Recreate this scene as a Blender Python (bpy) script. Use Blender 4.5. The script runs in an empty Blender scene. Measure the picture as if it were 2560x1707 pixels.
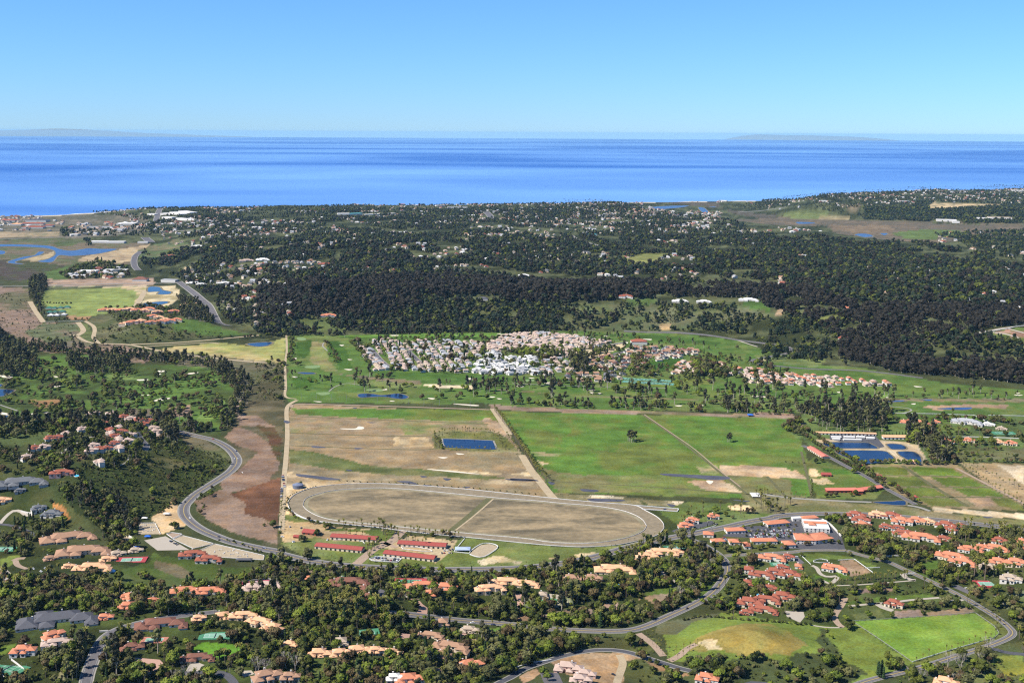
import bpy, math, random
import numpy as np
from mathutils import Vector, Matrix
from mathutils.geometry import delaunay_2d_cdt

# ------------------------------------------------------------------ camera, sky, sun, exposure
SC = bpy.context.scene
COL = SC.collection
rng = random.Random(7)
NR = np.random.RandomState(11)
F_PX, CX, CY = 2875.0, 1280.0, 853.5
CAM_H, PITCH, ROLL = 600.0, math.radians(10.29), math.radians(0.30)
SEA_R = 120000.0
FW = np.array([0, math.cos(PITCH), -math.sin(PITCH)])
U0 = np.array([0, math.sin(PITCH), math.cos(PITCH)])
R0 = np.array([1.0, 0, 0])
RT = R0*math.cos(ROLL)+U0*math.sin(ROLL)
UP = U0*math.cos(ROLL)-R0*math.sin(ROLL)
cam = bpy.data.objects.new('camera', bpy.data.cameras.new('camera'))
COL.objects.link(cam)
cam.matrix_world = Matrix(((RT[0], UP[0], -FW[0], 0), (RT[1], UP[1], -FW[1], 0), (RT[2], UP[2], -FW[2], CAM_H), (0, 0, 0, 1)))
cam.data.sensor_width = 36.0
cam.data.lens = 36.0*F_PX/2560.0
cam.data.clip_start = 5.0
cam.data.clip_end = 400000.0
SC.camera = cam

SUN_EL = math.radians(47)
SUN_AZ = math.atan2(-0.93, -0.36)            # azimuth measured from +Y towards +X
to_sun = Vector((math.sin(SUN_AZ)*math.cos(SUN_EL), math.cos(SUN_AZ)*math.cos(SUN_EL), math.sin(SUN_EL)))
W = bpy.data.worlds.new('World'); SC.world = W; W.use_nodes = True
wn = W.node_tree; wn.nodes.clear()
out = wn.nodes.new('ShaderNodeOutputWorld'); bg = wn.nodes.new('ShaderNodeBackground')
sky = wn.nodes.new('ShaderNodeTexSky'); sky.sky_type = 'NISHITA'; sky.sun_disc = False
sky.sun_elevation = SUN_EL; sky.sun_rotation = SUN_AZ
sky.altitude = 600; sky.air_density = 1.0; sky.dust_density = 0.0; sky.ozone_density = 4.0
tint = wn.nodes.new('ShaderNodeMix'); tint.data_type = 'RGBA'; tint.blend_type = 'MULTIPLY'
tint.inputs[0].default_value = 1.0
tint.inputs[7].default_value = (0.80, 1.20, 1.85, 1)
tcw = wn.nodes.new('ShaderNodeTexCoord'); sx = wn.nodes.new('ShaderNodeSeparateXYZ'); cx_ = wn.nodes.new('ShaderNodeCombineXYZ'); mxz = wn.nodes.new('ShaderNodeMath'); mxz.operation = 'MAXIMUM'; mxz.inputs[1].default_value = 0.004
wn.links.new(tcw.outputs['Generated'], sx.inputs[0]); wn.links.new(sx.outputs[0], cx_.inputs[0]); wn.links.new(sx.outputs[1], cx_.inputs[1]); wn.links.new(sx.outputs[2], mxz.inputs[0]); wn.links.new(mxz.outputs[0], cx_.inputs[2])
wn.links.new(cx_.outputs[0], sky.inputs[0])            # below the horizon the sky goes on as at the horizon
mrt = wn.nodes.new('ShaderNodeMapRange'); mrt.inputs[1].default_value = 0.0; mrt.inputs[2].default_value = 0.13; wn.links.new(sx.outputs[2], mrt.inputs[0])
tm = wn.nodes.new('ShaderNodeMix'); tm.data_type = 'RGBA'; tm.inputs[6].default_value = (.76, 1.27, 2.22, 1); tm.inputs[7].default_value = (.84, 1.40, 1.98, 1)
wn.links.new(mrt.outputs[0], tm.inputs[0]); wn.links.new(tm.outputs[2], tint.inputs[7])
wn.links.new(sky.outputs[0], tint.inputs[6]); wn.links.new(tint.outputs[2], bg.inputs[0]); wn.links.new(bg.outputs[0], out.inputs[0])
bg.inputs[1].default_value = 0.046
sun = bpy.data.objects.new('sun', bpy.data.lights.new('sun', 'SUN')); COL.objects.link(sun)
sun.data.energy = 5.0; sun.data.angle = math.radians(0.5); sun.data.color = (1.0, 0.95, 0.87)
sun.rotation_euler = to_sun.to_track_quat('Z', 'Y').to_euler()
sun.location = (0, 0, 2000)
SC.view_settings.view_transform = 'Standard'; SC.view_settings.look = 'None'
SC.view_settings.exposure = 0.78; SC.view_settings.gamma = 1.0; SC.view_settings.use_curve_mapping = False
SC.render.engine = 'CYCLES'
SC.cycles.max_bounces = 4; SC.cycles.diffuse_bounces = 2; SC.cycles.glossy_bounces = 2; SC.cycles.transmission_bounces = 1
SC.cycles.volume_bounces = 0; SC.cycles.transparent_max_bounces = 4; SC.cycles.use_denoising = False
SC.cycles.sample_clamp_indirect = 3.0; SC.cycles.filter_width = 1.2

# ------------------------------------------------------------------ helpers: properties, materials
def tag(o, label=None, cat=None, group=None, kind=None):
    if label: o['label'] = label
    if cat: o['category'] = cat
    if group: o['group'] = group
    if kind: o['kind'] = kind
    return o

def link(name, data, parent=None):
    o = bpy.data.objects.new(name, data); COL.objects.link(o)
    if parent is not None: o.parent = parent
    return o

def mesh(name, v, f, mats=(), mi=None, smooth=False):
    me = bpy.data.meshes.new(name)
    me.from_pydata([tuple(map(float, p)) for p in v], [], [tuple(map(int, q)) for q in f])
    for m in mats: me.materials.append(m)
    if mi is not None: me.polygons.foreach_set('material_index', np.array(mi, dtype=np.int32))
    if smooth: me.polygons.foreach_set('use_smooth', np.ones(len(f), dtype=bool))
    me.update()
    return me

def nmat(name):
    m = bpy.data.materials.new(name); m.use_nodes = True
    nt = m.node_tree; b = nt.nodes['Principled BSDF']
    b.inputs['Specular IOR Level'].default_value = 0.25
    return m, nt, b

def N(nt, kind, **kw):
    n = nt.nodes.new(kind)
    for k, v in kw.items(): setattr(n, k, v)
    return n

def mixc(nt, a, b, fac, mode='MIX'):
    n = N(nt, 'ShaderNodeMix', data_type='RGBA', blend_type=mode)
    for i, x in ((0, fac), (6, a), (7, b)):
        if isinstance(x, (tuple, list)): n.inputs[i].default_value = tuple(x)+(1,) if len(x) == 3 else x
        elif isinstance(x, (int, float)): n.inputs[i].default_value = x
        else: nt.links.new(x, n.inputs[i])
    return n.outputs[2]

def rampf(nt, x, a, b, lo=0.0, hi=1.0):
    n = N(nt, 'ShaderNodeMapRange'); nt.links.new(x, n.inputs[0])
    n.inputs[1].default_value = a; n.inputs[2].default_value = b; n.inputs[3].default_value = lo; n.inputs[4].default_value = hi
    return n.outputs[0]

def wnoise(nt, scale, detail=4, rough=0.6, stretch=(1, 1, 1), obj=False, rot=0.0, dist=0.0):
    if obj:
        tc = N(nt, 'ShaderNodeTexCoord'); src = tc.outputs['Object']
    else:
        src = N(nt, 'ShaderNodeNewGeometry').outputs['Position']
    mp = N(nt, 'ShaderNodeMapping'); mp.inputs['Scale'].default_value = stretch; mp.inputs['Rotation'].default_value = (0, 0, rot)
    nt.links.new(src, mp.inputs[0])
    n = N(nt, 'ShaderNodeTexNoise'); n.inputs['Scale'].default_value = scale; n.inputs['Detail'].default_value = detail
    n.inputs['Roughness'].default_value = rough; n.inputs['Distortion'].default_value = dist
    nt.links.new(mp.outputs[0], n.inputs['Vector'])
    return n.outputs[0]

def surf(name, col, col2=None, scale=0.05, var=0.5, rough=0.85, stretch=(1, 1, 1), fine=0.6, rot=0.0, spec=0.15):
    """two-tone ground or wall surface: broad patches plus fine grain"""
    m, nt, b = nmat(name)
    c2 = col2 or tuple(c*0.7 for c in col)
    n1 = wnoise(nt, scale, 5, 0.65, stretch, rot=rot, dist=0.6)
    c = mixc(nt, col, c2, rampf(nt, n1, 0.5-var/2, 0.5+var/2))
    n2 = wnoise(nt, scale*14, 3, 0.6)
    g = rampf(nt, n2, 0.3, 0.7, 1-fine*0.35, 1+fine*0.25)
    cc = N(nt, 'ShaderNodeVectorMath', operation='SCALE'); nt.links.new(c, cc.inputs[0]); nt.links.new(g, cc.inputs['Scale'])
    nt.links.new(cc.outputs[0], b.inputs['Base Color'])
    b.inputs['Roughness'].default_value = rough; b.inputs['Specular IOR Level'].default_value = spec
    return m

def leafmat(name, c1, c2, c3=None):
    """foliage: each plant its own tint, clumps lighter and darker"""
    m, nt, b = nmat(name)
    oi = N(nt, 'ShaderNodeObjectInfo')
    c = mixc(nt, tuple(x*.75 for x in c1), tuple(x*1.25 for x in c2), oi.outputs['Random'])
    n = wnoise(nt, 0.35, 3, 0.6, obj=True)
    c = mixc(nt, c, c3 or tuple(x*2.0 for x in c2), rampf(nt, n, 0.5, 0.75))
    nt.links.new(c, b.inputs['Base Color'])
    b.inputs['Roughness'].default_value = 0.6; b.inputs['Specular IOR Level'].default_value = 0.12
    return m

def plain(name, col, rough=0.7, spec=0.2, fine=0.3, sc=0.6):
    return surf(name, col, tuple(c*0.82 for c in col), scale=sc, var=0.6, rough=rough, fine=fine, spec=spec)

def watermat(name, col, rough=0.12, sc=0.03):
    m, nt, b = nmat(name)
    n = wnoise(nt, sc, 4, 0.6, (1, 2.5, 1))
    c = mixc(nt, col, tuple(x*1.8 for x in col), rampf(nt, n, 0.45, 0.75))
    nt.links.new(c, b.inputs['Base Color']); b.inputs['Roughness'].default_value = rough; b.inputs['Specular IOR Level'].default_value = 0.35
    bp = N(nt, 'ShaderNodeBump'); bp.inputs['Strength'].default_value = 0.25; bp.inputs['Distance'].default_value = 0.4
    nt.links.new(wnoise(nt, 0.5, 3), bp.inputs['Height']); nt.links.new(bp.outputs[0], b.inputs['Normal'])
    return m

# ------------------------------------------------------------------ photograph pixels <-> the land
TILE = {'A1': (0, 460), 'A2': (640, 460), 'A3': (1280, 460), 'A4': (1860, 460), 'B1': (0, 860), 'B2': (640, 860), 'B3': (1280, 860), 'B4': (1860, 860),
        'C1': (0, 1240), 'C2': (640, 1240), 'C3': (1280, 1240), 'C4': (1860, 1240), 'S': (0, 0)}
def P(s):
    """'C1 10,20 30,40 B1 5,6' -> list of photograph points"""
    o = []; t = (0, 0); k = 1.0
    for w in s.split():
        if w in TILE:
            t = TILE[w]; k = 1.0 if w == 'S' else 3.357
        else:
            a = w.split(','); o.append((t[0]+float(a[0])/k, t[1]+float(a[1])/k))
    return o
def dirs(uv):
    uv = np.asarray(uv, float)
    d = FW[None]+((uv[:, 0]-CX)/F_PX)[:, None]*RT[None]-((uv[:, 1]-CY)/F_PX)[:, None]*UP[None]
    return d/np.linalg.norm(d, axis=1)[:, None]
def flat(uv, z=4.0):
    d = dirs(uv); t = (z-CAM_H)/np.minimum(d[:, 2], -0.004)
    return d[:, :2]*t[:, None]

_tab = np.random.RandomState(5).rand(512, 512)
def vnoise(x, y):
    xi = np.floor(x).astype(int); yi = np.floor(y).astype(int); fx = x-xi; fy = y-yi
    fx = fx*fx*(3-2*fx); fy = fy*fy*(3-2*fy)
    a = _tab[xi % 512, yi % 512]; b = _tab[(xi+1) % 512, yi % 512]; c = _tab[xi % 512, (yi+1) % 512]; d = _tab[(xi+1) % 512, (yi+1) % 512]
    return (a*(1-fx)+b*fx)*(1-fy)+(c*(1-fx)+d*fx)*fy
def fbm(x, y, s, o=4, seed=0):
    r = 0; a = 1; t = 0
    for i in range(o):
        r = r+a*vnoise(x/s+17.3*seed+i*31.7, y/s+9.1*seed+i*12.9); t += a; a *= 0.5; s = s/2.07
    return r/t-0.5            # about -0.5 .. 0.5

def inside(x, y, poly):
    c = np.zeros(x.shape, bool); n = len(poly)
    x0, y0 = poly[:, 0].min(), poly[:, 1].min(); x1, y1 = poly[:, 0].max(), poly[:, 1].max()
    bb = (x >= x0) & (x <= x1) & (y >= y0) & (y <= y1)
    if not bb.any(): return c
    xs = x[bb]; ys = y[bb]; cc = np.zeros(xs.shape, bool)
    for i in range(n):
        ax, ay = poly[i]; bx, by = poly[(i+1) % n]
        if ay == by: continue
        cc ^= ((ay > ys) != (by > ys)) & (xs < (bx-ax)*(ys-ay)/(by-ay)+ax)
    c[bb] = cc
    return c
def pdist(x, y, poly, closed=True):
    d = np.full(x.shape, 1e18); n = len(poly)
    for i in range(n if closed else n-1):
        ax, ay = poly[i]; bx, by = poly[(i+1) % n]
        ex, ey = bx-ax, by-ay; L = ex*ex+ey*ey+1e-9
        t = np.clip(((x-ax)*ex+(y-ay)*ey)/L, 0, 1)
        d = np.minimum(d, (x-ax-t*ex)**2+(y-ay-t*ey)**2)
    return np.sqrt(d)
def sdist(x, y, poly):
    return np.where(inside(x, y, poly), 1, -1)*pdist(x, y, poly)
def sstep(a, b, x):
    t = np.clip((x-a)/(b-a), 0, 1); return t*t*(3-2*t)
def smoothline(p, closed=False, k=6):
    p = [np.array(q, float) for q in p]; n = len(p); o = []
    if n < 3: return np.array(p)
    for i in range(n if closed else n-1):
        if closed: a, b, c, d = p[i-1], p[i], p[(i+1) % n], p[(i+2) % n]
        else: a, b, c, d = p[max(i-1, 0)], p[i], p[i+1], p[min(i+2, n-1)]
        for j in range(k):
            t = j/k
            o.append(0.5*((2*b)+(-a+c)*t+(2*a-5*b+4*c-d)*t*t+(-a+3*b-3*c+d)*t**3))
    if not closed: o.append(p[-1])
    return np.array(o)

# relief: named shapes, outlined where their feet stand
COAST = flat(P('S -900,560 -300,546 0,540 130,539 240,532 330,524 700,518 1200,512 1590,506 1900,502 2200,491 2560,480 3300,462'), 0)
LAND = np.vstack([COAST, [[20000, 2000], [20000, -3000], [-20000, -3000], [-20000, 2000]]])
MESA = flat(P('S 300,524 250,532 330,548 380,575 372,640 400,700 470,770 560,826 700,836 1000,830 1400,830 1600,836 1800,850 1950,880 2150,915 2400,955 2900,1010 4200,960 4200,640 2700,625 2420,606 2200,600 2080,582 1900,556 1800,540 1660,522 1590,510 1300,512 900,516 500,520'))
MESA2 = flat(P('S 1960,502 1880,520 1900,541 2039,548 2188,552 2337,558 2560,566 3200,590 4200,590 4200,440 2560,481 2200,492'))
HILLV = flat(P('A1 760,1180 830,1330 1050,1335 1350,1325 1750,1290 2150,1262 1980,1185 1760,1110 1500,1060 1250,1040 900,1090'))
HILLL = flat(P('B1 -1500,740 0,735 500,705 900,665 1300,690 1500,760 1850,900 1915,1000 1700,1185 1500,1350 1330,1420 1180,1500 1000,1640 700,1700 0,1560 -1500,1560'))
HILLN = flat(P('C1 -2000,560 200,500 900,480 1250,500 1500,640 1900,640 2300,640 C2 400,640 1000,660 1500,680 2200,660 C3 300,620 900,540 1300,400 1480,420 1650,600 1600,760 1480,850 1250,960 900,1060 300,1060 0,1100 300,1250 900,1260 1400,1500 C4 300,1700 300,2600 C1 -2000,2600'))
HILLD = flat(P('C3 1250,1130 1500,1010 1850,960 C4 300,1010 620,1090 760,1250 850,1480 500,1560 C3 1500,1480 1300,1330'))
HILLR = flat(P('C4 1500,700 1750,740 2000,930 2330,1130 2600,1300 3800,1300 3800,300 2400,330 1800,420 1500,560'))
def relief(x, y):
    z = np.full(x.shape, 4.0)
    wx = x+90*fbm(x, y, 420, 3, 1); wy = y+90*fbm(x, y, 420, 3, 2)
    sc = sdist(x, y, LAND)
    m = sdist(wx, wy, MESA)
    top = 82-50*sstep(4200, 8000, y)
    z += sstep(0, 420, m)*(top+50*fbm(x, y, 700, 4, 3)*sstep(200, 700, m)) + sstep(-20, 300, m)*26*fbm(x, y, 260, 3, 8)*(1-sstep(300, 700, m))
    m = sdist(wx, wy, MESA2); z += sstep(0, 500, m)*(78+30*fbm(x, y, 600, 3, 5))
    m = sdist(x, y, HILLV); z += 34*sstep(0, 150, m)
    m = sdist(x, y, HILLL); z += 46*sstep(0, 210, m)+14*fbm(x, y, 160, 3, 6)*sstep(0, 160, m)
    m = sdist(x, y, HILLN); z += 34*sstep(0, 260, m)+16*fbm(x, y, 170, 3, 7)*sstep(0, 120, m)
    m = sdist(x, y, HILLD); z += 20*sstep(0, 130, m)
    m = sdist(x, y, HILLR); z += 24*sstep(0, 200, m)
    z = np.where(sc < 160, 1.2+(z-1.2)*sstep(25, 160, sc), z)
    z = np.where(sc < 0, 1.2+sc*0.08, z)
    return np.maximum(z, -12)

# the ground grid: rings round the viewpoint, finer close by, so that it stays smooth to the coast
NA, VR0, VR1, DV = 820, 432.0, 2380.0, 3.4
AZ = np.radians(np.linspace(-34, 34, NA))
VROW = np.arange(VR1, VR0, -DV); NRW = len(VROW)
DIST = CAM_H/np.tan(PITCH+np.arctan((VROW-CY)/F_PX))
GX = DIST[:, None]*np.sin(AZ)[None]; GY = DIST[:, None]*np.cos(AZ)[None]
GZ = relief(GX, GY)
def Z(x, y):
    x = np.asarray(x, float); y = np.asarray(y, float)
    d = np.hypot(x, y); a = (np.arctan2(x, y)-AZ[0])/(AZ[1]-AZ[0])
    v = CY+F_PX*np.tan(np.arctan(CAM_H/d)-PITCH); r = (VR1-v)/DV
    a = np.clip(a, 0, NA-1.001); r = np.clip(r, 0, NRW-1.001)
    ai = a.astype(int); ri = r.astype(int); fa = a-ai; fr = r-ri
    return (GZ[ri, ai]*(1-fa)+GZ[ri, ai+1]*fa)*(1-fr)+(GZ[ri+1, ai]*(1-fa)+GZ[ri+1, ai+1]*fa)*fr
def G(uv):
    """photograph points -> points on the land (first hit of the sight line)"""
    d = dirs(uv); n = len(d); tz = (160-CAM_H)/np.minimum(d[:, 2], -0.01); te = (-2-CAM_H)/np.minimum(d[:, 2], -0.01)
    s = np.linspace(0, 1, 160)[None]; t = tz[:, None]*(1-s)+te[:, None]*s
    zz = CAM_H+d[:, 2:3]*t; g = zz-Z(d[:, 0:1]*t, d[:, 1:2]*t)
    k = np.argmax(g < 0, axis=1); k = np.where((g < 0).any(axis=1), k, 159); k = np.maximum(k, 1)
    i = np.arange(n); t0, t1, g0, g1 = t[i, k-1], t[i, k], g[i, k-1], g[i, k]
    w = np.clip(g0/(g0-g1+1e-9), 0, 1); tt = t0+(t1-t0)*w
    x = d[:, 0]*tt; y = d[:, 1]*tt
    return np.stack([x, y, Z(x, y)], 1)
def mpp(p): return math.sqrt(p[0]**2+p[1]**2+(CAM_H-p[2])**2)/F_PX
def px(x, y, z):
    q = np.stack([x, y, z-CAM_H], -1); w = q@FW
    return CX+F_PX*(q@RT)/w, CY-F_PX*(q@UP)/w

# ------------------------------------------------------------------ land cover: the soil, grass and scrub each stretch is made of
SCRUB = (.042, .050, .020); MSOIL = (.024, .030, .012); GRASSG = (.068, .130, .023); GOLF = (.036, .070, .017); ROUGH = (.078, .112, .030)
TANS = (.44, .34, .20); BROWN = (.205, .155, .092); MARSH = (.175, .125, .092); REDM = (.080, .042, .025); DRYG = (.15, .155, .065); DARKG = (.022, .032, .011)
OLIVE = (.125, .125, .055); SAND = (.50, .42, .29); LOAM = (.14, .095, .06)
COVER = [  # (outline, colour, edge roughness in m, second colour or None)
 ('S -400,500 3200,440 3200,860 2560,960 1900,900 1700,850 400,850 300,760 -400,700', MSOIL, 60, (.075, .085, .04)),
 ('A3 1150,150 1700,150 1850,250 2350,330 2350,290 1700,200', (.075, .068, .052), 30, None),
 ('A4 -300,280 300,280 600,300 1100,305 1600,330 2600,350 2600,420 2350,420 1600,500 1200,470 900,440 700,350 300,350 -300,300', (.085, .076, .055), 40, (.12, .095, .065)),
 ('A4 700,345 1250,350 1250,400 1000,420 800,390', (.15, .115, .075), 25, None),
 ('A4 1250,410 1500,380 1900,400 1600,470 1350,460', (.09, .13, .04), 25, None),
 ('A4 300,250 600,225 900,290 700,300 400,290', (.12, .15, .055), 20, None),
 ('A4 620,290 720,250 900,280 890,305', (.25, .21, .12), 10, None),
 ('A4 810,180 960,170 980,230 900,215', (.15, .125, .08), 40, MSOIL), ('A4 1540,180 1600,150 2150,175 2180,200 1800,215 1560,215', (.40, .31, .18), 40, (.10, .10, .06)),
 ('A1 -400,280 0,270 420,265 760,255 1200,250 1250,300 1200,420 700,450 -400,470', (.075, .075, .05), 25, (.13, .115, .085)),
 ('A1 -400,405 500,405 500,440 -400,470', (.25, .20, .13), 8, (.12, .12, .07)),
 ('A1 -400,470 700,470 1250,500 1180,570 1130,640 1100,680 500,680 -400,690', (.115, .095, .065), 15, (.07, .085, .04)),
 ('A1 450,480 640,490 620,520 480,520', (.06, .11, .035), 15, None),
 ('A1 630,640 760,595 1000,550 1270,505 1180,560 1130,620 1100,655 800,668', (.30, .24, .15), 6, (.22, .17, .11)),
 ('A1 160,650 250,610 400,590 450,560 470,570 440,620 330,645 300,665 200,668', (.28, .23, .14), 4, None),
 ('A1 -400,620 300,650 560,690 520,760 400,850 -400,860', (.04, .065, .022), 15, (.055, .045, .038)),
 ('A1 390,740 600,680 560,800 390,810', (.06, .13, .03), 15, None),
 ('A1 390,800 1290,790 1300,845 390,860', (.27, .20, .15), 5, None),
 ('A1 -400,865 240,870 260,960 300,1080 360,1165 620,1160 720,1240 760,1330 1050,1350 1300,1420 A1 1250,1500 500,1440 -400,1060', (.165, .120, .092), 18, (.085, .085, .045)),
 ('A1 360,1170 640,1170 700,1240 600,1270 660,1320 780,1340 400,1330 200,1250', (.085, .10, .05), 15, (.12, .10, .07)),
 ('A1 200,1360 620,1330 900,1400 880,1470 500,1440', (.20, .14, .105), 15, (.10, .09, .06)),
 ('A1 320,900 1230,860 1250,880 1130,1040 760,1110 600,1110 350,1000', (.165, .205, .062), 3, None),
 ('A1 420,860 1250,855 1200,960 1120,1050 1140,900 1000,870', (.36, .29, .18), 6, (.17, .19, .07)),
 ('A1 1250,855 1460,850 1540,940 1400,1030 1180,1030', (.42, .36, .23), 8, (.20, .17, .09)),
 ('A1 560,1105 760,1110 740,1140 600,1140', (.26, .16, .09), 5, None),
 ('A1 730,1150 830,1100 1000,1080 1500,1110 1700,1130 2150,1262 1750,1280 1300,1315 880,1330 800,1280', (.050, .080, .026), 12, (.085, .085, .045)),
 ('A1 1420,1190 1560,1130 2150,1262 1900,1270 1500,1240', (.055, .13, .026), 10, None),
 ('A1 660,1180 730,1170 780,1280 760,1330 660,1280', (.085, .14, .04), 6, None),
 ('A1 1290,1400 1420,1370 1860,1330 2080,1360 2350,1340 A2 100,1330 250,1290 245,1510 A1 2350,1520 1700,1470', (.215, .225, .075), 4, (.30, .25, .12)),
 ('B2 -700,60 245,165 250,500 -20,560 -200,560 -330,400 -700,150', (.075, .080, .040), 14, (.105, .095, .062)),
 ('B1 1980,560 2080,400 2350,170 B2 250,165 250,350 235,1000 215,1500 B1 2350,1700 2200,1700 B1 1900,800', (.060, .058, .030), 14, (.10, .085, .05)),
 ('B1 1990,590 2150,600 2310,690 2150,690 2000,680', MARSH, 6, None),
 ('B1 1870,780 1980,690 2120,730 2200,800 2350,850 2350,1020 2250,980 2150,900 2000,850', MARSH, 8, (.15, .10, .07)),
 ('B1 2040,1040 2150,900 2350,980 B2 60,800 180,870 200,1030 100,1180 B1 2300,1150 1900,1250 1850,1150', MARSH, 9, (.145, .095, .068)),
 ('B1 1850,1280 2350,1120 B2 200,1060 205,1500 B1 2350,1500 2050,1420', REDM, 7, (.14, .07, .04)),
 ('B1 1640,1320 1900,1210 2050,1330 2050,1420 2200,1450 2340,1520 C1 2330,250 2330,400 2000,330 1750,210 1650,120', MARSH, 8, (.13, .09, .062)),
 ('B2 0,680 150,700 215,810 215,1030 100,800', (.055, .052, .02), 5, REDM),
 # golf course left
 ('B1 -900,-60 330,90 600,60 1100,160 1800,200 1980,330 1960,400 1900,600 1840,780 1600,700 1300,560 600,560 560,640 -900,640', GOLF, 8, (.060, .145, .026)),
 ('B1 330,160 600,250 620,330 520,330 400,230', ROUGH, 6, None), ('B1 1640,640 1760,540 1900,460 1860,560 1720,680', (.13, .20, .05), 5, None),
 ('B1 220,470 500,470 480,520 340,540', (.20, .12, .06), 6, GOLF), ('B1 900,230 1050,260 1200,300 900,300', (.10, .15, .045), 6, None),
 ('B1 1400,540 1600,510 1620,600 1450,620', (.22, .16, .12), 5, None), ('B1 1060,540 1300,550 1500,600 1300,640 1080,590', (.12, .10, .07), 5, None),
 # hill on the left
 ('B1 -900,700 400,700 700,660 1200,680 1500,740 1850,860 1950,960 1700,1180 1480,1360 1200,1480 900,1568 -900,1568', (.030, .042, .013), 10, (.052, .060, .022)),
 ('B1 -900,780 300,730 640,700 560,800 200,860 -900,900', (.070, .095, .034), 10, None),
 ('B1 1480,750 1700,790 1900,900 1930,970 1800,960 1600,860', (.125, .11, .065), 8, (.075, .085, .035)),
 ('B1 1250,950 1450,940 1600,1020 1450,1050 1260,1020', (.115, .105, .05), 10, (.05, .06, .022)),
 ('B1 550,1200 900,1250 1150,1450 C1 1180,200 1160,330 900,330 560,60', DARKG, 8, None),
 ('C1 420,50 560,100 600,200 540,190', (.26, .13, .05), 5, None), ('B1 620,920 740,940 660,980', (.22, .14, .08), 5, None),
 ('C1 1250,180 1400,90 1460,40 1530,110 1600,230 1350,320 1300,230', (.42, .31, .18), 5, (.30, .21, .12)),
 ('C1 1000,330 1060,320 1170,400 1100,400', (.33, .27, .19), 3, None),
 # near hills
 ('C1 -900,440 1200,420 1300,440 1900,600 2350,600 C2 400,600 1600,640 2350,610 C3 600,540 1300,380 1500,340 1640,460 1740,560 1700,680 1600,830 1100,1080 0,1080 C3 0,2400 C1 -900,2400', (.026, .034, .011), 8, (.052, .072, .020)),
 ('C1 1270,460 1320,500 1900,590 2150,600 2100,680 1900,720 1700,790 1450,790 1200,840 1000,830 900,740 1050,700 1000,620 1240,560', (.042, .085, .016), 8, (.065, .085, .028)),
 ('C1 1290,540 1500,580 1600,680 1500,690 1300,600', (.10, .085, .05), 8, None),
 ('C1 0,700 200,690 700,680 820,760 600,860 200,860 0,880', (.13, .105, .065), 4, (.05, .07, .02)),
 ('C1 -300,900 250,865 350,960 200,940 0,1050 -300,1100', (.23, .18, .14), 5, (.12, .10, .06)),
 ('C1 0,520 180,490 200,520 60,600 0,620', (.09, .16, .03), 5, None), ('C1 0,590 90,640 80,690 0,740', (.22, .13, .07), 5, (.35, .26, .16)),
 ('C1 1600,1280 1700,1220 2000,1240 2060,1280 1950,1360 1700,1330', (.085, .19, .022), 5, None),
 ('C1 400,980 480,965 640,990 620,1010 400,1000', (.08, .19, .02), 2, None), ('C1 0,1250 130,1240 100,1300 0,1330', (.07, .14, .02), 4, None),
 ('C1 1180,1390 1300,1370 1320,1420 1200,1480', (.06, .15, .02), 3, None), ('C1 1090,1200 1180,1190 1190,1230 1100,1240', (.09, .20, .03), 2, None),
 ('C1 460,1560 540,1440 560,1568', (.16, .15, .08), 5, None),
 ('C2 900,1200 980,1210 960,1250 890,1240', GOLF, 3, None), ('C2 1900,1120 2040,1100 2070,1160 1950,1190', (.07, .16, .025), 3, None), ('C2 1600,1090 1720,1100 1700,1150 1610,1160', (.05, .12, .02), 3, None),
 ('C2 1220,1040 1330,1060 1300,1120 1230,1100', (.06, .13, .02), 3, None), ('C2 550,650 680,660 860,680 840,700 560,690', (.06, .12, .02), 3, None), ('C2 1820,665 2100,660 2080,700 1840,710', (.06, .13, .02), 3, None),
 ('C2 1080,650 1440,680 1620,650 1640,690 1450,720 1150,680', (.09, .14, .04), 3, None), ('C2 1150,780 1290,760 1280,820 1180,820', (.07, .15, .025), 3, None),
 ('C2 400,1470 560,1480 520,1568 400,1568', (.07, .13, .03), 5, None),
 # horse ranch
 ('B2 215,1560 240,1100 262,1050 275,880 270,560 340,500 1300,545 1990,555 2350,1100 B3 0,880 270,1130 350,1290 C2 700,230 215,150', BROWN, 4, (.175, .145, .085)),
 ('B2 240,1060 300,1070 460,1140 900,1165 600,1200 400,1230 300,1330 270,1500 215,1568 215,1200', TANS, 5, BROWN),
 ('B2 290,540 1980,550 1990,590 1880,645 1200,640 500,600 340,590', GRASSG, 4, (.085, .145, .028)),
 ('B2 290,600 1900,650 1970,670 1960,760 1480,765 300,745', (.205, .155, .095), 4, (.15, .15, .065)),
 ('B2 1190,680 1960,670 1960,720 1500,760 1250,755', (.12, .145, .048), 10, BROWN),
 ('B2 1900,640 2000,570 2120,760 2050,790 1980,740', (.30, .22, .14), 4, None),
 ('B2 1180,780 1440,780 1480,870 1300,860 1150,840', (.36, .28, .16), 12, BROWN),
 ('B2 280,880 500,910 900,1010 1500,1060 2100,1120 1900,1140 1200,1120 700,1060 290,1000', (.072, .090, .030), 7, (.115, .12, .05)),
 ('B2 290,1030 1000,1090 2000,1140 2340,1150 2340,1180 B2 1200,1160 800,1140 460,1110 290,1090', (.27, .215, .13), 8, (.17, .14, .085)),
 ('B2 1350,1040 1900,1070 2330,1110 2240,930 2290,1080 1900,1090', (.38, .31, .19), 8, BROWN),
 ('B2 1480,750 1600,730 1980,735 2100,780 2200,900 2050,910 1500,880', (.075, .115, .028), 4, (.16, .15, .07)),
 # big meadow
 ('B3 -320,560 0,565 1090,590 2350,625 B4 430,640 540,1000 570,1280 B3 2100,1300 350,1240 270,1130 0,700', GRASSG, 5, (.088, .150, .030)),
 ('B3 500,620 1000,760 900,900 400,880', (.085, .145, .028), 40, GRASSG),
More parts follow.
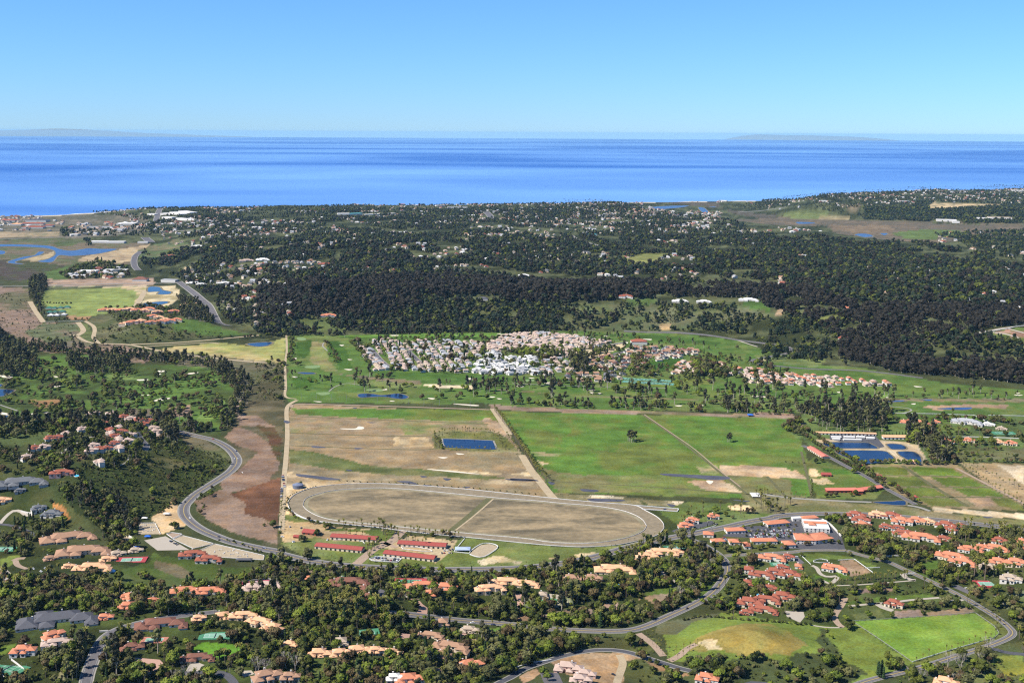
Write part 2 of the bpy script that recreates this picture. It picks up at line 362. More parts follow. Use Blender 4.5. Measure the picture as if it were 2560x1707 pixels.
 ('B3 250,1040 600,1100 1400,1100 2100,1090 2350,1130 2350,1260 1500,1260 400,1240 300,1140', (.130, .125, .055), 10, (.105, .135, .036)),
 ('B3 1720,1015 2230,1030 2350,1060 B4 500,1050 520,1130 B3 2100,1110 1800,1100', (.40, .30, .19), 9, (.24, .17, .11)),
 ('B3 1530,1020 1700,1020 1800,1090 1600,1080', (.33, .25, .16), 12, GRASSG), ('B3 160,905 420,915 420,930 200,940', (.26, .22, .12), 12, GRASSG),
 ('B3 1480,1150 1750,1130 1880,1200 1930,1250 1600,1215', (.41, .32, .20), 9, (.28, .20, .13)), ('B3 200,975 300,1005 240,1015', (.36, .29, .18), 6, None),
 ('B3 370,1245 900,1280 1420,1325 1400,1370 900,1345 380,1290', (.31, .26, .16), 7, (.12, .11, .055)),
 ('B3 650,1260 930,1285 930,1300 660,1290', (.58, .50, .35), 4, None), ('B3 1330,1310 1430,1325 1420,1365 1350,1350', (.55, .46, .31), 4, None),
 ('B3 1480,1320 1850,1330 1900,1400 2350,1420 C3 2350,140 1800,240 1440,330 1270,400 1280,190 1170,130', (.070, .135, .026), 6, (.10, .13, .045)),
 ('B3 1800,1340 2080,1360 2060,1395 1850,1385', (.48, .38, .24), 5, None),
 ('B3 1900,1240 2350,1260 B4 560,1290 1400,1370 1560,1400 2600,1500 C4 2600,270 1500,180 900,140 350,150 B4 100,1420', (.115, .120, .045), 6, (.16, .14, .08)),
 ('B4 1560,1370 2600,1440 2600,1490 2000,1440 1600,1400', (.50, .41, .27), 4, None),
 ('B4 330,980 520,990 600,950 900,1060 1190,1210 1100,1300 600,1290 540,1130', (.065, .135, .024), 5, (.09, .14, .035)),
 ('B4 540,1040 600,1040 650,1110 560,1110', TANS, 3, None), ('B4 565,1125 700,1120 760,1170 640,1180 570,1150', (.36, .29, .17), 4, None), ('B4 640,1035 860,1050 900,1090 700,1090', (.045, .13, .018), 3, None),
 ('B4 1000,1010 1770,1000 2000,1160 2350,1350 2350,1395 1560,1370 1190,1200', (.14, .125, .06), 4, (.18, .14, .08)),
 ('B4 1010,1030 1340,1030 1400,1095 1150,1100', (.085, .15, .025), 4, None), ('B4 1370,1030 1740,1040 1840,1105 1480,1105', (.080, .165, .022), 4, None), ('B4 1150,1110 1450,1110 1570,1190 1280,1190', (.09, .155, .03), 4, None),
 ('B4 1560,1115 1880,1120 2030,1195 1680,1190', (.08, .16, .024), 4, None), ('B4 1290,1200 1580,1200 1700,1275 1430,1280', (.09, .16, .028), 4, None), ('B4 1740,1205 2060,1205 2190,1280 1870,1275', (.08, .16, .024), 4, None),
 ('B4 1430,1285 1730,1290 1900,1360 1560,1360', (.10, .16, .035), 4, None), ('B4 2060,1290 2220,1290 2350,1370 2350,1395 2150,1360', (.10, .16, .035), 4, None), ('B4 1850,1290 2060,1290 2120,1350 1960,1360', (.28, .20, .13), 5, None),
 ('B4 1790,990 2600,1010 2600,1480 2350,1350 2050,1180', (.25, .19, .11), 5, (.19, .16, .08)), ('B4 2140,1010 2350,1020 2350,1180 2240,1100', (.42, .35, .24), 8, BROWN),
 # ranch front lawns
 ('C2 210,390 500,340 1700,370 1760,350 2350,400 C3 0,395 600,440 1000,395 1280,320 1290,390 1000,440 400,580 C2 2350,590 1300,600 850,570 400,500', (.085, .150, .032), 4, (.14, .16, .06)),
 ('C2 215,150 440,215 700,260 1130,290 1230,300 1150,420 1000,380 620,370 500,340 350,380 215,380', (.34, .26, .15), 3, (.27, .20, .11)),
 ('C2 240,150 360,170 440,210 330,215 240,200', (.11, .13, .04), 3, None), ('C2 540,290 640,270 1150,290 1160,400 1080,400 900,300 640,290', (.07, .13, .025), 3, None),
 ('C2 1170,380 1300,330 1700,370 1640,470 1500,560 1400,480 1050,430', (.33, .26, .155), 3, None), ('C2 1860,540 2040,490 2240,550 2040,560 1880,580', (.40, .34, .22), 6, (.15, .16, .06)), ('C3 520,490 700,470 720,490 560,520', (.42, .35, .22), 5, None), ('C3 0,540 90,540 80,560 0,560', (.38, .32, .2), 5, None), ('C3 310,520 380,510 370,540', (.40, .33, .2), 5, None),
 # middle golf course
 ('A2 250,1270 2350,1240 A3 0,1250 500,1230 1300,1250 1900,1310 2350,1480 B4 300,150 1000,200 1700,330 2600,400 2600,620 1500,600 600,560 B3 2350,580 1300,560 0,530 B2 2000,500 300,490 255,450', (.055, .135, .024), 10, (.085, .15, .036)),
 ('A2 690,1270 2130,1255 2130,1280 1500,1290 700,1290', (.095, .185, .032), 8, None), ('A2 700,1285 2100,1280 2000,1300 800,1300', (.045, .115, .018), 5, None),
 ('A2 340,1320 470,1315 470,1400 400,1460 350,1450', (.036, .100, .014), 4, None), ('A2 590,1320 700,1320 760,1400 820,1568 700,1540 620,1420', (.036, .105, .014), 4, None),
 ('A2 470,1320 590,1330 600,1450 680,1568 560,1568 450,1480', (.14, .165, .055), 8, (.17, .15, .07)), ('B2 300,290 480,265 480,350 330,370', (.036, .105, .014), 3, None),
 ('B2 660,245 1370,310 1400,340 1250,340 900,290', (.135, .115, .070), 6, None), ('B2 880,300 1400,340 1350,370 950,350', (.12, .15, .05), 6, None), ('B2 900,225 2350,270 B3 100,290 300,300 100,310 B2 1800,300 1100,280', (.042, .115, .018), 8, ROUGH),
 ('B2 1370,335 1810,350 1820,375 1500,365', SAND, 4, None), ('B2 1860,370 2350,400 B3 300,420 700,450 1600,470 2350,510 2350,490 B3 600,430 0,395', (.145, .125, .070), 8, (.09, .13, .04)),
 ('B3 0,520 500,545 1100,560 1600,580 2350,600 2350,625 1090,588 0,562', (.20, .145, .105), 4, (.12, .11, .06)), ('B2 1950,500 2350,545 2350,562 1980,545', (.20, .145, .105), 3, None),
 ('B3 400,340 1500,350 2350,420 2350,440 1300,410 500,390', (.042, .120, .018), 6, (.09, .17, .03)), ('B3 1000,310 1700,280 1700,340 1100,350', (.10, .17, .035), 6, None),
 ('A3 480,1240 1300,1270 1800,1340 1700,1350 1100,1300', (.040, .11, .018), 8, None), ('A3 600,1300 1300,1340 1500,1400 1100,1340', (.11, .145, .05), 10, None), ('B3 1100,160 1400,105 1450,130 1300,200 1130,240', (.034, .11, .014), 4, None),
 ('B4 0,60 600,170 1100,260 1700,340 2350,400 2350,440 1500,430 1000,420 0,370', (.070, .145, .028), 12, (.045, .12, .02)), ('B4 1080,420 1250,410 1280,440 1120,450', (.12, .20, .05), 4, None),
 ('B4 1000,455 2350,460 2350,490 1500,480 1000,490', (.15, .13, .075), 6, None), ('B4 1480,520 1900,505 2230,510 2200,540 1900,530 1620,560', (.26, .18, .12), 4, None),
 ('B4 550,560 2600,600 2600,990 1790,985 1500,1000 1000,1010 550,850 300,700', (.055, .080, .026), 8, (.09, .13, .04)), ('B4 1200,590 1940,600 2050,660 1780,665 1500,640', (.070, .16, .024), 4, None), ('B4 1780,860 2600,880 2600,985 1780,970', (.06, .105, .026), 5, (.10, .10, .05)),
 ('B4 560,810 700,790 1100,800 1450,840 1550,975 1460,990 1340,980 1270,990 700,850', (.36, .30, .20), 4, (.27, .21, .14)), ('B4 1140,660 1230,670 1220,730 1130,700', (.08, .17, .03), 3, None), ('B4 1500,700 1900,690 1900,730 1520,730', (.09, .17, .035), 4, None),
 ('B4 70,570 400,580 540,690 500,700 400,620 80,600', (.24, .17, .13), 4, None), ('A3 430,1420 620,1370 930,1335 970,1350 880,1390 680,1465 540,1440', (.42, .35, .22), 2, None),
 ('A4 1980,1260 2200,1290 2600,1320 2600,1200 2240,1210', (.075, .15, .03), 4, None), ('A4 2070,1245 2210,1220 2600,1260 2300,1285', (.23, .145, .11), 2, None),
 ('A3 280,1010 900,1000 1350,1000 2000,1000 2200,1100 1700,1230 1300,1235 700,1240 1100,1080 500,1060', (.100, .105, .058), 20, (.060, .078, .032)), ('A3 1240,1180 1340,1170 1340,1230 1260,1230', (.30, .22, .12), 8, None), ('A3 970,960 1200,950 1200,1010 1000,1020', (.055, .12, .03), 14, None),
 ('A4 0,980 200,990 240,1080 100,1050 0,1020', (.05, .13, .025), 12, None), ('A4 240,1080 330,1040 330,1110', (.30, .22, .14), 8, None), ('A4 550,1140 720,1090 880,1140 850,1190 700,1180', (.095, .15, .04), 14, None), ('A4 120,1460 230,1450 250,1490 130,1480', (.55, .50, .26), 6, None),
 ('A4 60,1440 600,1370 700,1480 620,1540 260,1500', (.070, .105, .035), 10, (.11, .14, .05)), ('A3 920,600 1100,570 1350,590 1230,640 1100,720 960,700', (.110, .125, .038), 10, (.16, .17, .06)), ('A4 1520,1470 1850,1470 1900,1520 1560,1500', (.09, .17, .035), 10, None),
 ('A2 350,1150 560,1120 760,1180 720,1250 450,1240', (.065, .115, .032), 12, None), ('A2 880,1160 1090,1170 1060,1220 880,1230', (.09, .16, .03), 10, None), ('A2 240,720 500,690 880,760 1180,810 1000,840 600,830 300,820', (.075, .095, .04), 25, MSOIL), ('A1 1530,700 1640,700 1650,780 1560,760', (.35, .28, .18), 12, MSOIL),
 ('A1 1150,560 1300,500 1500,460 1600,520 1400,620 1250,690 1170,640', (.065, .09, .038), 14, (.12, .105, .06)), ('A1 1320,620 1400,600 1400,630 1330,640', (.09, .02, .06), 5, None), ('A2 130,390 330,370 300,400 150,415', (.12, .11, .07), 12, None),
 # right hand estates
 ('C3 1560,400 1740,500 1820,480 2350,440 C4 300,460 1000,460 1300,560 1400,640 1700,760 2000,940 1940,970 920,1050 850,1100 0,1040 C3 1850,960 1650,850 1800,700 1830,560', (.040, .055, .017), 5, (.065, .08, .026)),
 ('C4 450,480 560,480 900,510 1130,590 1060,610 940,530 600,530 540,560', (.085, .16, .03), 3, None), ('C4 580,650 740,710 700,730 600,690', (.06, .15, .02), 3, None), ('C4 780,640 900,650 880,690 790,690', (.06, .14, .02), 3, None),
 ('C4 790,540 920,532 1075,640 1000,660 890,670', (.215, .150, .095), 2, (.26, .19, .12)), ('C4 830,900 1000,850 1560,820 1600,850 1100,890 850,915', (.065, .14, .024), 3, None), ('C4 930,780 1150,760 1250,770 1250,800 950,810', (.17, .12, .095), 5, None),
 ('C4 900,990 1140,950 1180,1010 940,1040', (.075, .12, .035), 5, None), ('C4 1270,960 1520,950 1500,1010 1270,1020', (.20, .15, .12), 5, None), ('C4 1530,970 1880,930 1930,970 1540,1010', (.24, .18, .12), 5, None), ('C4 1400,870 1640,860 1600,920 1430,930', (.07, .12, .03), 4, None),
 ('C4 -900,20 -700,250 -600,480 -460,500 0,460 300,460 860,440 1500,700 2600,1100 2600,250 2350,290 1700,210 870,150 400,165 0,215 -380,350', (.036, .048, .015), 6, (.06, .07, .024)),
 ('C4 1330,600 1500,680 1600,740 1700,760 1650,700 1500,620', (.065, .14, .025), 3, None), ('C4 1450,560 1620,540 1640,600 1540,640', (.055, .13, .02), 4, None), ('C4 2080,840 2350,790 2600,800 2600,1000 2350,900 2200,950', (.07, .095, .035), 8, (.30, .29, .24)), ('C4 -560,310 -400,500 -470,520 -600,400', (.08, .14, .035), 4, None),
 ('C4 830,1100 920,1060 1400,1400 1480,1440 1250,1490 1040,1568 800,1568 500,1480 200,1430 -500,1390 C3 1320,1390 1280,1250 1250,1100 1450,1020 1850,970 C4 -50,1000', (.110, .150, .030), 6, (.075, .125, .024)),
 ('C4 -180,1100 0,1060 200,1070 400,1150 560,1260 400,1340 0,1330 C3 1450,1300 1560,1180', (.19, .155, .045), 8, (.13, .155, .036)), ('C3 1550,1230 1650,1190 1730,1210 1700,1260 1810,1290 1640,1290', (.42, .34, .20), 5, (.20, .17, .07)),
 ('C3 1200,1060 1700,980 1740,1000 1500,1060 1350,1170 1180,1140', (.080, .085, .045), 6, None), ('C4 620,1090 700,1130 650,1150 830,1340 700,1330 600,1200', (.05, .065, .025), 6, None),
 ('C4 915,1048 1940,980 2100,1090 2140,1150 2100,1190 1970,1222 1410,1388', (.108, .185, .028), 1, (.135, .195, .036)),
 ('C4 1950,980 2150,1060 2230,1150 2150,1200 2000,1240 1480,1420 1410,1400 1970,1228 2110,1190 2145,1150 2130,1100', (.10, .155, .035), 2, None),
 ('C4 0,1340 300,1380 640,1330 850,1400 1040,1480 900,1568 700,1900 -800,1900 C3 1000,1568 900,1400 1320,1440 1700,1400 2000,1350', (.045, .058, .022), 10, (.07, .08, .03)), ('C4 1300,1500 1850,1330 2000,1260 2600,1200 2600,2000 800,2000', (.050, .065, .024), 8, (.08, .09, .035)), ('C4 2120,1350 2350,1340 2350,1480 2150,1520', (.10, .17, .03), 8, (.19, .18, .03)),
 ('C4 1800,1480 2000,1440 2000,1568 1850,1568', (.10, .12, .05), 8, None), ('C3 650,1170 1000,1190 1200,1180 1240,1260 1100,1330 900,1290 700,1280', (.060, .095, .026), 6, (.05, .055, .02)), ('C3 300,1380 560,1310 950,1310 1250,1420 1500,1500 1000,1568 700,1560 500,1500', (.20, .125, .07), 5, (.28, .20, .12)),
 ('C3 560,1370 850,1340 900,1320 980,1320 960,1400 900,1540 820,1568 700,1450', (.40, .31, .20), 5, (.24, .16, .09)), ('C3 920,1390 1100,1360 1200,1450 1400,1500 1350,1568 950,1568', (.06, .07, .025), 6, None), ('C3 60,1520 200,1440 250,1490 100,1568', (.27, .18, .11), 4, None), ('C3 0,1060 300,1080 500,1120 1100,1120 1150,1150 700,1190 700,1270 300,1360 0,1500', (.045, .055, .022), 7, (.06, .075, .03)),
 ('C3 250,1010 350,960 650,940 690,1000 500,1000 300,1020', (.24, .17, .15), 5, (.13, .10, .07)), ('C3 690,900 880,880 1000,950 900,970 700,950', (.26, .18, .14), 5, None), ('C3 1020,880 1150,820 1380,750 1460,770 1350,860 1230,920 1100,840', (.24, .18, .12), 5, None), ('C3 1110,820 1240,770 1400,760 1380,800 1200,825', (.07, .15, .025), 3, None), ('C3 1500,880 1750,640 1760,610 1720,700 1600,860 1350,960', (.065, .14, .025), 3, None),
 ('C3 1810,530 1960,500 1960,570 1850,590', (.07, .15, .026), 4, None), ('C3 80,860 500,840 520,920 100,930', (.12, .16, .06), 4, (.35, .34, .25)), ('C2 2060,1010 2350,990 2350,1050 2100,1040', (.17, .11, .07), 6, None), ('C2 400,600 700,630 500,660 200,600', (.14, .11, .075), 6, None),
]
ccol = np.zeros((NRW, NA, 3)); ccol[:] = SCRUB
vf = fbm(GX, GY, 130, 5, 21)+0.6*fbm(GX, GY, 28, 3, 22)
jx = fbm(GX, GY, 60, 3, 31); jy = fbm(GX, GY, 60, 3, 32); kx = fbm(GX, GY, 14, 2, 33); ky = fbm(GX, GY, 14, 2, 34)
def calm(c):
    """spring turf is more olive than emerald"""
    return None if c is None else (c[0]*1.12, c[1]*.82, c[2]) if c[1] > 1.5*c[0] and c[1] < .175 and c is not GRASSG else c
for pts, c1, edge, c2 in COVER:
    c1 = calm(c1); c2 = calm(c2)
    w = G(P(pts))[:, :2]
    m = inside(GX+edge*(1.6*jx+.8*kx), GY+edge*(1.6*jy+.8*ky), w)
    if not m.any(): continue
    if c2 is None: c2 = tuple(c*0.78 for c in c1)
    t = sstep(-0.12, 0.22, vf[m])[:, None]
    ccol[m] = np.array(c1)[None]*(1-t)+np.array(c2)[None]*t
sc = sdist(GX, GY, LAND)
m = (sc < 55) & (GX < 20000); ccol[m] = (.55, .48, .36)

v = np.stack([GX, GY, GZ], -1).reshape(-1, 3)
idx = np.arange(NRW*NA).reshape(NRW, NA)
q = np.stack([idx[:-1, :-1], idx[:-1, 1:], idx[1:, 1:], idx[1:, :-1]], -1).reshape(-1, 4)
me = bpy.data.meshes.new('ground')
me.vertices.add(len(v)); me.vertices.foreach_set('co', v.astype(np.float32).ravel())
me.loops.add(q.size); me.loops.foreach_set('vertex_index', q.astype(np.int32).ravel())
me.polygons.add(len(q)); me.polygons.foreach_set('loop_start', np.arange(0, q.size, 4, dtype=np.int32))
me.polygons.foreach_set('use_smooth', np.ones(len(q), dtype=bool))
at = me.color_attributes.new('cover', 'FLOAT_COLOR', 'POINT')
at.data.foreach_set('color', np.concatenate([ccol.reshape(-1, 3), np.ones((len(v), 1))], 1).astype(np.float32).ravel())
me.update(); me.validate()
gm, nt, b = nmat('ground_soil_and_grass')
a = N(nt, 'ShaderNodeAttribute', attribute_name='cover')
n1 = rampf(nt, wnoise(nt, 0.022, 5, 0.65), 0.32, 0.68, 0.74, 1.28)
n2 = rampf(nt, wnoise(nt, 0.30, 4, 0.7), 0.3, 0.7, 0.72, 1.3)
n3 = rampf(nt, wnoise(nt, 0.006, 3, 0.6, (1, 3.5, 1)), 0.35, 0.65, 0.86, 1.14)
mm = N(nt, 'ShaderNodeMath', operation='MULTIPLY'); nt.links.new(n1, mm.inputs[0]); nt.links.new(n2, mm.inputs[1])
m2 = N(nt, 'ShaderNodeMath', operation='MULTIPLY'); nt.links.new(mm.outputs[0], m2.inputs[0]); nt.links.new(n3, m2.inputs[1])
sc_ = N(nt, 'ShaderNodeVectorMath', operation='SCALE'); nt.links.new(a.outputs['Color'], sc_.inputs[0]); nt.links.new(m2.outputs[0], sc_.inputs['Scale'])
dry = mixc(nt, sc_.outputs[0], (1.22, 1.02, .74), rampf(nt, wnoise(nt, 0.035, 5, 0.7, dist=.5), 0.42, 0.66, 0, .8), 'MULTIPLY')
nt.links.new(dry, b.inputs['Base Color']); b.inputs['Roughness'].default_value = 0.95; b.inputs['Specular IOR Level'].default_value = 0.05
me.materials.append(gm)
tag(link('ground', me), kind='structure')

# ------------------------------------------------------------------ sea, islands, air
sm, nt, b = nmat('sea_water')
pos = N(nt, 'ShaderNodeNewGeometry')
n1 = wnoise(nt, 0.00014, 4, 0.5, (0.45, 0.8, 1), rot=0.10, dist=0.6)
n2 = wnoise(nt, 0.0005, 3, 0.5, (0.35, 0.8, 1), rot=0.05, dist=0.4)
slick = N(nt, 'ShaderNodeMath', operation='ADD'); nt.links.new(rampf(nt, n1, 0.40, 0.60), slick.inputs[0]); nt.links.new(rampf(nt, n2, 0.35, 0.7, -.2, .15), slick.inputs[1])
sep = N(nt, 'ShaderNodeSeparateXYZ'); nt.links.new(pos.outputs['Position'], sep.inputs[0])
ln_ = N(nt, 'ShaderNodeVectorMath', operation='LENGTH'); nt.links.new(pos.outputs['Position'], ln_.inputs[0])
sl2 = N(nt, 'ShaderNodeMath', operation='MULTIPLY_ADD', use_clamp=True); nt.links.new(slick.outputs[0], sl2.inputs[0]); sl2.inputs[1].default_value = .75; nt.links.new(rampf(nt, ln_.outputs['Value'], 8500, 24000, .34, 0), sl2.inputs[2])
c = mixc(nt, (.018, .095, .34), (.135, .29, .57), sl2.outputs[0])
nt.links.new(c, b.inputs['Base Color'])
b.inputs['Roughness'].default_value = 0.55; b.inputs['Specular IOR Level'].default_value = 0.10
bp = N(nt, 'ShaderNodeBump'); bp.inputs['Strength'].default_value = 0.15; bp.inputs['Distance'].default_value = 1.0
nt.links.new(wnoise(nt, 0.012, 4, 0.7, (0.5, 1.5, 1)), bp.inputs['Height']); nt.links.new(bp.outputs[0], b.inputs['Normal'])
vs = []; fs = []; NS = 180; RR = [400, 3000, 8000, 12000, 17000, 24000, 32000, 48000, 75000, SEA_R]
for r in RR:
    for k in range(NS): vs.append((r*math.cos(2*math.pi*k/NS), r*math.sin(2*math.pi*k/NS), 0.0))
for i in range(len(RR)-1):
    for k in range(NS): fs.append((i*NS+k, i*NS+(k+1) % NS, (i+1)*NS+(k+1) % NS, (i+1)*NS+k))
tag(link('sea', mesh('sea', vs, fs, [sm])), kind='structure')

def island(u0, u1, hs, label):
    """far land, sunk behind the curve of the sea as it is in truth: its foot lies below sea level"""
    d0 = 150000.0; n = 90; vs = []; fs = []; a0, a1 = [math.atan((u-CX)/F_PX) for u in (u0, u1)]
    for i in range(n+1):
        a = a0+(a1-a0)*i/n; up = np.interp(i/n, np.linspace(0, 1, len(hs)), hs)+.9*float(fbm(np.array([i*1.0]), np.array([3.0*len(hs)]), 7, 4, 4)[0]); top = -151+up*52+(0 if 0 < i < n else -60)
        for dd, z in ((0, -800), (600, -200), (2500, -200+(top+200)*.55), (6000, top), (9000, -700)): vs.append(((d0+dd)*math.sin(a), (d0+dd)*math.cos(a), z))
    for i in range(n):
        for j in range(4): a = i*5+j; fs.append((a, a+5, a+6, a+1))
    tag(link('island', mesh('island', vs, fs, [surf('island_rock', (.20, .18, .13), (.15, .15, .10), scale=.0005)], smooth=True)), label, 'island', kind='thing')
island(-260, 640, [0, 5, 9, 12, 13, 15, 17.5, 17, 14, 10, 7.5, 6, 3.5, 2, 0], 'long hazy island low on the horizon at the far left of the sea')
island(1800, 2230, [0, 9, 13, 12, 11, 11.5, 10, 9, 7, 4, 0], 'short hazy island on the horizon above the right part of the sea')

hm = bpy.data.materials.new('haze_air'); hm.use_nodes = True; nt = hm.node_tree; nt.nodes.clear()
o_ = nt.nodes.new('ShaderNodeOutputMaterial'); pv = nt.nodes.new('ShaderNodeVolumePrincipled')
pv.inputs['Color'].default_value = (0.42, 0.73, 1.0, 1); pv.inputs['Density'].default_value = 0.85e-5; pv.inputs['Anisotropy'].default_value = 0.0
nt.links.new(pv.outputs[0], o_.inputs['Volume'])
def boxv(x0, x1, y0, y1, z0, z1):
    return [(x0, y0, z0), (x1, y0, z0), (x1, y1, z0), (x0, y1, z0), (x0, y0, z1), (x1, y0, z1), (x1, y1, z1), (x0, y1, z1)]
BF = [(0, 3, 2, 1), (4, 5, 6, 7), (0, 1, 5, 4), (1, 2, 6, 5), (2, 3, 7, 6), (3, 0, 4, 7)]
HAZE = True
if HAZE:
    tag(link('haze', mesh('haze', boxv(-160000, 160000, -160000, 160000, -810, 640), BF, [hm])), kind='stuff')

# ------------------------------------------------------------------ sheets on the land: roads, tracks, ponds
M = {}
M['asphalt'] = surf('asphalt', (.125, .115, .116), (.092, .086, .088), scale=.03, fine=.5)
M['asphalt_dark'] = surf('dark_asphalt', (.060, .060, .066), (.085, .083, .088), scale=.04, fine=.5)
M['kerb'] = plain('kerb_concrete', (.27, .25, .21)); M['line'] = plain('white_line', (.30, .30, .29)); M['yline'] = plain('yellow_line', (.52, .38, .10))
M['dirt'] = surf('dirt_track', (.40, .32, .20), (.30, .23, .14), scale=.05); M['pinkdirt'] = surf('pink_dirt', (.33, .24, .17), (.26, .19, .13), scale=.05)
M['track'] = surf('race_sand', (.225, .180, .115), (.180, .145, .092), scale=.012, stretch=(1, 4, 1)); M['infield'] = surf('infield_turf', (.30, .225, .125), (.100, .083, .050), scale=.009, stretch=(1, 2.6, 1), var=.3)
M['concrete'] = plain('pale_paving', (.38, .33, .26)); M['paver'] = plain('clay_paving', (.42, .26, .19)); M['sand'] = plain('bunker_sand', (.66, .58, .44))
M['arena'] = surf('arena_sand', (.37, .295, .195), (.30, .24, .155), scale=.04); M['green'] = plain('putting_green', (.17, .24, .09), sc=.2)
M['ditch'] = surf('ditch_grass', (.085, .085, .035), (.12, .11, .05), scale=.05)
M['water'] = watermat('pond_water', (.006, .017, .048)); M['river'] = watermat('river_water', (.03, .06, .14), .3); M['puddle'] = watermat('puddle_water', (.060, .056, .062), .5); M['pool'] = watermat('pool_water', (.05, .30, .50))
M['white'] = plain('white_paint', (.74, .73, .70)); M['beachfoam'] = plain('surf_foam', (.80, .82, .82))

def sheet(name, pts, mat, off=0.12, smooth=False, kind='structure', world=False, step=None):
    uv = P(pts) if isinstance(pts, str) else pts
    w = np.asarray(uv, float) if world else G(uv)[:, :2]
    if smooth: w = smoothline(list(w), True, 5)
    n = len(w); x0, y0 = w.min(0); x1, y1 = w.max(0)
    st = step or max(7.0, max(x1-x0, y1-y0)/28)
    e = []
    for i in range(n):
        a, b2 = w[i], w[(i+1) % n]; k = max(1, int(np.hypot(*(b2-a))/st))
        for j in range(k): e.append(a+(b2-a)*j/k)
    e = np.array(e); gx, gy = np.meshgrid(np.arange(x0+st/2, x1, st), np.arange(y0+st/2, y1, st)); gx = gx.ravel(); gy = gy.ravel()
    ok = sdist(gx, gy, w) > st*.45 if len(gx) else np.zeros(0, bool)
    pts2 = [Vector(p) for p in e]+[Vector((a, b2)) for a, b2 in zip(gx[ok], gy[ok])]
    ne = len(e)
    r = delaunay_2d_cdt(pts2, [], [list(range(ne))], 1, 1e-4)
    vv = np.array([(p[0], p[1]) for p in r[0]]); zz = Z(vv[:, 0], vv[:, 1])+off
    fs = [f if sum((vv[f[i]][0]*vv[f[(i+1) % len(f)]][1]-vv[f[(i+1) % len(f)]][0]*vv[f[i]][1]) for i in range(len(f))) > 0 else list(reversed(f)) for f in r[2]]
    o = link(name, mesh(name, np.column_stack([vv, zz]), fs, [mat], smooth=True))
    if kind: tag(o, kind=kind)
    return o

def line_world(pts, k=6, close=False):
    return smoothline(list(G(P(pts) if isinstance(pts, str) else pts)[:, :2]), close, k)
def resample(w, d):
    L = np.concatenate([[0], np.cumsum(np.hypot(*np.diff(w, axis=0).T))]); n = max(2, int(L[-1]/d)+1)
    s = np.linspace(0, L[-1], n); return np.column_stack([np.interp(s, L, w[:, 0]), np.interp(s, L, w[:, 1])])
def strip(name, w, width, mat, off=0.15, shift=0.0, kind='structure', step=7.0, parent=None):
    w = resample(w, step); t = np.gradient(w, axis=0); t /= np.hypot(t[:, 0], t[:, 1])[:, None]+1e-9; nn = np.stack([-t[:, 1], t[:, 0]], 1)
    rows = [w+nn*(shift+s*width/2) for s in (1, 0.33, -0.33, -1)]
    vs = np.stack(rows, 1).reshape(-1, 2); zz = Z(vs[:, 0], vs[:, 1])+off; m_ = len(w)
    fs = [(i*4+j+1, i*4+4+j+1, i*4+4+j, i*4+j) for i in range(m_-1) for j in range(3)]
    o = link(name, mesh(name, np.column_stack([vs, zz]), fs, [mat], smooth=True), parent)
    if kind: tag(o, kind=kind)
    return o

MASK = 5.0; MX0, MY0, MNX, MNY = -5200.0, 700.0, 2080, 2300
mask = np.zeros((MNY, MNX), bool)
def stamp(x, y, r):
    i0, i1 = int((y-r-MY0)/MASK), int((y+r-MY0)/MASK)+1; j0, j1 = int((x-r-MX0)/MASK), int((x+r-MX0)/MASK)+1
    i0, j0 = max(i0, 0), max(j0, 0); i1, j1 = min(i1, MNY), min(j1, MNX)
    if i1 <= i0 or j1 <= j0: return
    yy, xx = np.mgrid[i0:i1, j0:j1]
    if yy.size: mask[yy, xx] |= ((xx+.5)*MASK+MX0-x)**2+((yy+.5)*MASK+MY0-y)**2 < r*r
def masked(x, y):
    i = np.clip(((y-MY0)/MASK).astype(int), 0, MNY-1); j = np.clip(((x-MX0)/MASK).astype(int), 0, MNX-1)
    return mask[i, j]
def stamp_line(w, r):
    for p in resample(w, 4.0): stamp(p[0], p[1], r)

ROADS = {}
def road(key, pts, width, mat='asphalt', shoulder=1.6, centre=True, off=.20, edge=True, clear=2.0):
    w = line_world(pts); ROADS[key] = w
    if shoulder: strip('road_shoulder', w, width+2*shoulder, M['kerb'], off-.07)
    strip('road', w, width, M[mat], off)
    if centre:
        strip('road_marking', w, .35, M['yline'], off+.05, .35); strip('road_marking', w, .35, M['yline'], off+.05, -.35)
    if edge:
        for s in (-1, 1): strip('road_marking', w, .35, M['line'], off+.05, s*(width/2-1.3))
    stamp_line(w, width/2+clear)
road('main', 'B1 1380,715 1490,733 1640,768 1790,805 1900,862 1965,925 1988,985 1945,1055 1850,1125 1740,1195 1640,1262 1575,1325 C1 1545,90 1545,150 1590,210 1680,275 1800,330 1950,385 2150,430 2350,468 '
     'C2 200,482 400,532 600,565 850,588 1100,600 1500,614 1900,612 2150,604 2350,590 C3 400,566 600,530 800,480 1000,420 1200,375 1400,335 1600,298 1800,258 2000,213 2200,178 C4 250,172 400,155 620,146 870,148 1150,158 1400,178 1700,205 2000,238 2350,280 2800,330', 15, shoulder=2.2)
road('loop', 'C3 1430,345 1560,385 1660,440 1745,500 1800,570 1803,640 1745,740 1650,835 1500,920 1300,1012 1150,1080 1000,1122 800,1132 500,1122 250,1105 C2 2250,1085 2000,1062 1800,1048 1600,1028 1400,1003 1200,985', 11, shoulder=1.2)
road('street', 'C1 1830,965 1700,980 1500,1005 1250,1045 1050,1098 940,1145 870,1200 815,1290 770,1400 735,1500 715,1620 700,1800', 12, centre=False, clear=5)
road('ridge', 'C2 1800,1800 2050,1560 2150,1510 C3 100,1450 330,1370 550,1312 750,1288 950,1303 1150,1362 1400,1440 1500,1465', 7, 'asphalt_dark', centre=False, edge=False)
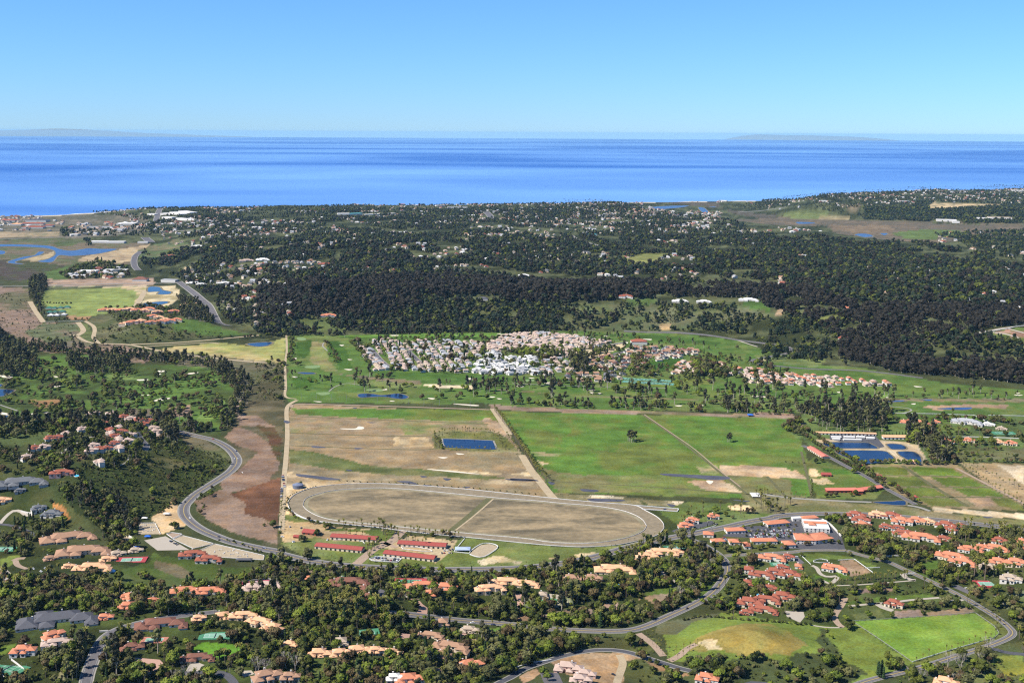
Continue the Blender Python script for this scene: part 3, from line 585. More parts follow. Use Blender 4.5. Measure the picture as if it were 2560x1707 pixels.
road('right', 'C4 860,455 1000,498 1200,548 1330,605 1460,665 1650,752 1850,852 2000,940 2130,1022 2225,1100 2255,1150 2200,1195 2050,1255 1800,1335 1500,1430 1250,1492 1000,1560 800,1640', 8.5, shoulder=.9)
road('village', 'C3 1790,500 1900,492 2050,485 2350,468 C4 500,455 700,450 860,455', 8, shoulder=1.2)
road('drive', 'C1 -60,235 60,240 160,265 250,300 320,340', 6, 'asphalt_dark', 0, False, edge=False)
road('drive', 'C1 -100,830 0,790 120,745 235,683', 7, 'asphalt', .8, False, edge=False)
road('drive', 'C1 1500,1490 1650,1485 1800,1476 1900,1500 1960,1560 2000,1650', 9, 'asphalt_dark', 0, False, edge=False)
road('drive', 'B1 1150,735 1190,800 1230,850 1210,890', 9, 'asphalt', 1.2, False, edge=False)
road('drive', 'C4 -20,1600 60,1565 200,1575', 8, 'asphalt_dark', 0, False, edge=False)
road('drive', 'C4 1960,1270 2120,1285 2200,1310 2400,1330', 8, 'asphalt_dark', 0, False, edge=False)
road('drive', 'C3 0,935 150,935 260,945', 6, 'asphalt_dark', 0, False, edge=False)
road('drive', 'C2 1180,985 1100,975', 10, 'asphalt', 1, False, edge=False)
road('drive', 'B4 490,850 640,910 860,1025 1020,1110 1180,1205 1300,1270 1440,1345', 8, 'asphalt', 1, False, edge=False)
road('drive', 'A2 900,1350 970,1390 1050,1480 1130,1545', 11, 'asphalt', 2, False, edge=False)
road('drive', 'A2 1270,1395 1320,1440 1390,1510', 11, 'asphalt', 2, False, edge=False)
road('drive', 'B3 1870,220 1910,240 1990,310', 11, 'asphalt', 2, False, edge=False)
road('drive', 'B3 560,220 640,140 740,110 950,65', 16, 'asphalt', 1, False, edge=False)
road('far', 'A1 1345,205 1325,260 1310,310', 34, 'asphalt', 4, False, off=1.0, edge=False, clear=15)
road('far', 'A1 1215,450 1265,490', 40, 'asphalt', 4, False, off=1.0, edge=False, clear=15)
road('far', 'A1 1185,565 1140,600 1125,640 1130,690 1160,725', 24, 'asphalt', 3, False, off=.8, edge=False, clear=12)
road('far', 'A1 1500,820 1580,880 1680,960 1740,1010 1775,1060 1800,1110 1840,1165 1920,1190', 20, 'asphalt', 3, False, off=.6, edge=False, clear=12)
road('far', 'A1 -100,860 200,858 400,850 700,843 1260,835 1480,830', 14, 'kerb', 0, False, off=.6, edge=False, clear=6)
road('far', 'A1 -100,468 500,450 900,432 1250,398 1700,390', 16, 'kerb', 0, False, off=.8, edge=False, clear=10)
road('far', 'A2 1930,235 1980,290', 40, 'asphalt', 4, False, off=1.0, edge=False, clear=20)
road('far', 'A3 500,432 570,475 800,545', 22, 'kerb', 0, False, off=1.0, edge=False, clear=22)
road('far', 'A4 2140,650 2240,675 2350,700', 22, 'kerb', 0, False, off=1.0, edge=False, clear=16)
road('far', 'A3 940,1235 1500,1255 1900,1310 2350,1390 B4 60,145 500,205 1000,225 1500,285', 11, 'asphalt', 1, False, off=.4, edge=False, clear=4)
road('far', 'A4 -50,240 150,225 350,195', 26, 'kerb', 0, False, off=1.0, edge=False, clear=16)

def path(pts, width, mat='dirt', off=.14, clear=1.0):
    w = line_world(pts); strip('path', w, width, M[mat], off); stamp_line(w, width/2+clear)
path('B2 345,470 262,530 262,700 262,800 248,1000 240,1080 232,1200 222,1400 215,1560', 9); path('A2 255,1270 258,1400 245,1500 B2 245,250 250,350 248,440 340,460', 6)
path('B2 1985,540 2060,650 2130,760', 13); path('B2 2230,930 2290,1030 2350,1110 B3 240,1160 320,1260 360,1300', 14)
path('C2 1230,290 1170,350 1100,400 1000,440 900,520 840,570', 14, 'pinkdirt', clear=3); path('C2 1050,380 1180,430', 8, 'pinkdirt')
path('B3 1090,590 1300,730 1500,880 1700,1040 1900,1200 2100,1350', 5, 'ditch'); path('B3 1110,590 1330,740 1530,880 1720,1040 1920,1200', 2.5, 'pinkdirt')
path('B3 2140,1110 2290,1270', 6, 'ditch'); path('B4 480,900 530,1100 570,1280', 5, 'ditch'); path('B4 110,1250 400,1290 800,1315 1150,1330 1430,1360 1560,1400', 7, 'kerb'); path('B3 350,1150 1200,1200 2000,1260', 3, 'ditch')
path('C2 1960,20 1800,160 1640,290', 13, 'ditch'); path('C2 1990,25 1830,165 1670,290', 3, 'dirt')
path('B4 1330,1020 1600,1200 1880,1360', 8, 'ditch'); path('B4 1780,1040 2050,1180 2350,1340', 6, 'pinkdirt'); path('B4 1130,1100 1850,1110', 3, 'ditch'); path('B4 1280,1195 2030,1200', 3, 'ditch'); path('B4 1430,1282 2190,1284', 3, 'ditch')
path('A1 590,1265 640,1275 760,1330 1050,1345 1200,1370 1400,1410 1700,1450 2100,1490 2280,1500', 12); path('A1 715,1150 780,1190 795,1230 785,1290 830,1335', 12); path('A1 655,1160 700,1230 640,1275', 16); path('A1 250,985 300,1070 365,1160', 16)
path('A1 1100,1345 1400,1335 1740,1310 2180,1268', 12); path('A1 1200,1365 1500,1345 1750,1330 1840,1340', 8); path('A1 1220,890 1170,980 1130,1040', 20)
path('B2 290,605 900,630 1950,670', 4, 'ditch'); path('B2 290,745 900,765 1450,775 1480,800 1490,880 900,875 290,850', 4, 'ditch'); path('B2 300,530 360,505 900,515 1960,550', 7, 'pinkdirt')
path('C4 1330,650 1370,690 1440,705', 8, 'concrete'); path('C4 1640,850 1400,870 1250,890 1100,900 880,920', 5, 'concrete'); path('C4 1640,855 1750,875 1840,870', 5, 'concrete'); path('C4 850,850 820,910 770,980 760,1020 790,1070 830,1100', 8, 'pinkdirt'); path('C4 830,1100 700,1100 560,1080', 3, 'concrete')
path('C4 1110,895 1160,930 1250,960', 9, 'concrete'); path('C4 570,580 610,600 640,650 700,675 780,670 770,700 720,730 640,700', 6, 'concrete'); path('C4 760,750 1000,740 1440,705', 3, 'concrete')
path('C3 1060,1150 1180,1240 1270,1340', 9, 'pinkdirt'); path('C3 1320,1380 1400,1340 1480,1270 1550,1240', 9, 'pinkdirt'); path('C1 110,540 160,520 210,520', 9, 'pinkdirt'); path('C1 130,540 150,580 230,610', 8, 'pinkdirt'); path('C1 -10,605 50,625 80,660 60,690 0,710', 5, 'concrete')
path('C1 0,230 40,180 90,135 130,120 180,130 220,160 290,155', 6, 'concrete'); path('C2 1330,860 1350,900 1400,930 1390,990', 12, 'paver'); path('C2 1730,1150 1820,1200 1850,1240', 8, 'paver'); path('C2 1260,1150 1240,1210', 10, 'paver'); path('C2 2200,820 2220,890 2200,940', 8, 'paver')
path('C2 980,770 1050,800 1070,870', 12, 'asphalt'); path('C3 50,830 70,880 50,940', 7, 'paver'); path('C3 900,1330 930,1400 900,1500 880,1568', 9, 'dirt'); path('C3 310,1480 350,1568', 20, 'asphalt'); path('C3 1340,700 1450,760', 6, 'concrete'); path('C1 1610,1480 1640,1420 1680,1400', 14, 'concrete')
path('B1 400,1000 560,880 700,800 820,770', 5, 'kerb'); path('B1 1000,1020 1060,990 1090,930', 3, 'kerb'); path('B2 610,400 660,360 760,330 900,350', 3, 'kerb'); path('A2 570,1330 560,1360 600,1400', 4, 'kerb'); path('B1 0,510 150,560', 4, 'kerb'); path('B1 2110,370 2060,430 2000,510 1985,580', 8, 'pinkdirt')
path('B4 1040,480 1100,515 1250,525 1380,540 1400,560 1330,580', 4, 'kerb'); path('B3 0,330 500,350 1300,370', 4, 'kerb'); path('A3 1890,1310 2060,1365', 6, 'concrete'); path('A4 1960,1250 2200,1205 2350,1190', 10, 'concrete'); path('A4 2060,1240 2300,1290 2200,1310', 6, 'concrete'); path('A4 2210,1215 2350,1250', 6, 'concrete')

for s_ in ('C1 1620,1270 1700,1225 1990,1245 2040,1280 1950,1350 1700,1330', 'C1 410,980 480,967 630,990 610,1008', 'C1 1185,1395 1300,1375 1315,1420 1205,1475', 'C2 905,1205 975,1212 955,1248', 'C2 1910,1125 2035,1105 2060,1160 1955,1185', 'C2 1605,1095 1715,1105 1695,1145', 'C2 1230,1045 1325,1065 1300,1115', 'C2 1155,785 1285,765 1275,815', 'C4 1460,565 1615,545 1635,600 1540,635', 'C4 455,485 560,482 900,512 1125,590 1060,608 940,532 600,532', 'C4 580,650 735,708 700,728', 'C4 850,890 1000,852 1550,822 1590,850 1100,888', 'C4 920,1000 1130,955 1170,1010 940,1038', 'C1 0,1255 120,1245 90,1300 0,1325', 'C4 1440,600 1500,680', 'C3 1120,820 1240,775 1395,765 1370,800', 'C3 1030,870 1150,825 1380,755 1440,770 1340,860 1230,915', 'C3 700,905 880,885 990,945 900,965', 'C3 250,1010 350,965 650,945 680,995', 'C1 1280,560 1900,600 2120,620 2000,700 1500,780 1250,800 1050,720', 'C2 750,800 830,800 860,870 780,860', 'C3 1820,540 1950,510 1950,570', 'C4 350,965 500,975 505,1010 470,1050', 'A4 1540,180 1600,150 2150,175 2180,200 1800,215 1560,215', 'A4 1760,620 1850,625 1880,650 1800,655', 'A3 940,640 1100,590 1350,590 1230,640 1120,690 980,690', 'A4 1930,540 2000,545 2060,580 1990,590', 'A4 0,985 110,1000 200,1060 110,1050', 'A4 240,1080 330,1040 320,1105', 'A4 560,1140 720,1095 860,1140 700,1175', 'A4 1540,1475 1840,1475 1880,1515 1580,1500'):
    if len(P(s_)) < 3: continue
    u = G(P(s_))[:, :2]; gx, gy = np.meshgrid(np.arange(u[:, 0].min(), u[:, 0].max(), 4), np.arange(u[:, 1].min(), u[:, 1].max(), 4)); kk = inside(gx.ravel(), gy.ravel(), u)
    for a_, b_ in zip(gx.ravel()[kk], gy.ravel()[kk]): stamp(a_, b_, 3)
# racetrack
OUT = P('B2 268,1340 285,1300 330,1262 420,1222 530,1198 700,1180 900,1171 1100,1174 1400,1190 1800,1222 2350,1280 B3 500,1310 800,1335 1030,1355 1120,1398 1215,1450 1265,1500 1275,1540 C3 1265,285 1225,325 1150,355 1000,390 850,415 600,428 400,420 201,405 C2 1900,360 1500,322 1200,288 1000,262 800,243 600,222 480,205 400,182 320,140 280,100')
INN = P('B2 395,1350 405,1315 440,1285 520,1258 620,1235 750,1220 1000,1208 1200,1215 1500,1240 2000,1290 2350,1315 B3 400,1335 700,1360 900,1392 1020,1430 1095,1475 1125,1520 C3 1130,245 1110,285 1040,325 900,365 700,393 500,397 300,385 C2 2250,355 1900,325 1400,278 1000,240 750,215 600,192 500,160 430,120 400,90')
wo = smoothline(list(G(OUT)[:, :2]), True, 5); wi = smoothline(list(G(INN)[:, :2]), True, 5)
sheet('racetrack', wo, M['track'], .16, world=True, step=22)
sheet('racetrack_chute', 'B3 1000,1352 1400,1384 1390,1408 1085,1388', M['track'], .18)
ci = wi.mean(0)
def shrink(w, d):
    t = np.roll(w, -1, 0)-np.roll(w, 1, 0); t /= np.hypot(t[:, 0], t[:, 1])[:, None]+1e-9; n_ = np.stack([-t[:, 1], t[:, 0]], 1)
    s = 1 if np.mean(np.sum(n_*(ci-w), 1)) > 0 else -1
    return w+n_*d*s
sheet('infield_verge', shrink(wi, 2), surf('verge_grass', (.30, .26, .17), (.14, .12, .06), scale=.05), .22, world=True, step=22)
sheet('infield', shrink(wi, 8), M['infield'], .28, world=True, step=22)
path('C2 1960,20 1800,160 1640,290', 12, 'ditch', .36); path('C2 1990,25 1830,165 1670,290', 3, 'dirt', .40)
for w in (wo, wi): stamp_line(w, 3)

BANK = surf('muddy_bank', (.10, .095, .05), (.20, .16, .10), scale=.06)
for n_, s_ in (('pond', 'B2 1565,800 1590,793 1960,808 1995,820 2020,878 1900,880 1590,865 1570,840'), ('pond', 'B2 850,425 900,415 980,418 1060,428 1200,415 1280,440 1240,462 1150,455 1060,442 880,450'), ('pond', 'B2 345,238 470,238 500,250 400,252'),
               ('pond', 'B4 670,826 1020,826 1080,845 1130,875 1000,876 740,870'), ('pond', 'B4 1195,838 1320,842 1370,880 1240,882 1210,860'), ('pond', 'B4 780,897 1150,895 1230,925 1265,965 1200,985 1050,1005 960,985 860,950'), ('pond', 'B4 1285,905 1420,903 1490,950 1490,1010 1440,1000 1330,950'),
               ('pond', 'B4 1070,1325 1180,1318 1340,1312 1370,1340 1330,1355 1180,1345'), ('pond', 'B1 -60,330 30,340 0,360 -60,360'), ('pond', 'B1 -200,378 100,382 120,395 60,425 0,440 -200,440'), ('pond', 'B1 -200,590 60,598 110,620 60,640 -200,645'), ('pond', 'B1 170,640 400,645 520,640 510,665 300,660'),
               ('pond', 'A1 2070,1340 2280,1325 2260,1355 2150,1365'), ('river', 'B4 1620,540 1900,530 1880,552 1720,550'), ('river', 'B4 1180,478 1330,470 1350,480 1220,488'), ('river', 'B4 1470,465 1580,465 1560,478'),
               ('river', 'A1 -100,508 200,508 420,520 500,545 600,560 740,540 850,545 980,545 950,560 800,590 600,605 500,600 440,655 310,650 400,630 460,590 440,555 340,535 100,525 -100,528'), ('river', 'A1 60,660 90,640 200,610 280,600 320,570 375,570 340,595 260,615 130,655 200,670 140,672'), ('river', 'A1 -100,560 40,562 30,590 -100,590'),
               ('pond', 'A1 1245,865 1340,865 1370,890 1440,905 1420,925 1320,925 1330,905 1240,905'), ('pond', 'A1 1185,1015 1250,995 1400,985 1410,1000 1340,1020 1200,1030'),
               ('river', 'A3 1170,195 1300,185 1480,182 1440,195 1350,205 1200,208'), ('river', 'A3 1560,198 1610,200 1650,235 1600,240'), ('river', 'A3 1650,190 1710,192 1700,197'), ('river', 'A4 440,320 560,322 600,332 460,335'), ('river', 'A4 930,425 1080,432 1090,442 960,438'), ('river', 'A4 1140,415 1210,415 1180,432'), ('river', 'B1 0,120 20,125 0,140 -60,140')):
    o = sheet(n_, s_, M['water' if n_ == 'pond' else 'river'], .3, smooth=True)
    if s_[:5] != 'B2 15':
        wb = smoothline(list(G(P(s_))[:, :2]), True, 5); strip('pond_bank', np.vstack([wb, wb[:1]])+.6*NR.randn(len(wb)+1, 2), 3.4 if s_[0] == 'B' else 7, BANK, .36, step=5)
    u = G(P(s_))[:, :2]; gx, gy = np.meshgrid(np.arange(u[:, 0].min(), u[:, 0].max(), 6), np.arange(u[:, 1].min(), u[:, 1].max(), 6)); k_ = inside(gx.ravel(), gy.ravel(), u)
    for a_, b_ in zip(gx.ravel()[k_], gy.ravel()[k_]): stamp(a_, b_, 8)
wl = np.vstack([smoothline(list(G(P('B2 1565,800 1590,793 1960,808 1995,820 2020,878'))[:, :2]), False, 5)]); strip('pond_edge', wl, 3.2, M['kerb'], .42); wl2 = smoothline(list(G(P('B2 1565,800 1570,840 1590,862'))[:, :2]), False, 5); strip('pond_edge', wl2, 2.5, M['kerb'], .44)
for s_ in ('B2 470,855 560,860 580,870 480,868', 'B2 340,1090 460,1100 720,1135 600,1140 480,1125 360,1110', 'B2 1180,1150 1290,1150 1360,1178 1250,1165', 'B2 830,870 910,875 840,882', 'B2 1380,1105 1440,1110 1400,1120', 'B2 1570,1125 1640,1130 1600,1145', 'B3 1250,1085 1500,1095 1790,1110 1820,1130 1700,1140 1500,1120 1300,1105', 'B3 580,1215 720,1225 700,1240 600,1235',
           'B3 300,1155 360,1165 330,1180', 'B3 0,1125 180,1135 220,1150 100,1142 0,1140', 'B3 1840,1305 1990,1315 1960,1322', 'B3 650,1295 930,1305 900,1320 680,1318', 'B2 235,640 285,650 270,665 240,660', 'B2 2100,1130 2330,1140 2300,1150 2150,1145', 'B2 750,1052 810,1058 780,1066', 'B4 2000,1445 2090,1452 2040,1460', 'B3 1300,1340 1370,1350 1340,1368', 'B2 1400,1180 1470,1185 1430,1195', 'B2 1730,1195 1800,1198 1760,1208', 'B2 930,655 1000,657 960,662', 'B2 810,533 850,535 830,542'):
    sheet('puddle', s_, M['puddle'], .2, smooth=True)
for s_ in ('B2 710,708 830,708 860,690 905,698 900,712 850,718 730,714', 'B2 1530,948 1610,950 1570,960', 'B2 1450,1048 1700,1068 1880,1092 1700,1078 1480,1056', 'B2 1680,915 1750,922 1700,928', 'B3 1630,1145 1690,1150 1660,1175'):
    sheet('salt_patch', s_, M['sand'], .22, smooth=True)
for s_ in ('B2 420,185 520,178 535,195 480,205 415,200', 'B2 930,380 1050,378 1070,392 1000,402 940,392', 'B2 510,408 600,403 620,418 560,430 520,420', 'B3 110,300 185,298 180,312 120,314', 'A2 345,1290 400,1288 420,1308 360,1312'):
    sheet('putting_green', s_, M['green'], .2, smooth=True)
BUN = ('B2 480,480 550,482 530,488|B2 300,272 350,274 330,282|B2 1120,475 1165,477 1140,482|B2 1090,375 1100,385 1060,385|B2 1440,452 1500,455 1480,465|B2 740,210 810,212 780,220|B2 770,126 810,130 780,134|B2 2190,345 2240,352 2210,362|B2 1760,285 1860,290 1800,300|B2 1960,440 2010,442 1980,450|B2 2020,455 2065,458 2040,464|B2 1660,500 1860,512 1840,520 1700,508'
       '|B3 30,345 100,355 60,362|B3 270,322 400,320 370,335 290,333|B3 620,385 700,385 660,392|B3 650,405 685,405 670,414|B3 720,412 750,412 735,422|B3 625,492 680,492 650,498|B3 1365,515 1430,515 1400,524|B3 1565,510 1610,513 1590,520|B3 2020,435 2110,438 2205,445 2190,454 2100,446 2030,442|B3 140,282 190,284 160,290|B3 1080,165 1120,175 1100,182|B3 1200,220 1225,222 1210,228|B3 1170,240 1215,245 1190,250'
       '|B4 1085,425 1120,425 1110,436|B4 780,402 830,400 800,410|B4 1425,352 1500,358 1450,362|B4 1400,500 1440,498 1430,508|B4 1190,446 1215,446 1200,452|B4 1195,550 1240,552 1220,558|B4 2265,425 2340,428 2300,434|B4 2280,410 2320,410 2300,416'
       '|B1 1310,225 1380,222 1385,230 1330,238|B1 1580,245 1660,237 1655,243 1590,255|B1 1150,298 1240,295 1235,303 1170,308|B1 1280,480 1350,455 1420,452 1420,460 1340,475|B1 430,350 510,350 470,362|B1 450,270 495,272 470,280|B1 65,100 105,104 90,112|B1 0,262 100,268 95,284 30,282|B1 0,570 80,585 60,597 0,585|B1 215,590 300,578 310,585 230,595|B1 270,608 315,606 290,614|B1 365,575 410,570 390,582|B1 1320,248 1355,250 1330,258|B1 1170,430 1250,425 1240,432'
       '|A2 1130,1268 1195,1268 1190,1274 1140,1275|A2 2020,1256 2060,1256 2050,1262|A3 1095,1300 1170,1302 1160,1310|A3 770,1272 810,1274 790,1279|A2 310,1460 340,1460 330,1475|A2 700,1350 740,1352 720,1360')
for s_ in BUN.split('|'): sheet('sand_bunker', s_, M['sand'], .24, smooth=True)
for s_, m_, k_ in (('C1 1170,230 1300,228 1345,318 1160,320', 'arena', 'riding_arena'), ('C1 1395,320 1440,308 1530,322 1450,355', 'pinkdirt', 'riding_arena'), ('C1 1450,360 1530,330 1790,400 1620,440', 'arena', 'riding_arena'), ('C1 1640,470 1800,400 2215,500 2210,535 1800,510', 'arena', 'riding_arena'), ('C1 1210,370 1390,335 1590,450 1320,455', 'concrete', 'paved_yard'),
                   ('C2 1790,480 1880,410 1960,400 2025,420 2015,450 1920,510 1850,512', 'arena', 'riding_arena'), ('C4 -180,330 0,255 190,245 210,215 400,190 640,180 700,210 820,340 850,445 300,440 330,380 90,350 -130,340', 'asphalt_dark', 'car_park'), ('C3 1340,290 1400,270 1530,230 1680,205 1700,235 1500,290 1400,330', 'asphalt_dark', 'car_park'),
                   ('C4 340,960 500,970 510,1010 470,1060 360,1010', 'concrete', 'paved_yard'), ('C2 950,530 1010,505 1220,525 1190,555 980,545', 'concrete', 'paved_yard'), ('B4 720,760 1100,765 1180,860 1100,880 720,800', 'asphalt_dark', 'car_park'), ('C4 1720,750 1800,745 1890,790 1880,820', 'asphalt', 'paved_yard'), ('C1 2010,1465 2110,1460 2135,1490 2040,1520', 'concrete', 'paved_yard'),
                   ('C2 1240,820 1300,800 1310,840 1260,850', 'concrete', 'paved_yard'), ('C3 240,810 440,830 430,870 250,850', 'concrete', 'paved_yard'), ('C4 475,665 540,665 500,720 480,700', 'concrete', 'paved_yard'), ('C4 410,500 440,500 510,560 450,570', 'asphalt', 'paved_yard'), ('C1 1070,1370 1100,1350 1340,1370 1370,1400 1290,1480 1230,1470 1110,1480', 'paver', 'paved_yard')):
    sheet(k_, s_, M[m_], .17); u = G(P(s_))[:, :2]; gx, gy = np.meshgrid(np.arange(u[:, 0].min(), u[:, 0].max(), 4), np.arange(u[:, 1].min(), u[:, 1].max(), 4)); kk = inside(gx.ravel(), gy.ravel(), u)
    for a_, b_ in zip(gx.ravel()[kk], gy.ravel()[kk]): stamp(a_, b_, 3)
w = resample(smoothline(list(COAST), False, 4), 30); strip('surf_line', w+np.array([0, 26]), 60, M['beachfoam'], 1.0, step=60)
print('stage setting done')

# ------------------------------------------------------------------ buildings
def rc(name, c, k=.72): return surf(name, c, tuple(x*k for x in c), scale=.25, var=.7, fine=.5, rough=.8)
ROOF = {'O': rc('orange_tiles', (.55, .21, .115)), 'T': rc('peach_tiles', (.68, .38, .21)), 'R': rc('dark_red_tiles', (.31, .10, .060)), 'B': rc('brown_tiles', (.36, .21, .13)), 'D': rc('dark_brown_roof', (.21, .095, .065)),
        'G': rc('grey_slate', (.14, .145, .15)), 'K': rc('charcoal_roof', (.10, .10, .11)), 'P': rc('pinkish_tiles', (.47, .345, .275)), 'M': rc('barn_red_metal', (.30, .07, .055), .85), 'L': rc('light_red_metal', (.55, .17, .12), .85),
        'W': rc('white_roof', (.60, .58, .54), .9), 'S': rc('silver_grey_roof', (.34, .34, .345), .8), 'V': rc('green_roof', (.05, .17, .12)), 'A': rc('teal_roof', (.10, .36, .38)), 'N': rc('sand_roof', (.42, .33, .24)), 'U': rc('blue_tarp', (.03, .14, .55))}
WALL = {'w': plain('white_stucco', (.64, .60, .54)), 'c': plain('cream_stucco', (.66, .54, .40)), 'p': plain('pink_stucco', (.62, .40, .33)), 'o': plain('terracotta_stucco', (.50, .15, .07)), 'y': plain('yellow_stucco', (.66, .52, .26)), 'g': plain('grey_boards', (.36, .37, .36)), 'b': plain('tan_boards', (.46, .34, .22)), 'r': plain('red_boards', (.28, .07, .05))}
GLASS = plain('window_glass', (.020, .026, .035), rough=.15, spec=.5); WOOD = plain('brown_wood', (.10, .06, .035)); DARK = plain('dark_opening', (.03, .028, .03)); METAL = plain('grey_metal', (.30, .30, .31))
win_me = mesh('window', boxv(-.8, .8, -.12, .10, -.85, .85), BF, [GLASS]); win_big = mesh('window', boxv(-1.3, 1.3, -.12, .10, -1.1, 1.1), BF, [GLASS]); door_me = mesh('door', boxv(-.7, .7, -.14, .10, -1.2, 1.2), BF, [WOOD])
chim_me = mesh('chimney', boxv(-.65, .65, -.5, .5, -2.2, 1.5)+boxv(-.85, .85, -.7, .7, 1.5, 1.85), BF+[tuple(i+8 for i in f) for f in BF], [WALL['w']])
def cone(v, f, p0, p1, r0, r1, n=5):
    d = Vector(p1)-Vector(p0); q = d.to_track_quat('Z', 'Y'); b0 = len(v)
    for p, r in ((p0, r0), (p1, r1)):
        for i in range(n): w = q @ Vector((r*math.cos(2*math.pi*i/n), r*math.sin(2*math.pi*i/n), 0))+Vector(p); v.append(tuple(w))
    for i in range(n): f.append((b0+i, b0+(i+1) % n, b0+n+(i+1) % n, b0+n+i))
def hip(cx, cy, w, d, z, rise, inset=None, o=.7):
    """closed hip roof with a fascia; inset 0 makes a gable"""
    a, b = w/2+o, d/2+o; along = w >= d; L = (a if along else b); s = (b if along else a) if inset is None else inset
    r = max(L-s, .3)
    rid = [(cx-r, cy), (cx+r, cy)] if along else [(cx, cy-r), (cx, cy+r)]
    v = [(cx-a, cy-b, z), (cx+a, cy-b, z), (cx+a, cy+b, z), (cx-a, cy+b, z), (cx-a, cy-b, z+.3), (cx+a, cy-b, z+.3), (cx+a, cy+b, z+.3), (cx-a, cy+b, z+.3), (rid[0][0], rid[0][1], z+.3+rise), (rid[1][0], rid[1][1], z+.3+rise)]
    f = [(0, 3, 2, 1), (0, 1, 5, 4), (1, 2, 6, 5), (2, 3, 7, 6), (3, 0, 4, 7)]
    f += [(4, 5, 9, 8), (5, 6, 9), (6, 7, 8, 9), (7, 4, 8)] if along else [(4, 5, 8), (5, 6, 9, 8), (6, 7, 9), (7, 4, 8, 9)]
    return v, f
HOUSES = []
def wing(root, roof, wall, cx, cy, w, d, h, rise=None, windows=True, gable=False, flatr=False, door=False):
    link('wall', mesh('wall', boxv(cx-w/2, cx+w/2, cy-d/2, cy+d/2, -3.5, h), BF, [wall]), root)
    if flatr:
        v = boxv(cx-w/2-.15, cx+w/2+.15, cy-d/2-.15, cy+d/2+.15, h, h+.6); link('roof', mesh('roof', v, BF, [roof]), root)
    else:
        v, f = hip(cx, cy, w, d, h, rise or min(w, d)*.22+.5, .5 if gable else None); link('roof', mesh('roof', v, f, [roof]), root)
    if windows:
        for fl in range(2 if h > 5 else 1):
            z = 1.7+3.1*fl; n = max(1, int(w/5.5))
            for i in range(n):
                if door and fl == 0 and i == n//2:
                    o = link('door', door_me, root); o.location = (cx-w/2+w*(i+.5)/n, cy-d/2-.02, 1.2); continue
                o = link('window', win_me if (i+fl) % 3 else win_big, root); o.location = (cx-w/2+w*(i+.5)/n, cy-d/2-.02, z)
            n = max(1, int(d/8))
            for i in range(n):
                o = link('window', win_me, root); o.location = (cx-w/2-.02, cy-d/2+d*(i+.5)/n, z); o.rotation_euler = (0, 0, -math.pi/2)
def house(pt, wz, roof, wall, rot, label, seed, wings=None, name='house', cat='house', group=None, storeys=2, chim=2, windows=True, gable=False):
    p = G([pt])[0]; W_ = wz/3.357*mpp(p)*(1.24 if name == 'house' else 1.35 if name == 'hillside_villa' else 1); r = random.Random(seed); x, y, z = p
    root = link(name, None); root.empty_display_size = 3; root.location = (x, y, z); tag(root, label, cat, group)
    rr, ww = ROOF[roof], WALL[wall]; hh = (8.0 if name == 'hillside_villa' else 6.4) if storeys == 2 else 3.8
    if wings is None:
        if W_ < 17: wings = [(0, 0, W_*.72, W_*.6, hh), (W_*.30, -W_*.28, W_*.38, W_*.42, hh-2.3)]
        elif W_ < 34: wings = [(-W_*.06, W_*.04, W_*.52, W_*.30, hh), (-W_*.33, -W_*.10, W_*.30, W_*.36, hh-2.2), (W_*.31, -W_*.05, W_*.34, W_*.27, hh-1.5+r.random()), (W_*.05, -W_*.20, W_*.20, W_*.16, hh-2.7)]
        else:
            wings = [(0, W_*.03, W_*.56, W_*.19, hh), (-W_*.36, -W_*.02, W_*.26, W_*.27, hh-2.4+r.random()*.6), (W_*.30, -W_*.04, W_*.28, W_*.18, hh-1.1), (W_*.42, -W_*.14, W_*.16, W_*.22, hh-2.7), (-W_*.12, -W_*.13, W_*.18, W_*.14, hh-1.8), (-W_*.18, W_*.17, W_*.24, W_*.14, hh-2.0)]
    wings = [(a_, b_*1.25, c_, d_*1.3, e_) for a_, b_, c_, d_, e_ in wings] if name in ('house', 'hillside_villa') else wings
    for k, wg in enumerate(wings): wing(root, rr, ww, *wg, windows=windows, gable=gable, door=(k == 0))
    for k in range(chim):
        wg = wings[k % len(wings)]; o = link('chimney', chim_me, root); o.location = (wg[0]+wg[2]*r.uniform(-.3, .3), wg[1]+wg[3]*r.uniform(.05, .25), wg[4]+min(wg[2], wg[3])*.2)
    th = math.radians(rot)+math.atan2(-x, y); root.rotation_euler = (0, 0, th)
    for wg in wings:
        c, s = math.cos(th), math.sin(th); hx, hy = x+wg[0]*c-wg[1]*s, y+wg[0]*s+wg[1]*c
        stamp(hx, hy, max(wg[2], wg[3])*.5+3); HOUSES.append((hx, hy, max(wg[2], wg[3])*.5))
        k = W_*.52; ux, uy = -hx/math.hypot(hx, hy), -hy/math.hypot(hx, hy); stamp(hx+ux*k*.75, hy+uy*k*.75, k*.5)
    return root
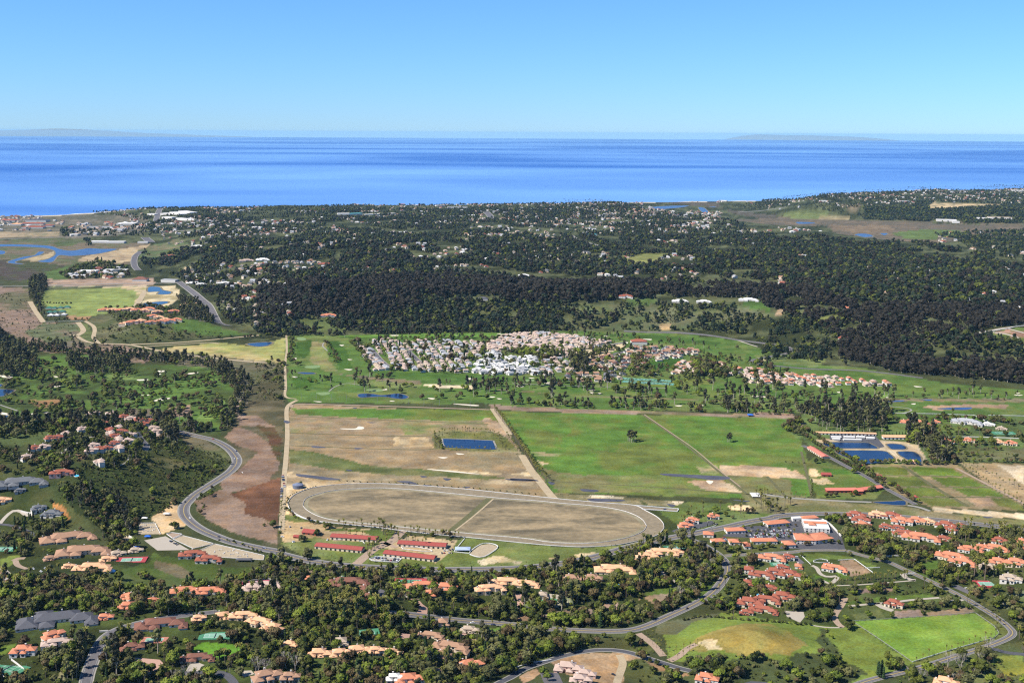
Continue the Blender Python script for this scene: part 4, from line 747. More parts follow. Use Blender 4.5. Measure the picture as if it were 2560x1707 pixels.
VILLAS = '''C1 325,118,95,G,w,10,2|white two-storey house with grey hipped roof on the left slope above a terrace wall
C1 445,150,130,G,w,-25,1|low white house with blue-grey roof right of the two-storey one on the left slope
C1 565,352,330,B,c,4,1|long low mansion with brown tiled roof on the left slope behind palms
C1 700,480,330,B,c,-6,2|big cream mansion with light brown hipped roofs, largest on the left slope
C1 780,618,240,T,c,-14,2|mansion with bright peach roofs beside the small blue pool on the left slope
C1 905,535,105,T,c,0,1|peach-roofed pavilion just left of the green and red tennis court
C1 575,598,80,T,c,0,1|small peach-roofed guest house left of the bright peach mansion
C1 425,530,90,B,c,8,1|small brown-roofed outbuilding left of the big brown-roofed mansion
C1 985,490,110,N,c,10,1|small tan-roofed lodge up the slope from the tennis court
C1 1140,462,95,N,c,0,1|round-cornered tan-roofed garage house by a blue roof behind the tennis court
C1 1620,505,180,R,w,-4,2|white house with dark red roof between the riding arenas and the green hollow
C1 1755,548,170,R,w,-10,2|second dark-red-roofed white house, nearer and to the right of the riding arena house
C1 1085,870,120,O,c,-70,2|tall orange-roofed house standing end-on above the street palms
C1 1080,945,130,O,c,-15,2|orange-roofed wing house beside the small pool at the foot of the end-on house
C1 1290,885,90,O,c,8,1|half-hidden orange roof right of the end-on orange house
C1 1560,815,200,O,w,-4,2|white villa with bright orange roof, left part of the pair over the street
C1 1755,820,210,O,w,-6,2|long white villa with orange roofs, right part of the pair over the street
C1 2140,790,170,P,c,-8,2|pink-roofed mansion in front of the crimson court
C1 2260,770,190,P,w,-18,2|white gabled mansion with pinkish roof right of the crimson court
C1 885,1025,105,O,w,-8,1|small orange-roofed gatehouse above the street bend
C1 480,1040,470,K,w,-3,1|very long house with dark charcoal roofs and white gable at lower left
C1 700,1025,110,K,w,-20,1|charcoal-roofed wing house at the right end of the long dark house
C1 445,1190,140,O,c,20,2|pinkish-orange roofed house with two towers at lower left
C1 485,1255,190,P,w,-4,2|white house with long pink tiled gable roof at lower left
C1 205,1315,150,O,w,-20,2|white villa with round orange roof above the tennis court at lower left
C1 425,1305,70,P,w,0,1|little pink-roofed garden house in the palms at lower left
C1 1350,1080,320,D,w,-2,1|long low house with dark red-brown roof below the street
C1 1670,1050,95,T,c,0,2|small peach-roofed house half hidden in trees left of the winding peach mansion
C1 1880,1015,150,T,c,6,1|narrow peach-roofed wing at the left end of the winding peach mansion
C1 2050,1025,190,T,c,-8,2|central block of the winding peach-roofed mansion in the palms
C1 2190,1080,200,T,c,-35,2|slanting peach-roofed wing of the winding mansion
C2 150,1130,150,T,c,-38,2|lowest right end wing of the winding peach-roofed mansion
C1 1110,1275,150,D,w,0,1|brown-roofed house among trees by the street right-hand side near the bottom
C1 1655,1365,210,D,c,-4,1|dark brown pyramid-roofed house with tan front near the bottom
C2 90,1530,200,B,g,14,2|large grey-brown shingle house with dormer at the bottom edge
C2 290,1540,130,B,g,-6,2|right wing house with shingle roof at the bottom edge beneath bare trees
C2 465,715,85,O,o,0,2|small terracotta house with flat white top at the left of the green court
C2 770,745,290,D,o,-4,2|large terracotta-walled mansion with dark brown roof in the middle estates
C2 905,795,140,D,o,-30,1|brown-roofed wing stepping down right of the terracotta mansion
C2 960,860,150,D,o,-25,1|nearest dark brown roof of the terracotta mansion beside the pale drive
C2 1195,760,95,O,w,-6,1|small orange-roofed guest house in front of the red and green court
C2 1400,770,220,O,w,4,2|orange-roofed mansion facing the round drive
C2 1460,840,75,O,p,0,2|orange-roofed entrance tower at the round drive
C2 1600,785,150,O,w,-12,2|right wing house of the orange-roofed mansion at the round drive
C2 1960,795,200,T,c,14,2|left part of the broad sand-peach mansion in the palms
C2 2110,740,220,T,c,0,2|middle part of the broad sand-peach mansion with turret
C2 2270,760,180,T,c,-8,2|right part of the broad sand-peach mansion in the palms
C2 1470,1180,190,B,c,-18,1|tan-roofed house left rear of the large tan estate below the road
C2 1640,1290,260,B,c,-18,2|largest tan-roofed estate house below the road
C2 1560,1340,130,B,c,-10,1|low tan roof at the front of the large tan estate
C2 1795,1130,130,N,c,-6,1|open tan pavilion with white piers below the road
C2 1570,1085,80,B,c,0,2|tan-roofed turret house behind the big palm
C2 1790,1440,190,O,w,18,2|white house with orange roofs and solar panels near the bottom
C2 1720,1480,90,O,w,0,2|small orange-roofed wing in front of the solar panel house
C2 1545,1490,80,B,c,0,1|little brown pyramid-roofed gazebo near the bottom
C2 540,1325,160,T,c,-6,1|peach-roofed block at the left end of the long peach villa near the bottom
C2 710,1325,150,T,w,4,1|low peach-roofed link building with arched door near the bottom
C2 860,1300,180,T,w,8,1|pale central hall of the long peach villa near the bottom
C2 1010,1320,110,T,w,0,2|white-fronted entrance block of the long peach villa
C2 1140,1325,150,T,w,-12,1|right-hand peach-roofed wing of the long villa near the bottom
C2 715,1230,90,N,w,0,1|octagonal sand-roofed pavilion above the long peach villa
C2 290,1255,110,T,c,-30,1|small peach-roofed house above the bare trees
C2 1290,1560,200,O,w,4,2|orange-roofed house cut off by the bottom edge of the picture
C2 1170,1550,120,W,w,0,2|white flat-roofed wing at the bottom edge left of the orange roof
C3 1130,525,150,T,c,12,2|sand-roofed villa at the left of the palm-ringed cluster below the curve
C3 1260,490,200,T,c,8,2|central sand-roofed mansion of the palm-ringed cluster below the curve
C3 1385,490,90,T,c,0,2|right-hand sand-roofed house of the palm-ringed cluster
C3 1050,560,90,T,c,10,1|lowest small sand roof of the palm-ringed cluster
C3 860,635,270,T,c,6,2|broad pale peach mansion in the middle of the wooded spur
C3 510,715,150,B,c,-4,2|tan-roofed house with chimney left of the pale peach mansion
C3 680,710,130,B,c,-6,2|second tan-roofed house between two chimneys near the pale peach mansion
C3 1240,650,70,N,c,0,1|small grey-tan roof among the trees right of the peach mansion
C3 260,840,60,N,w,0,1|white pool house by the green lagoon pool
C3 1455,265,105,O,w,14,2|white arched house with red roof at the end of the racetrack
C3 1515,220,90,O,w,-6,2|red-roofed house behind the arched house near the racetrack
C3 1690,185,80,O,w,0,2|small white house with red pyramid roof near the main road
C3 480,1460,190,P,p,-8,2|pale pink house under construction on the bare dirt ridge
C3 620,1500,140,P,p,-8,1|unfinished right wing of the pink house on the dirt ridge
C3 580,1545,150,P,p,-4,1|front wing of the unfinished pink house on the dirt ridge
C3 1640,1550,150,O,w,-8,2|bright orange roofed house at the bottom edge beside the bushes
C4 235,535,175,O,w,-2,2|large white house with red roof below the shopping car park
C4 370,530,85,R,w,0,2|red-roofed house just right of the large white house
C4 40,640,80,R,w,0,2|small red-roofed house at the left of the cream and red compound
C4 150,680,170,R,w,-6,2|left part of the cream compound with brown-red roofs
C4 265,655,130,R,w,0,2|middle part of the cream compound with brown-red roofs
C4 390,675,150,R,w,-10,2|right part of the cream compound with brown-red roofs
C4 320,605,90,R,w,0,1|rear roof of the cream compound with brown-red roofs
C4 30,735,60,R,w,0,1|tiny red-roofed hut at the front left of the cream compound
C4 225,780,100,R,c,0,1|red-roofed hexagonal house between the two red roofed compounds
C4 55,910,170,R,c,-6,2|left part of the big dark red roofed mansion
C4 190,890,180,R,c,-4,2|central part of the big dark red roofed mansion
C4 335,860,150,R,c,0,2|right part of the big dark red roofed mansion
C4 165,960,190,R,c,-6,1|front range of the big dark red roofed mansion
C4 20,985,90,R,c,0,1|leftmost low roof of the big dark red roofed mansion
C4 760,625,160,O,w,-4,2|white barn house with red roofs beside the brown riding ring
C4 700,600,70,O,w,0,1|small red roof behind the white barn house
C4 455,600,50,O,w,0,1|small cream gate house with red roof above the driveway
C4 1262,920,115,R,c,-12,2|dark red roofed cottage at the end of the pale garden drive
C4 1700,1565,150,T,w,-4,1|peach roof at the bottom edge in the lower right
C4 2240,710,130,N,w,0,2|unfinished cream house beside the red tennis court
C4 940,175,130,R,w,-6,2|white villa with dark red roof at the upper left of the right-hand village
C4 985,215,120,R,w,-6,2|second stepped villa under the upper left one in the right-hand village
C4 1000,260,105,O,w,0,2|orange-roofed villa at the front of the stepped villas
C4 1120,170,110,T,p,0,2|pink house with peach roof by the main road
C4 1240,180,120,R,w,-4,2|white villa with flat dark red roof by the main road
C4 1330,225,135,O,w,-6,2|white villa with orange roof, broadest of the middle row of the village
C4 1450,220,110,O,w,0,2|orange-roofed villa with white chimney right of the broadest villa
C4 1540,230,90,T,c,0,2|cream villa with peach roof at the right end of the middle row
C4 1700,260,130,R,w,-12,2|dark red roofed villa beyond the cream villa
C4 1740,300,80,R,w,-30,2|small white end house below the dark red roofed villa
C4 1815,255,60,R,w,0,1|smallest dark red roof near the main road at the right
C4 1190,275,85,R,w,0,2|dark red roofed house behind the front lawn hedge
C4 1290,285,80,R,w,0,2|dark red roofed house left of the front row
C4 1345,330,150,R,w,10,2|large dark crimson roof of the village front row
C4 1480,360,230,O,w,4,2|widest white villa with orange roof at the village front
C4 1680,365,100,R,c,0,1|low dark red house behind palms at the village front
C4 1900,465,150,O,w,0,2|red-orange roofed house at the top of the right cluster
C4 2110,455,160,O,w,-6,2|right-hand red-orange roof at the top of the right cluster
C4 1750,525,210,O,c,-8,2|broad red-orange roofed house, left of the right cluster
C4 1835,575,170,O,w,-10,2|nearest red roofed villa of the right cluster
C4 1990,450,80,O,w,10,2|gabled white villa between the two top roofs of the right cluster
C4 2145,390,100,R,w,0,2|house with dark red roof among tall palms at the far right
C4 2330,400,90,O,w,0,2|orange-roofed house at the right edge of the picture
C4 2320,450,80,O,w,0,1|lower orange-roofed house at the right edge
C4 2140,570,120,O,c,0,2|orange roof behind conifers at the far right
C4 2290,575,130,O,c,0,2|orange roofed house touching the right edge below the cluster
C4 2050,595,110,N,c,0,1|rounded tan roof in front of the orange roofs at the right
B1 175,1165,320,G,g,-4,1|large grey-green roofed house with many gables at the left edge
B1 170,1235,60,G,g,0,1|small grey pyramid-roofed summer house at the left edge
B1 520,1095,150,R,p,-6,2|terracotta house with big dark red hip roof and blue pool on the left hill
B1 20,1315,110,T,c,-4,1|peach roof cut by the left edge of the picture
B4 1440,665,190,O,w,-4,1|long peach-orange roofed house in the gardens under the golf course
B4 1870,665,190,S,w,-4,2|large white mansion with grey roof and chimneys behind a white wall
B4 2050,680,80,W,w,0,1|white outbuilding right of the white mansion
B4 1610,660,50,O,w,0,1|little orange-roofed hut left of the white mansion
B4 1700,830,100,O,w,-6,2|orange-roofed house with white walls right of the four ponds
B4 1885,820,75,O,c,0,2|orange-roofed house amid shrubs right of the four ponds
B4 2135,835,70,T,c,0,2|peach house left of a pair near the right edge
B4 2240,845,75,O,c,0,2|orange house right of a pair near the right edge
B4 2160,715,60,N,c,0,1|small brown-walled house by the court near the right edge
A1 2205,720,80,O,w,0,2|white house with orange roof alone on the scrub slope above the river
A1 1620,840,90,W,y,0,2|pale yellow flat-roofed villa left of a pair at the foot of the mesa
A1 1690,850,70,W,y,0,2|pale yellow flat-roofed villa right of a pair at the foot of the mesa
A1 1885,840,90,W,y,0,2|cream and yellow villa on its own at the foot of the mesa
A1 1660,530,90,W,w,0,2|white flat-roofed villa high on the bluff over the river
A1 1810,535,75,T,w,0,2|cream villa right of the white one high on the bluff
A1 1425,605,70,R,w,0,1|white house with red roof above the purple flowering slope
A1 2070,650,100,P,c,0,2|brown-pink villa on the mesa flank
A1 2205,645,90,W,w,0,2|bright white villa on the mesa flank
A2 370,600,65,W,w,0,2|bright white square house in the dark trees of the mesa
A2 55,640,85,W,w,0,2|low white villa at the left of the mesa
A2 1060,765,70,W,w,0,2|white rounded house on the scrubby spur
A2 1140,790,60,W,w,-20,2|white steep-gabled house on the scrubby spur
A2 610,1105,110,O,w,0,1|white ranch house at the foot of the dark eucalyptus grove
A2 580,675,100,R,w,0,1|long white house with red roof among mesa trees
A3 955,950,95,R,w,0,2|red-roofed house at the rim of the mesa
A3 1410,985,110,W,w,0,1|long white flat-roofed house at the mesa rim
A3 1610,990,100,W,w,0,1|second white flat-roofed house along the mesa rim
A3 1985,975,130,W,w,0,1|third and longest white house along the mesa rim
A3 100,770,80,W,w,0,1|white house in the dark trees over the village
A4 850,1050,55,O,w,0,2|white house with vivid orange roof in the dark trees at right
A4 835,1295,60,R,w,0,1|red-roofed house deep in the dark trees at right
A4 2280,1045,75,W,y,0,2|cream house among trees near the right edge
A4 1295,830,65,R,w,0,1|small white and red house in the right-hand woods
A4 1055,590,85,N,c,0,1|tan-roofed house in the right-hand woods
A4 1510,660,80,O,c,0,1|orange-tan roofed house in the upper right woods'''
for k, ln in enumerate(VILLAS.split('\n')):
    a, lab = ln.split('|'); t, a = a.split(' '); q_ = a.split(',')
    pt = P('%s %s,%s' % (t, q_[0], q_[1]))[0]
    house(pt, float(q_[2])*(1.0 if float(q_[2]) > 60 else 1.15), q_[3], q_[4], float(q_[5]), lab, k, storeys=int(q_[6]), chim=2 if float(q_[2]) > 80 else 1, windows=(t[0] != 'A'))

def cluster(pts, wz, roofs, walls, rots, label, group, seed):
    r = random.Random(seed)
    for p in P(pts):
        house(p, wz*r.uniform(.85, 1.15), r.choice(roofs), r.choice(walls), r.choice(rots)+r.uniform(-5, 5), label, r.random(), name='hillside_villa', cat='house', group=group, chim=1, windows=False)
cluster('B1 940,603 1040,628 1105,645 780,653 862,683 1160,655 1258,665 1292,725 1312,753 1322,793 928,742 1000,722 1018,755 935,772 1000,822 1082,833 1095,785 792,872 842,903 900,898 770,915 960,855 1010,893 560,775 500,805 425,810 372,885 297,895 232,972 690,735 780,603 845,1013 1065,665 820,910 960,795 1210,690',
        74, 'RRPRP', 'wwww', (0, -8, 20, -75), 'white stucco villa with dark red tile roof on the left hill above the winding road', 'white villas with red roofs on the left hill', 5)
cluster('A1 880,1068 950,1068 1020,1070 1085,1062 1150,1070 1215,1075 1320,1085 1460,1080 1280,1122 1335,1133 1390,1152 1185,1162 1270,1172 1342,1168 1112,1172 1422,1162 1640,1022 1572,1028 1482,1152 1250,1060 1060,1185',
        76, 'OTTO', 'wcp', (0, 8, -12), 'peach-roofed villa on the low green hill beside the polo field', 'peach-roofed villas on the low hill by the polo field', 6)

# town houses: rows seen as separate roofs; one set of shared meshes
def small_house(seed, roof, wall, w=11, d=13, h=5.6):
    r = random.Random(seed); gab = .5 if r.random() < .5 else None
    v = boxv(-w/2, w/2, -d/2, d/2, -2.5, h); f = list(BF); mi = [0]*6
    def add(vv, ff, m):
        b0 = len(v); v.extend(vv); f.extend(tuple(i+b0 for i in q) for q in ff); mi.extend([m]*len(ff))
    a, b2 = hip(0, 0, w, d, h, w*.22, gab); add(a, b2, 1)
    add(boxv(w*.1, w*.62, -d*.72, -d*.3, -2.5, h-2.6), BF, 0); a, b2 = hip(w*.36, -d*.5, w*.5, d*.4, h-2.6, 1.4, None); add(a, b2, 1)
    add(boxv(-w*.32, -w*.20, d*.1, d*.18, h, h+3.3), BF, 0)
    for x in (-w*.3, w*.02): add(boxv(x-.8, x+.8, -d/2-.08, -d/2+.1, h-2.4, h-.9), BF, 2)
    for y in (-d*.2, d*.2): add(boxv(-w/2-.08, -w/2+.1, y-.9, y+.9, h-2.4, h-.9), BF, 2)
    add(boxv(w*.16, w*.56, -d*.72-.08, -d*.72+.1, 0.1, 2.3), BF, 3)
    return mesh('town_house', v, f, [wall, roof, GLASS, WALL['b']], mi)
TH = {}
for nm, rfs, wls in (('pale', 'PNSP', 'wcww'), ('pink', 'PNPS', 'wwcw'), ('white', 'SWSW', 'wgww'), ('darkr', 'DKBN', 'wwww'), ('golf', 'OPBP', 'wcww'), ('far', 'NPSNGRBW', 'wcwwcwcw')):
    TH[nm] = [small_house(i*3+len(nm), ROOF[rfs[i]], WALL[wls[i]], 10+i % 3*2, 12+i % 2*3, 5.8 if i % 2 == 0 else 4.0) for i in range(len(rfs))]
TOWN = []
def fill(poly, kind, spacing, label, group, seed, jit=.12, rot=0.0, cat='house', name='town_house', minpx=0):
    r = random.Random(seed); w = G(P(poly))[:, :2]; x0, y0 = w.min(0); x1, y1 = w.max(0); c, s = math.cos(rot), math.sin(rot); L = max(x1-x0, y1-y0); mx, my = (x0+x1)/2, (y0+y1)/2
    sx, sy = spacing; cand = []
    for i in range(int(-L/sx), int(L/sx)+1):
        for j in range(int(-L/sy), int(L/sy)+1):
            a, b2 = i*sx+r.uniform(-jit, jit)*sx, j*sy+r.uniform(-jit, jit)*sy; cand.append((mx+a*c-b2*s, my+a*s+b2*c))
    ca = np.array(cand); ok = inside(ca[:, 0], ca[:, 1], w) & ~masked(ca[:, 0], ca[:, 1])
    for x, y in ca[ok]:
        if r.random() < .10: continue
        TOWN.append((float(x), float(y), rot+r.choice((0, 0, math.pi, math.pi/2))+r.uniform(-.1, .1)+math.atan2(-x, y)*.0, r.uniform(.9, 1.15), kind, r.randrange(len(TH[kind])), label, group))
        stamp(x, y, 8)
fill('A2 820,1335 930,1345 1130,1560 1000,1568 900,1440', 'pale', (16, 19), 'cream house with pale pink roof in the first row beside the golf course', 'pale houses in the first row by the golf course', 1, .08, .35)
fill('A2 960,1310 1650,1320 1910,1335 1900,1440 1800,1520 B2 1780,245 1400,235 1100,215 A2 1140,1540 980,1370', 'pale', (21, 24), 'cream house with light pinkish roof in the left half of the mid-valley village', 'pale houses in the left half of the mid-valley village', 2, .14, .2)
fill('A3 -120,1290 30,1260 250,1250 560,1285 840,1335 700,1375 430,1425 280,1440 100,1425 -20,1400 -160,1430 A2 1920,1390', 'pink', (16, 17), 'pinkish-orange roofed house in the densely packed centre of the mid-valley village', 'pinkish roofs in the packed centre of the mid-valley village', 3, .2, .3)
fill('B2 1800,250 1870,160 1970,80 2100,110 2350,110 B3 200,140 230,260 0,262', 'white', (18, 22), 'white and silver-grey apartment block on the golf side of the mid-valley village', 'white apartment blocks of the mid-valley village', 4, .25, .5)
fill('B3 230,150 480,60 640,110 560,230 430,230 300,290 240,260', 'pink', (24, 24), 'cream house with pinkish roof between the white blocks and the bare sandy lot', 'cream houses left of the bare sandy lot', 5, .3, .1)
fill('A3 960,1400 1000,1360 1540,1395 1560,1440 1280,1475 1120,1520 1050,1568 B3 860,230 700,215 640,190 720,120 800,95', 'darkr', (19, 22), 'white town house with dark roof right of the bare sandy lot', 'white town houses right of the bare sandy lot', 6, .3, .3)
fill('B3 440,240 640,250 960,235 930,330 600,330 440,300', 'darkr', (24, 24), 'white clubhouse building near the green tennis courts', 'white buildings near the green tennis courts', 7, .3, .1)
fill('B3 1340,190 1450,140 1650,150 1850,190 2000,200 2200,260 2350,300 2350,350 2100,335 1950,320 1830,270 1500,250 1350,250', 'golf', (23, 24), 'white house with orange roof in the right arm of the village along the golf course', 'white houses in the right arm of the village', 8, .3, .3)
fill('B4 120,330 200,260 420,255 700,280 960,300 1220,320 1220,355 980,350 700,360 420,355', 'golf', (23, 24), 'white house with orange or pale roof in the row at the right end of the golf course', 'white houses at the right end of the golf course', 9, .3, .1)
TOWN.sort(key=lambda t: math.hypot(t[0], t[1]))
for x, y, ro, s, kd, vi, lab, grp in TOWN[:300]:
    o = link('town_house', TH[kd][vi]); z = float(Z(x, y)); o.location = (x, y, z); o.rotation_euler = (0, 0, ro); o.scale = (s, s, s); tag(o, lab, 'house', grp); HOUSES.append((x, y, 8))
FARH = []
# houses spread over the mesa and the coast
def spread(poly, n, seed, cl=.5, s0=1.0):
    r = np.random.RandomState(seed); w = G(P(poly))[:, :2]; x0, y0 = w.min(0); x1, y1 = w.max(0)
    x = r.uniform(x0, x1, n); y = r.uniform(y0, y1, n); ok = inside(x, y, w) & (fbm(x, y, 330, 3, 41) > cl*.2-.12) & ~masked(x, y); sc_ = sdist(x, y, LAND); ok &= sc_ > 70
    for a, b2 in zip(x[ok], y[ok]):
        FARH.append((a, b2, r.uniform(0, 6.28) if r.rand() < .3 else r.uniform(-.4, .4), s0*r.uniform(.8, 1.45)))
spread('S 240,530 700,516 1200,508 1590,500 1700,540 1500,560 800,545 600,590 420,590', 2500, 1, .25, 1.05)
spread('A1 1250,330 2350,250 A2 2350,200 A3 1800,230 1700,330 A3 2350,400 A2 2350,430 1200,480 500,560 100,620 A1 2300,660 1500,560 1350,450', 2900, 2, .3, 1.05)
spread('A2 0,560 1300,480 2350,430 A3 2350,480 A4 1200,700 2350,700 2350,900 A3 2350,850 0,780 A2 1300,740 300,780', 1100, 3, .45, 1.0)
spread('A1 1500,700 2350,640 A2 700,640 1200,760 300,850 0,1180 A1 2300,1180 1900,1050 1550,830', 420, 4, .35, 1.0)
spread('A4 0,150 600,80 2350,20 2600,20 2600,300 2000,150 1000,210 300,230', 2500, 5, .18, 1.05)
spread('A3 620,220 1150,215 1750,250 1700,310 1300,280 700,280', 130, 6, -.5, 1.3); spread('A3 1290,340 1640,330 1640,390 1200,400', 60, 7, -.5, 1.2); spread('A4 170,380 760,370 760,410 180,440', 60, 8, -.5, 1.2)
spread('A4 1600,410 2600,400 2600,700 1900,560 1600,500', 200, 9, .1, 1.1); spread('A4 900,700 2350,750 2350,1150 1300,1050 900,900', 130, 10, .1, 1.0)
spread('A3 1230,145 2350,100 A4 0,130 300,110 -200,160', 200, 11, -.9, 1.2); spread('A1 -100,285 160,265 420,268 300,300 -100,310', 90, 12, -.9, 1.1); spread('A1 500,440 720,400 1250,330 1250,380 900,430', 60, 13, -.9, 1.3)
spread('A1 -100,300 480,300 700,330 1200,330 1200,420 500,400 -100,400', 150, 16, -.9, 1.5); spread('A1 640,720 1080,700 1080,790 550,800', 30, 14, -.9, 1.6); spread('A2 0,1050 300,1000 300,1150 0,1200', 20, 15, -.9, 1.1)
FARH.sort(key=lambda t: math.hypot(t[0], t[1]))
for x, y, ro, s in FARH: stamp(x, y, 9*s); d_ = math.hypot(x, y); stamp(x-x/d_*(10+d_*.0022), y-y/d_*(10+d_*.0022), 6*s+3)
PROTO = bpy.data.collections.new('prototypes')       # meshes the instancers draw from; never shown themselves
def scatter(name, label, cat, pts, rots, scales, idx, protos, group=None, kind='stuff'):
    """one object that places copies of a few meshes over many points"""
    if len(pts) == 0: return
    me_ = bpy.data.meshes.new(name); me_.vertices.add(len(pts)); me_.vertices.foreach_set('co', np.asarray(pts, np.float32).ravel())
    for an, arr in (('rz', rots), ('sc', scales)): a_ = me_.attributes.new(an, 'FLOAT', 'POINT'); a_.data.foreach_set('value', np.asarray(arr, np.float32))
    a_ = me_.attributes.new('vi', 'INT', 'POINT'); a_.data.foreach_set('value', np.asarray(idx, np.int32))
    c_ = bpy.data.collections.new(name+'_shapes')
    for i, pm in enumerate(protos): po = bpy.data.objects.new('%s_shape_%02d' % (name, i), pm); c_.objects.link(po)
    PROTO.children.link(c_)
    o = link(name, me_); tag(o, label, cat, group, kind)
    gt = bpy.data.node_groups.new(name, 'GeometryNodeTree'); gt.interface.new_socket('Geometry', in_out='INPUT', socket_type='NodeSocketGeometry'); gt.interface.new_socket('Geometry', in_out='OUTPUT', socket_type='NodeSocketGeometry')
    gi = gt.nodes.new('NodeGroupInput'); go = gt.nodes.new('NodeGroupOutput'); ip = gt.nodes.new('GeometryNodeInstanceOnPoints'); ci_ = gt.nodes.new('GeometryNodeCollectionInfo')
    ci_.inputs[0].default_value = c_; ci_.inputs['Separate Children'].default_value = True; ci_.inputs['Reset Children'].default_value = True
    ip.inputs['Pick Instance'].default_value = True
    def na(nm, dt):
        n = gt.nodes.new('GeometryNodeInputNamedAttribute'); n.data_type = dt; n.inputs[0].default_value = nm; return n
    r_, s_, i_ = na('rz', 'FLOAT'), na('sc', 'FLOAT'), na('vi', 'INT')
    cb = gt.nodes.new('ShaderNodeCombineXYZ'); gt.links.new(r_.outputs['Attribute'], cb.inputs[2])
    gt.links.new(gi.outputs[0], ip.inputs['Points']); gt.links.new(ci_.outputs[0], ip.inputs['Instance']); gt.links.new(i_.outputs['Attribute'], ip.inputs['Instance Index'])
    gt.links.new(cb.outputs[0], ip.inputs['Rotation']); gt.links.new(s_.outputs['Attribute'], ip.inputs['Scale']); gt.links.new(ip.outputs[0], go.inputs[0])
    md = o.modifiers.new('spread', 'NODES'); md.node_group = gt
    return o
if TOWN[300:]:
    kk_ = list(TH); base_ = {}; pro_ = []
    for k_ in kk_: base_[k_] = len(pro_); pro_ += TH[k_]
    a_ = np.array([t[:4] for t in TOWN[300:]]); scatter('more_town_houses', 'the farther houses of the mid-valley village in their rows', 'houses', np.column_stack([a_[:, 0], a_[:, 1], Z(a_[:, 0], a_[:, 1])]), a_[:, 2], a_[:, 3], [base_[t[4]]+t[5] for t in TOWN[300:]], pro_)
if FARH:
    a_ = np.array(FARH); scatter('distant_houses', 'small far houses scattered among the trees of the mesa and along the coast', 'houses', np.column_stack([a_[:, 0], a_[:, 1], Z(a_[:, 0], a_[:, 1])]), a_[:, 2], a_[:, 3], NR.randint(0, 8, len(a_)), TH['far'])
print('houses', len(bpy.data.objects), len(TOWN), len(FARH))

# ------------------------------------------------------------------ barns, shops, courts, fences, cars
def shed(pl, pr, depth, roof, wall, h, label, name='barn', cat='barn', gable=True, flatr=False, windows=False, posts=True, rise=None):
    a, b2 = G([P(pl)[0], P(pr)[0]]); L = math.hypot(b2[0]-a[0], b2[1]-a[1]); th = math.atan2(b2[1]-a[1], b2[0]-a[0]); nx, ny = -math.sin(th), math.cos(th)
    c = ((a[0]+b2[0])/2+nx*depth/2, (a[1]+b2[1])/2+ny*depth/2); root = link(name, None); root.location = (c[0], c[1], float(Z(c[0], c[1]))); root.rotation_euler = (0, 0, th); root.empty_display_size = 4; tag(root, label, cat)
    wing(root, ROOF[roof], WALL[wall], 0, 0, L, depth, h, rise, windows=windows, gable=gable, flatr=flatr)
    if posts:
        n = max(2, int(L/7)); pm = mesh('stall_door', boxv(-1.4, 1.4, -.14, .1, 0, 2.6), BF, [DARK])
        for i in range(min(n, 30)): o = link('stall_door', pm, root); o.location = (-L/2+L*(i+.5)/n, -depth/2-.02, .1)
    for t in np.linspace(-.5, .5, max(3, int(L/10))): stamp(c[0]+math.cos(th)*L*t, c[1]+math.sin(th)*L*t, depth*.6+3)
    return root
shed('C2 492,440', 'C2 882,478', 15, 'M', 'c', 4, 'long dark-red-roofed horse barn, front left of the four by the main road', rise=2.6)
shed('C2 622,362', 'C2 1008,388', 15, 'M', 'c', 4, 'long dark-red-roofed horse barn, rear left of the four beside the racetrack', rise=2.6)
shed('C2 1066,502', 'C2 1490,552', 15, 'M', 'c', 4, 'long dark-red-roofed horse barn, front right of the four by the main road', rise=2.6)
shed('C2 1186,420', 'C2 1590,445', 15, 'M', 'c', 4, 'long dark-red-roofed horse barn, rear right of the four beside the racetrack', rise=2.6)
shed('C2 385,318', 'C2 500,330', 14, 'M', 'r', 3, 'small red shed in the dirt yard left of the barns', name='shed', cat='shed'); shed('C2 312,350', 'C2 385,356', 7, 'M', 'r', 2, 'row of low red pens in the dirt yard left of the barns', name='shed', cat='shed')
shed('B4 530,882', 'B4 655,962', 13, 'L', 'c', 4, 'pinkish-red roofed barn at the right corner of the green meadow', rise=2.2); shed('B4 655,1110', 'B4 733,1112', 11, 'M', 'r', 3, 'small dark red barn beside the sand paddock', name='shed', cat='shed')
shed('B4 698,1248', 'B4 945,1246', 12, 'L', 'r', 4, 'left half of the long red stable above the dark pond'); shed('B4 960,1250', 'B4 1165,1222', 12, 'L', 'r', 4, 'right half of the long red stable above the dark pond'); shed('B4 925,1262', 'B4 1000,1260', 10, 'L', 'r', 5.5, 'raised red porch in the middle of the long red stable', posts=False)
for (x, y), w_ in (((1120, 1120), 'upper'), ((1274, 1205), 'middle'), ((1430, 1300), 'lower'), ((985, 1038), 'topmost and smallest')): shed('B4 %d,%d' % (x, y), 'B4 %d,%d' % (x+34, y), 7, 'M', 'w', 2.8, w_+' little red-roofed shelter along the green paddocks', name='shelter', cat='shed', posts=False)
shed('B4 590,758', 'B4 1110,768', 7, 'T', 'w', 3.4, 'long white arcade with peach roof behind the four ponds', name='arcade', cat='building'); shed('B4 1170,798', 'B4 1365,800', 12, 'T', 'w', 4.2, 'peach-roofed stable block behind the small right pond', name='stable', cat='stable')
for k, (x, y, w_) in enumerate(((735, 790, 80), (840, 790, 90), (945, 790, 70), (1030, 798, 65), (745, 806, 60), (835, 812, 150))): shed('B4 %d,%d' % (x, y), 'B4 %d,%d' % (x+w_, y+2), 5, 'W', 'w', 2.6, ('first', 'second', 'third', 'fourth', 'near left', 'near right')[k]+' white canopy over horse pens beside the left pond', name='canopy', cat='canopy', posts=False)
